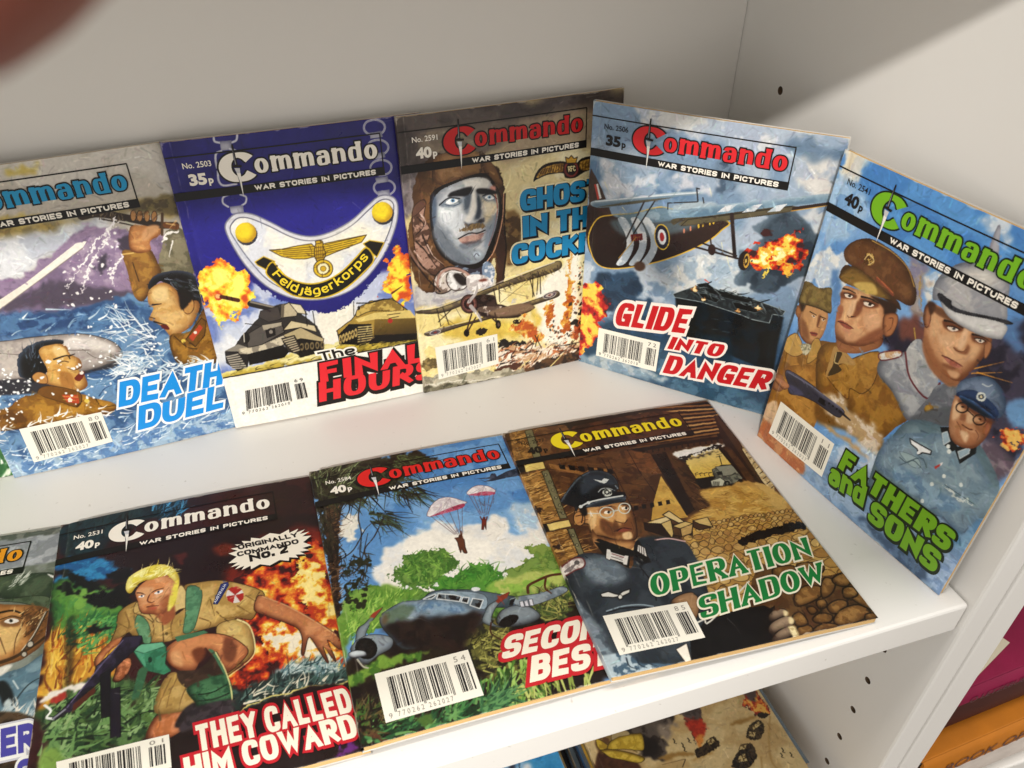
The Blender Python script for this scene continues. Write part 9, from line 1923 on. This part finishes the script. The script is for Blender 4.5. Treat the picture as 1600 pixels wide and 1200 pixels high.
P c=8f8a68 o=1f180c ow=2.2 | 104 800 103 797 101 795 99 794 98 793 96 793 94 794 93 796 92 798 92 800 93 803 94 805 95 807 97 808 99 809 101 809 103 808 104 807 104 805 104 802
P c=8f8a68 o=1f180c ow=2.2 | 102 754 101 752 99 750 97 748 95 748 93 748 92 749 91 750 90 752 90 754 91 757 92 759 93 761 95 762 97 763 99 763 100 762 101 761 102 759 102 756
P c=8f8a68 o=1f180c ow=2.2 | 99 630 98 628 97 626 95 625 93 624 91 624 90 625 88 627 88 628 88 631 88 633 89 635 91 637 93 638 94 639 96 639 98 638 99 636 100 635 100 632
P c=8f8a68 o=1f180c ow=2.2 | 97 579 96 577 95 576 93 574 91 574 89 574 88 575 87 576 86 578 86 580 86 582 88 584 89 586 91 587 93 588 94 588 96 587 97 586 98 584 98 582
P c=8f8a68 o=1f180c ow=2.2 | 110 1248 108 1245 107 1243 105 1241 102 1240 100 1240 99 1241 97 1243 97 1246 97 1248 97 1252 98 1254 100 1257 102 1259 104 1260 106 1260 108 1259 109 1257 110 1254 110 1251
P c=8f8a68 o=1f180c ow=2.2 | 99 1134 98 1131 97 1129 95 1127 93 1126 91 1126 89 1127 88 1129 87 1131 87 1134 87 1137 89 1140 90 1142 92 1144 94 1144 96 1144 98 1144 99 1142 100 1139 100 1137
P c=3a2410 r=5.9 rs=10.3 | 20 793 17 787 13 782 8 778 3 777 -2 777 -7 779 -11 783 -13 789 -13 795 -12 801 -9 808 -5 813 -0 816 5 818 11 818 15 816 19 812 21 806 21 800
P c=3a2410 r=5.9 rs=10.3 | 38 586 35 581 31 577 26 574 21 573 15 574 11 576 7 579 4 584 4 589 5 595 7 600 11 604 16 607 22 608 27 608 32 605 36 602 38 597 39 592
P c=b5834c n=c8965c ns=36.7 k=5c381a kx=-10.3 ky=7.3 kb=19.1 o=1c1008 ow=2.9 s=1 | 144 752 184 770 319 764 368 732 366 677 354 626 330 562 298 549 252 565 211 593 169 621 175 672 141 690
P c=d8ac72 b=2.2 s=1 | 199 738 218 715 175 637 196 588 296 544 333 553 298 503 254 506 192 580 172 646
P c=c29058 k=6a4220 kx=-4.4 ky=-7.3 kb=10.3 s=1 | 178 645 196 588 316 544 281 507 241 505 175 534 157 573
P c=8a5a2e b=10.3 s=1 | 236 692 278 663 277 593 234 587 214 635
P c=7a4c26 b=7.3 s=1 | 306 647 346 664 332 597 294 571 265 596
P c=d09c5e b=8.8 s=1 | 227 722 280 736 291 660 272 647
P c=e0b880 b=5.9 s=1 | 205 718 225 718 199 666 181 644
P c=6e4424 b=7.3 a=0.8 s=1 | 230 685 254 652 256 590 226 598 211 636
P c=5c361c b=4.4 a=0.7 s=1 | 282 671 287 652 280 618 262 606 259 633
P c=7a4c28 b=4.4 a=0.6 s=1 | 246 745 308 738 306 715 238 715
P c=e4bc88 b=4.4 s=1 | 283 592 316 592 309 559 278 563
L c=5c361c w=3.7 w2=1.5 s=1 | 245 663 250 626 244 593
L c=5c361c w=2.9 w2=1.5 s=1 | 339 639 334 605 319 582
P c=b88248 o=2a180c ow=3.7 | 172 710 168 698 163 688 156 680 148 675 140 673 133 675 128 681 125 689 124 699 125 711 129 722 134 732 141 740 149 746 157 747 164 745 169 740 173 732 174 721
L c=3a2010 w=5.1 s=1 | 141 726 167 724 150 687
P c=d2a266 b=2.2 s=1 | 318 726 340 730 328 660 310 642 289 656 288 670
L c=3a2010 w=4.4 s=1 | 283 658 310 642 329 655
P c=8a4630 s=1 | 268 613 296 623 324 612 316 600 285 598
L c=2a140c w=5.1 s=1 | 267 609 294 619 325 605
L c=2a140c w=4.4 s=1 | 255 742 296 741
L c=2a140c w=4.4 s=1 | 337 740 368 732
L c=c8ccc0 w=5.1 s=1 | 293 707 284 694 270 687 256 687 243 694 237 706 239 721 248 733 262 741 277 741 289 734 295 721 293 707
P c=e8dcc8 | 282 710 280 707 277 705 273 704 269 703 265 704 261 705 258 708 255 710 254 714 255 717 257 719 260 721 263 723 268 723 272 722 276 721 279 718 282 716 282 713
P c=1a1410 | 280 712 278 710 277 708 275 707 273 706 271 706 270 707 268 708 268 710 268 712 268 715 270 717 271 719 273 720 275 721 277 721 279 720 280 719 280 717 280 714
L c=c8ccc0 w=5.1 s=1 | 365 711 356 699 344 691 332 690 322 697 318 709 320 723 329 736 341 744 354 744 364 738 368 726 365 711
P c=e8dcc8 | 359 713 357 710 354 708 350 707 346 707 341 707 337 709 334 711 332 714 331 717 331 720 333 723 336 725 340 726 345 726 349 726 353 724 356 722 358 719 359 716
P c=1a1410 | 356 715 355 713 353 711 352 710 350 709 348 709 346 710 345 712 344 714 344 716 345 718 346 721 348 722 350 724 352 725 354 724 355 724 357 722 357 720 357 718
L c=c8ccc0 w=4.4 s=1 | 171 736 237 715
L c=c8ccc0 w=4.4 s=1 | 295 712 317 715
P c=1a100a b=2.9 s=1 | 168 765 196 767 187 723 167 724
P c=15171a k=3a4048 kx=-5.9 ky=-8.8 kb=13.2 o=0c0d0f ow=2.9 s=1 | 109 817 149 864 213 927 274 957 323 955 367 918 374 866 363 829 346 814 364 771 356 754 262 759 181 761 171 773 150 751 150 779
L c=55606a w=6.6 b=3.7 s=1 | 113 821 152 864 220 925 279 953
P c=3a4450 b=11.7 a=0.8 s=1 | 233 922 301 935 353 901 354 851 290 868 206 830
L c=8a98a0 w=4.4 b=1.5 s=1 | 357 850 360 830
P c=0e0f12 s=1 | 187 797 284 815 372 807 364 771 265 768 187 760
P c=22262c k=5a6670 kx=0 ky=-4.4 kb=5.9 s=1 | 196 767 272 785 353 779 363 762 259 751
L c=c8ccc8 w=8.1 s=1 | 178 773 217 785 274 789 363 786
P c=c8ccc8 | 186 769 184 767 182 765 180 763 177 763 174 763 172 764 170 766 169 768 169 771 169 774 171 776 173 778 175 780 178 780 181 780 183 779 185 777 186 775 186 772
P c=c8ccc8 | 222 782 221 779 219 777 217 775 214 775 212 775 209 776 208 778 207 780 207 783 207 785 209 788 211 790 213 792 216 792 218 792 220 791 222 789 223 787 223 784
P c=c8ccc0 n=3a3c3c ns=7.3 nh=0.1 | 328 814 325 807 320 802 314 799 307 797 301 798 296 800 291 804 289 810 289 817 290 823 294 830 299 835 305 839 311 840 318 840 323 837 327 833 330 827 330 820
P c=1c1e20 | 319 819 317 815 314 812 311 809 307 808 303 808 300 810 298 813 297 816 297 820 298 824 300 828 303 832 306 834 310 835 314 835 317 833 319 831 320 827 320 823
P c=c8ccc0 | 314 820 313 818 311 816 310 815 308 815 306 815 304 815 303 817 302 819 302 821 303 823 304 825 305 827 307 828 309 829 311 829 313 828 314 827 315 825 315 822
P c=c8ccc8 s=0 | 281 910 313 891 328 903 345 891 329 877 316 873 303 884
L c=a8acaa w=4.4 s=1 | 276 832 296 846 322 842 343 824
P c=3f4850 n=2e363e ns=80.7 k=20262c kx=7.3 ky=7.3 kb=29.4 s=1 | -3 483 84 533 172 510 244 419 299 519 339 551 409 529 493 495 502 417 484 303 443 172 307 -46 -16 1 -13 234 -20 380
P c=2a3138 b=14.7 n=363f47 ns=44 s=1 | 339 551 479 507 502 417 480 296 421 178 296 253 312 370
P c=66737d b=22 n=7a8790 ns=29.4 s=1 | 85 500 172 494 226 408 169 361 84 398
L c=1a1e22 w=7.3 s=1 | -4 390 1 272 -5 191 -6 98
L c=16191c w=5.9 s=1 | 281 418 293 329 274 259
P c=7d8a94 b=14.7 n=5a6670 ns=29.4 s=1 | -15 378 -10 275 -15 166 -27 16 22 -3 35 88 36 207
P c=a9b9c0 n=4a6274 ns=26.4 nh=0.2 b=2.9 s=1 | -13 81 77 77 114 29 165 16 247 -5 283 -2 272 -25 -5 0
L c=2a3844 w=6.6 w2=2.2 s=1 | 75 58 73 27 94 9
L c=2a3844 w=6.6 w2=2.2 s=1 | 109 52 108 23 127 8
L c=2a3844 w=6.6 w2=2.2 s=1 | 144 45 143 19 161 7
L c=2a3844 w=6.6 w2=2.2 s=1 | 178 39 179 15 195 6
L c=2a3844 w=6.6 w2=2.2 s=1 | 213 33 214 11 229 4
L c=2a3844 w=6.6 w2=2.2 s=1 | 248 26 250 6 263 3
P c=e4dccc s=0 o=2a2420 ow=2.9 | 251 51 298 65 283 -2 260 -3
P c=16150f s=0 | 160 580 198 562 289 497 324 547 332 536 331 429 305 428 271 485 238 421 172 510
P c=16150f s=0 | 166 587 184 591 295 495 271 469 260 488
P c=d4d0c8 s=0 o=17150f ow=2.9 | 194 534 207 526 205 514 245 483 249 486 262 479 238 437 225 444 226 454 189 481 184 476 173 490
L c=7a3438 w=4.4 s=0 | 205 504 239 477
L c=3a3030 w=2.9 s=0 | 197 492 230 464
P c=d4d0c8 s=0 o=17150f ow=2.9 | 317 523 337 501 326 454 301 494
L c=3a3030 w=2.9 s=0 | 318 513 309 488
L c=3a3030 w=2.9 s=0 | 325 508 314 478
L c=3a3030 w=2.9 s=0 | 332 503 319 469
P c=c8ccc0 k=5a5c58 kx=-2.9 ky=3.7 kb=4.4 | 303 438 300 433 297 430 292 427 288 426 284 427 280 428 277 431 276 435 276 440 277 444 280 449 283 452 288 455 292 456 296 456 300 454 303 451 304 447 304 442
P c=16191c s=0 b=2.2 | 271 461 294 463 305 428 289 420
P c=d8cfc6 n=a89a94 ns=14.7 o=6a2a2a ow=5.9 s=1 | -5 487 47 518 84 517 92 494 77 470 40 464 4 450 -10 453
P c=5a5654 | 72 496 70 492 68 490 65 488 61 487 58 488 55 489 53 491 52 494 51 497 52 501 54 504 56 506 59 508 62 509 66 508 69 507 71 505 72 502 72 499
L c=6a6260 w=3.7 s=0 | -4 463 29 486
L c=6a6260 w=3.7 s=0 | 5 464 41 490
L c=6a6260 w=3.7 s=0 | 14 465 52 493
L c=6a6260 w=3.7 s=0 | 23 466 63 497
L c=c8a4a0 w=6.6 s=1 | 392 529 446 522 499 493
P c=d4d2c8 s=0 o=1c1e20 ow=5.9 | 91 336 123 339 142 323 154 316 173 326 205 330 196 313 166 305 159 295 148 292 146 307 132 307 92 321
P c=d4d2c8 o=1c1e20 ow=2.9 | 163 303 162 300 160 297 157 296 154 295 152 295 149 296 148 298 147 301 147 304 148 307 149 309 151 312 154 313 157 314 159 314 162 313 163 311 164 308 164 306
L c=8fa0aa w=5.9 s=1 | 85 257 148 263 211 254 252 236
L c=1c2026 w=5.9 s=1 | 83 251 150 254 249 230
P c=0f0b0c s=0 | 312 68 399 134 525 151 634 145 661 116 672 -11 282 -5
P c=a4805a k=5a3c24 kx=5.9 ky=5.9 kb=10.3 o=20140c ow=2.9 s=1 | 321 240 361 259 412 261 424 235 411 195 366 143 355 195 328 216
L c=d8d4c8 w=5.9 s=1 | 371 134 402 140 420 129 639 255
P c=120c0a s=0 | 607 109 672 135 651 76 592 9 528 12
P c=9a846c k=3a2a20 kx=7.3 ky=5.9 kb=10.3 o=1c120c ow=3.7 s=1 | 625 97 656 117 693 115 701 98 679 83 625 76
P c=9a846c k=3a2a20 kx=7.3 ky=5.9 kb=10.3 o=1c120c ow=3.7 s=1 | 600 54 631 74 687 84 705 62 691 45 622 28 594 32
P c=9a846c k=3a2a20 kx=7.3 ky=5.9 kb=10.3 o=1c120c ow=3.7 s=1 | 587 10 626 34 674 42 693 27 672 9 600 -10 586 -3
P c=e4d2a0 b=2.2 n=bfa878 ns=10.3 s=1 | 667 41 693 37 685 -5 664 -9 665 17
P c=dcc898 b=2.2 s=1 | 692 108 704 98 692 83 681 86
P c=dcc898 b=2.2 s=1 | 696 79 707 65 693 48 681 54
''',
 [('title_lettering', 'OPERATION', [263.8, 274.4, 934.6, 304.5, 293.1, 369.0], {'t': 0.3, 'th': 0.11, 'serif': 0.55, 'wx': 0.62, 'gap': 0.07, 'layers': [('efe8d0', 0.085), ('157a38', 0)]}), ('title_lettering', 'SHADOW', [390.3, 142.0, 917.1, 183.5, 421.4, 231.5], {'t': 0.3, 'th': 0.11, 'serif': 0.55, 'wx': 0.66, 'gap': 0.07, 'layers': [('efe8d0', 0.085), ('157a38', 0)]})],
 Matrix([[0.998878, 0.036822, 0.029783, -0.181153], [-0.036805, 0.999322, -0.001097, -0.254977], [-0.029803, -0.0, 0.999556, 0.0084], [0.0, 0.0, 0.0, 1.0]]),'flat brown comic with a bespectacled officer in a cobbled yard',Sheet(.0008,.0026,(0,0)),(440, 569),{'c': 'e8d21c', 'no': '2577', 'price': '40', 't': '17100a', 'frame': '120a06'},([57.7, 72.1, 369.2, 70.1, 376.1, 225.6, 63.3, 239.8], '85', '9770262262027'),12,0.0041,1.0)
comic('''
P c=c6a878 n=d4b98a ns=115.1 nh=0.4 | -5 -5 1005 -5 1005 1298 -5 1298
P c=d0b684 b=34.5 n=bfa06c ns=92.1 nh=0.4 s=1 | 185 971 988 972 1120 742 982 335 795 60 -91 338
P c=3a302c b=9.2 r=13.8 rs=34.5 n=5f544c ns=34.5 s=1 | 204 870 351 830 499 830 481 782 392 732 392 681 332 613 260 642 214 700
P c=8f8070 b=10.4 r=10.4 rs=28.8 s=1 | 376 776 481 782 436 718 376 699
P c=2a2220 b=5.8 r=5.8 s=1 | 278 756 335 731 343 697 311 644 247 665
P c=a07c40 b=4.6 r=5.8 rs=23 s=1 | 327 627 437 623 504 596 458 592 343 609
P c=a07c40 b=3.5 r=4.6 rs=23 s=1 | 748 678 839 688 909 673 871 665 781 667
P c=b89458 b=3.5 r=3.5 s=1 | 481 566 573 574 578 560 489 557
F c=4a403c,5f5450,6e3a2c,b03a24,c8502c,d88a3a r=8.1 rs=13.8 b=34.5 ns=23 q=0.8 z=0.9 | 530 827 624 831 647 790 625 737 617 687 576 648 542 608 532 637 540 698 530 740 543 789
P c=4a3f3c b=5.8 r=6.9 rs=17.3 n=5f5450 ns=17.3 s=1 | 529 824 630 829 645 797 614 753 553 759 543 789
P c=c03a24 b=4.6 r=8.1 rs=11.5 n=a83220 ns=11.5 s=1 | 534 759 581 764 625 737 617 687 577 661 552 662 543 704
P c=d88a3a b=3.5 r=4.6 rs=8.1 s=1 | 550 669 588 670 565 626 534 605 538 635
F c=4a403c,6a3228,b03424,d8702c,eab050 r=6.9 rs=12.7 b=28.8 ns=17.3 q=0.9 z=1 | 925 832 989 826 985 785 994 693 967 661 914 671 899 689 897 730 871 752
P c=5a4a46 b=4.6 r=5.8 rs=11.5 s=1 | 910 830 972 832 973 789 937 752 917 786
P c=4a3a28 n=2a2018 ns=8.1 r=2.3 rs=6.9 o=1c140c ow=2.3 s=1 | 509 606 537 610 572 618 626 645 644 620 637 591 573 574 507 567
P c=55442c n=2a2018 ns=8.1 r=2.3 rs=6.9 o=1c140c ow=2.3 s=1 | 801 602 843 641 904 654 911 613 864 569 822 564 796 585
P c=4a3a28 n=2a2018 ns=8.1 r=2.3 rs=6.9 o=1c140c ow=2.3 s=1 | 644 478 695 523 766 556 799 546 791 492 773 473 712 444 659 461
P c=3a2c20 n=2a2018 ns=8.1 r=2.3 rs=6.9 o=1c140c ow=2.3 s=1 | 912 678 939 690 971 666 931 656
P c=c8b078 s=0 n=6a5434 ns=5.8 nh=0.1 o=241a10 ow=2.3 | 587 632 623 640 635 617 591 605
P c=c8b078 s=0 n=6a5434 ns=5.8 nh=0.1 o=241a10 ow=2.3 | 854 637 901 649 901 629 843 608
P c=c8b078 s=0 n=6a5434 ns=5.8 nh=0.1 o=241a10 ow=2.3 | 821 615 856 598 829 574 808 594
P c=c8b078 s=0 n=6a5434 ns=5.8 nh=0.1 o=241a10 ow=2.3 | 695 510 744 519 730 475 685 483
P c=c8b078 s=0 n=6a5434 ns=5.8 nh=0.1 o=241a10 ow=2.3 | 745 563 780 558 759 533 718 540
L c=3a3020 w=6.9 w2=3.5 s=1 | 433 692 435 680 428 673 438 665
L c=3a3020 w=6.9 w2=3.5 s=1 | 505 674 508 662 501 656 510 647
L c=3a3020 w=6.9 w2=3.5 s=1 | 463 660 466 648 459 642 468 634
L c=3a3020 w=6.9 w2=3.5 s=1 | 462 639 464 627 457 620 466 612
L c=3a3020 w=6.9 w2=3.5 s=1 | 931 484 932 472 924 466 933 458
L c=3a3020 w=6.9 w2=3.5 s=1 | 957 451 959 439 951 433 960 425
L c=3a3020 w=6.9 w2=3.5 s=1 | 910 462 912 451 904 445 913 437
P c=3a2018 s=1 | 798 810 818 828 832 823 815 811
L c=a8854c w=9.2 b=4.6 a=0.7 s=1 | 970 654 896 547 847 450 848 401
L c=a8854c w=9.2 b=4.6 a=0.7 s=1 | 806 475 780 423
L c=6a5432 w=2.9 s=0 | 319 587 439 579
L c=2a2018 w=3.5 s=0 | 409 546 440 576
P c=5a3826 b=3.2 n=4a2c1e ns=26.7 s=1 | 21 720 68 751 139 706 200 641 211 592 189 523 -23 590
P c=8a7040 b=3.2 n=6a4a2c ns=21.4 s=1 | 53 809 155 818 202 768 98 742 50 734
P c=c8a838 o=3a2c10 ow=2.1 n=a88828 ns=16 s=1 | 60 813 92 779 103 752 53 756
P c=d0b040 n=b8982c ns=21.4 k=7a6018 kx=-2.1 ky=-5.3 kb=7.5 o=3a2c10 ow=2.7 s=1 | 100 759 134 783 201 792 265 778 293 763 268 688 226 696 168 720 98 742
P c=d8b848 n=b8982c ns=21.4 k=7a6018 kx=-2.1 ky=-5.3 kb=7.5 o=3a2c10 ow=2.7 s=1 | 56 749 113 737 191 695 249 648 230 631 198 636 136 673 91 698 70 728
P c=a8946a o=3a2c10 ow=2.1 s=1 | 155 818 221 810 232 782 176 788 134 783
''',
 [],
 Matrix([[1.0, 0.0, 0.0, -0.1475], [0.0, 1.0, 0.0, -0.285], [0.0, 0.0, 1.0, -0.2], [0.0, 0.0, 0.0, 1.0]]),'desert battle comic with burning vehicles on sand, topping the lower shelf pile',Sheet(.0004),(300, 388),None,None,13,0.0041,1.0)
comic('''
P c=2f86bd n=3f94c8 ns=80.6 | -5 -5 1005 -5 1005 1298 -5 1298
P c=8fb8d8 b=5 r=7 rs=25.2 n=6aa0cc ns=25.2 s=1 | 693 692 796 689 818 658 815 560 641 618
P c=d8dce0 b=6 r=5 s=1 | 804 663 842 662 837 619 794 622
P c=3a3440 b=4 r=4 s=1 | 732 679 769 675 747 583 708 596
P c=a83a34 b=2 s=1 | 689 697 714 691 698 677 679 683
L c=15181c w=4 s=0 | 794 689 779 627
''',
 [],
 Matrix([[0.9998, -0.019999, 0.0, -0.3], [0.019999, 0.9998, -0.0, -0.27], [0.0, 0.0, 1.0, -0.2], [0.0, 0.0, 0.0, 1.0]]),'plain bright blue comic on the lower shelf beside the desert pile',Sheet(.0004),(160, 207),None,None,14,0.0041,1.0)
# ---------------------------------------------------------------- piles of comics on the lower shelf
def plain_comic(x,y,z,h,label,front,spine,group):
    root=tag(empty('comic_book',Matrix.Translation((x,y,z))@Matrix.Rotation(h,4,'Z')),label,'comic book',group)
    box_mesh('pages',(.0006,.0004,.0003),(CW-.0005,CH-.0004,THK-.0003),PAGE,0,root)
    box_mesh('front_cover',(0,0,THK-.0003),(CW,CH,THK),mat('cover_'+front,tuple(srgb(front)),.4,.35,var=.3,vscale=40),0,root)
    box_mesh('spine',(-.0006,0,.0002),(-.0001,CH,THK-.0001),mat('spine_'+spine,tuple(srgb(spine)),.4,.35,var=.35,vscale=90),0,root)
    return root
rp=random.Random(5)
sp_c=['8a9098','d8a83a','3a5f8a','2a2c34','c8c0ae','5f7fa0','7a8a96','b8a07a','6a7684','3f6a9a']
names=['grey','yellow','blue','black','cream','pale blue','slate','tan','steel grey','bright blue']
pos=['just under the desert cover','second under the desert cover','third under the desert cover','fourth under the desert cover','fifth under the desert cover','sixth under the desert cover','seventh under the desert cover','eighth under the desert cover','ninth under the desert cover','at the bottom of the pile']
for i in range(10):
    z=-.2-THK*(i+2)
    plain_comic(-.1475+[.0008,-.003,-.006,-.008,-.011,-.013,-.012,-.015,-.016,-.017][i]+.004,-.285+.05+rp.uniform(-.004,.004),z,rp.uniform(-.02,.02),f'closed comic with {names[i]} spine, {pos[i]} on the lower shelf',['7a8a96','a08a5a','5a6a7a','3a3c44'][i%4],sp_c[i],'comics piled on the lower shelf')
for i in range(10):
    z=-.2-THK*(i+2)
    plain_comic(-.300+rp.uniform(-.003,.003),-.270+.03+rp.uniform(-.004,.004),z,rp.uniform(-.03,.03),'closed comic hidden in the pile under the plain blue cover',['7a8a96','a08a5a','5a6a7a','3a3c44'][(i+1)%4],sp_c[(i+3)%10],'comics piled under the blue cover')

# ---------------------------------------------------------------- books in the neighbouring bookcase
def book(name_label,x,y,z,yaw,w,d,h,cover,pagecol,text=None,tcol='3a1420',spine_front=True):
    """lies flat, its spine to the front"""
    root=tag(empty('book',Matrix.Translation((x,y,z))@Matrix.Rotation(yaw,4,'Z')),name_label,'book','books in the neighbouring bookcase')
    m=mat('cloth_'+cover,tuple(srgb(cover)),.55,.35,bump=.25,bscale=1500,var=.12,vscale=60)
    box_mesh('pages',(.003,.003,.0022),(w-.003,d-.004,h-.0022),mat('leaf_'+pagecol,tuple(srgb(pagecol)),.9,.1),0,root)
    box_mesh('front_cover',(0,.0005,h-.002),(w,d,h),m,.0007,root)
    box_mesh('back_cover',(0,.0005,0),(w,d,.002),m,.0007,root)
    # rounded spine
    bm=bmesh.new(); n=9; pr=[]
    for k in range(n):
        a=math.pi*(k/(n-1)-.5); pr.append((-.004*math.cos(a)+.0004,h/2+h/2*.985*math.sin(a)))
    vs=[[bm.verts.new((xx,yy,zz)) for (yy,zz) in pr] for xx in (0.0003,w-.0003)]
    for k in range(n-1): bm.faces.new((vs[0][k],vs[1][k],vs[1][k+1],vs[0][k+1]))
    for e in vs: bm.faces.new(e)
    bmesh.ops.recalc_face_normals(bm,faces=bm.faces)
    me=bpy.data.meshes.new('spine'); bm.to_mesh(me); bm.free(); me.materials.append(m)
    for p in me.polygons: p.use_smooth=len(p.vertices)==4
    spn=link('spine',me,root)
    if text:
        G=Flat(); hh=h*.36/U; sans(text,0,0,hh,tcol,G,0,bold=.0)
        me=bpy.data.meshes.new('spine_lettering')
        me.from_pydata([(a*U+.02,-.0039-.00012,b*U+h*.32) for a,b,c in G.v],[],G.f); me.materials.append(ink(tcol)); link('spine_lettering',me,spn)
    return root
book('magenta cloth book lying flat on top of the stack at right',.046,-.2545,-.1352,R(3.2),.24,.17,.0152,'8c0a40','d8cdb8','O LETZEBUERGER','4a0c28')
book('dark brown book between the magenta and the orange book',.047,-.2515,-.1722,R(3.0),.235,.18,.0368,'4a2019','c8b8a0')
book('orange book with dark spine lettering beneath the brown book',.042,-.2665,-.2026,R(3.6),.25,.19,.0302,'c07416','d8cdb8','BOOK OF  TO  LIVING','5a2410')
book('white book at the bottom of the neighbouring stack',.042,-.262,-.2398,R(2.5),.27,.2,.0370,'d8cdc4','d8cdb8')
c=tag(empty('paper_slip',Matrix.Translation((.085,-.232,-.1198))@Matrix.Rotation(R(20),4,'Z')),'small cream paper slip lying on the magenta book','paper slip')
box_mesh('sheet',(-.035,-.012,0),(.026,.028,.0003),mat('slip_paper',tuple(srgb('d8d0b8')),.8,.2),0,c)

# ---------------------------------------------------------------- the photographer's finger at the edge of the lens
def hand():
    C=Matrix([[0.956283, 0.200943, -0.212472, -0.283901], [-0.291753, 0.605668, -0.740302, -0.428295], [-0.020071, 0.769927, 0.637816, 0.315464], [0.0, 0.0, 0.0, 1.0]])
    def W(px,py,d):        # a place d metres ahead of the lens, out to its upper left
        f=1242.28; return C@Vector(((px-761.41)/f*d,-(py-665.77)/f*d,-d))
    tip=W(196,-8,.037); dr=(C.to_3x3()@Vector((-.62,.55,.56))).normalized()
    side=Vector(C.col[0][:3]); up=dr.cross(side).normalized(); side=up.cross(dr).normalized()
    vs=[];es=[];rad=[]
    def chain(pts,rs,root=None):
        prev=root
        for p_,r in zip(pts,rs):
            vs.append(p_); rad.append(r); i=len(vs)-1
            if prev is not None: es.append((prev,i))
            prev=i
        return prev
    palm=tip+dr*.085
    chain([palm+dr*.045],[.024]); pr=0
    chain([palm+dr*.02,palm],[.024,.018],pr); k=len(vs)-1
    # the pointing finger, from its knuckle to the tip
    chain([palm-dr*.02,palm-dr*.045,palm-dr*.066,palm-dr*.079,tip],[.0120,.0112,.0108,.0104,.0096],k)
    # the folded fingers and the thumb, out of the picture
    for j in (1,2,3):
        b=palm-side*(.019*j)+dr*.004*j
        chain([b,b-dr*.03+up*.010,b-dr*.028+up*.030,b-dr*.006+up*.034],[.013,.0095,.0088,.0076],pr+1)
    b=palm+side*.02+dr*.03
    chain([b,b-dr*.03+side*.012+up*.01,b-dr*.055+side*.006+up*.016],[.013,.0105,.0085],pr+1)
    # wrist and forearm
    chain([palm+dr*.10,palm+dr*.2],[.025,.030],pr)
    me=bpy.data.meshes.new('person'); me.from_pydata([tuple(v) for v in vs],es,[])
    o=bpy.data.objects.new('person',me); scn.collection.objects.link(o)
    md=o.modifiers.new('skin','SKIN'); o.modifiers.new('sub','SUBSURF').levels=2
    for i,r in enumerate(rad): me.skin_vertices[0].data[i].radius=(r,r)
    me.skin_vertices[0].data[0].use_root=True
    dg=bpy.context.evaluated_depsgraph_get(); nm=bpy.data.meshes.new_from_object(o.evaluated_get(dg)); o.modifiers.clear(); o.data=nm
    nm.name='person'
    m=mat('skin',(.20,.055,.035),.5,.35,bump=.2,bscale=900,var=.12,vscale=60); m.node_tree.nodes['Principled BSDF'].inputs['Subsurface Weight'].default_value=.15
    m.node_tree.nodes['Principled BSDF'].inputs['Subsurface Radius'].default_value=(.006,.002,.001)
    nm.materials.clear(); nm.materials.append(m)
    for p in nm.polygons: p.use_smooth=True
    tag(o,'reddish out of focus fingertip poking into the upper left corner','person')
    # finger nail
    bm=bmesh.new(); bmesh.ops.create_uvsphere(bm,u_segments=16,v_segments=10,radius=1)
    me2=bpy.data.meshes.new('fingernail')
    B=Matrix((( side.x,dr.x,up.x,0),(side.y,dr.y,up.y,0),(side.z,dr.z,up.z,0),(0,0,0,1)))
    bmesh.ops.transform(bm,matrix=Matrix.Translation(tip+dr*.006+up*.0078)@B@Matrix.Diagonal((.0052,.0075,.0018,1)),verts=bm.verts)
    bm.to_mesh(me2); bm.free(); me2.materials.append(mat('nail',(.55,.33,.28),.3,.5))
    for p in me2.polygons: p.use_smooth=True
    n=link('fingernail',me2,o)
hand()
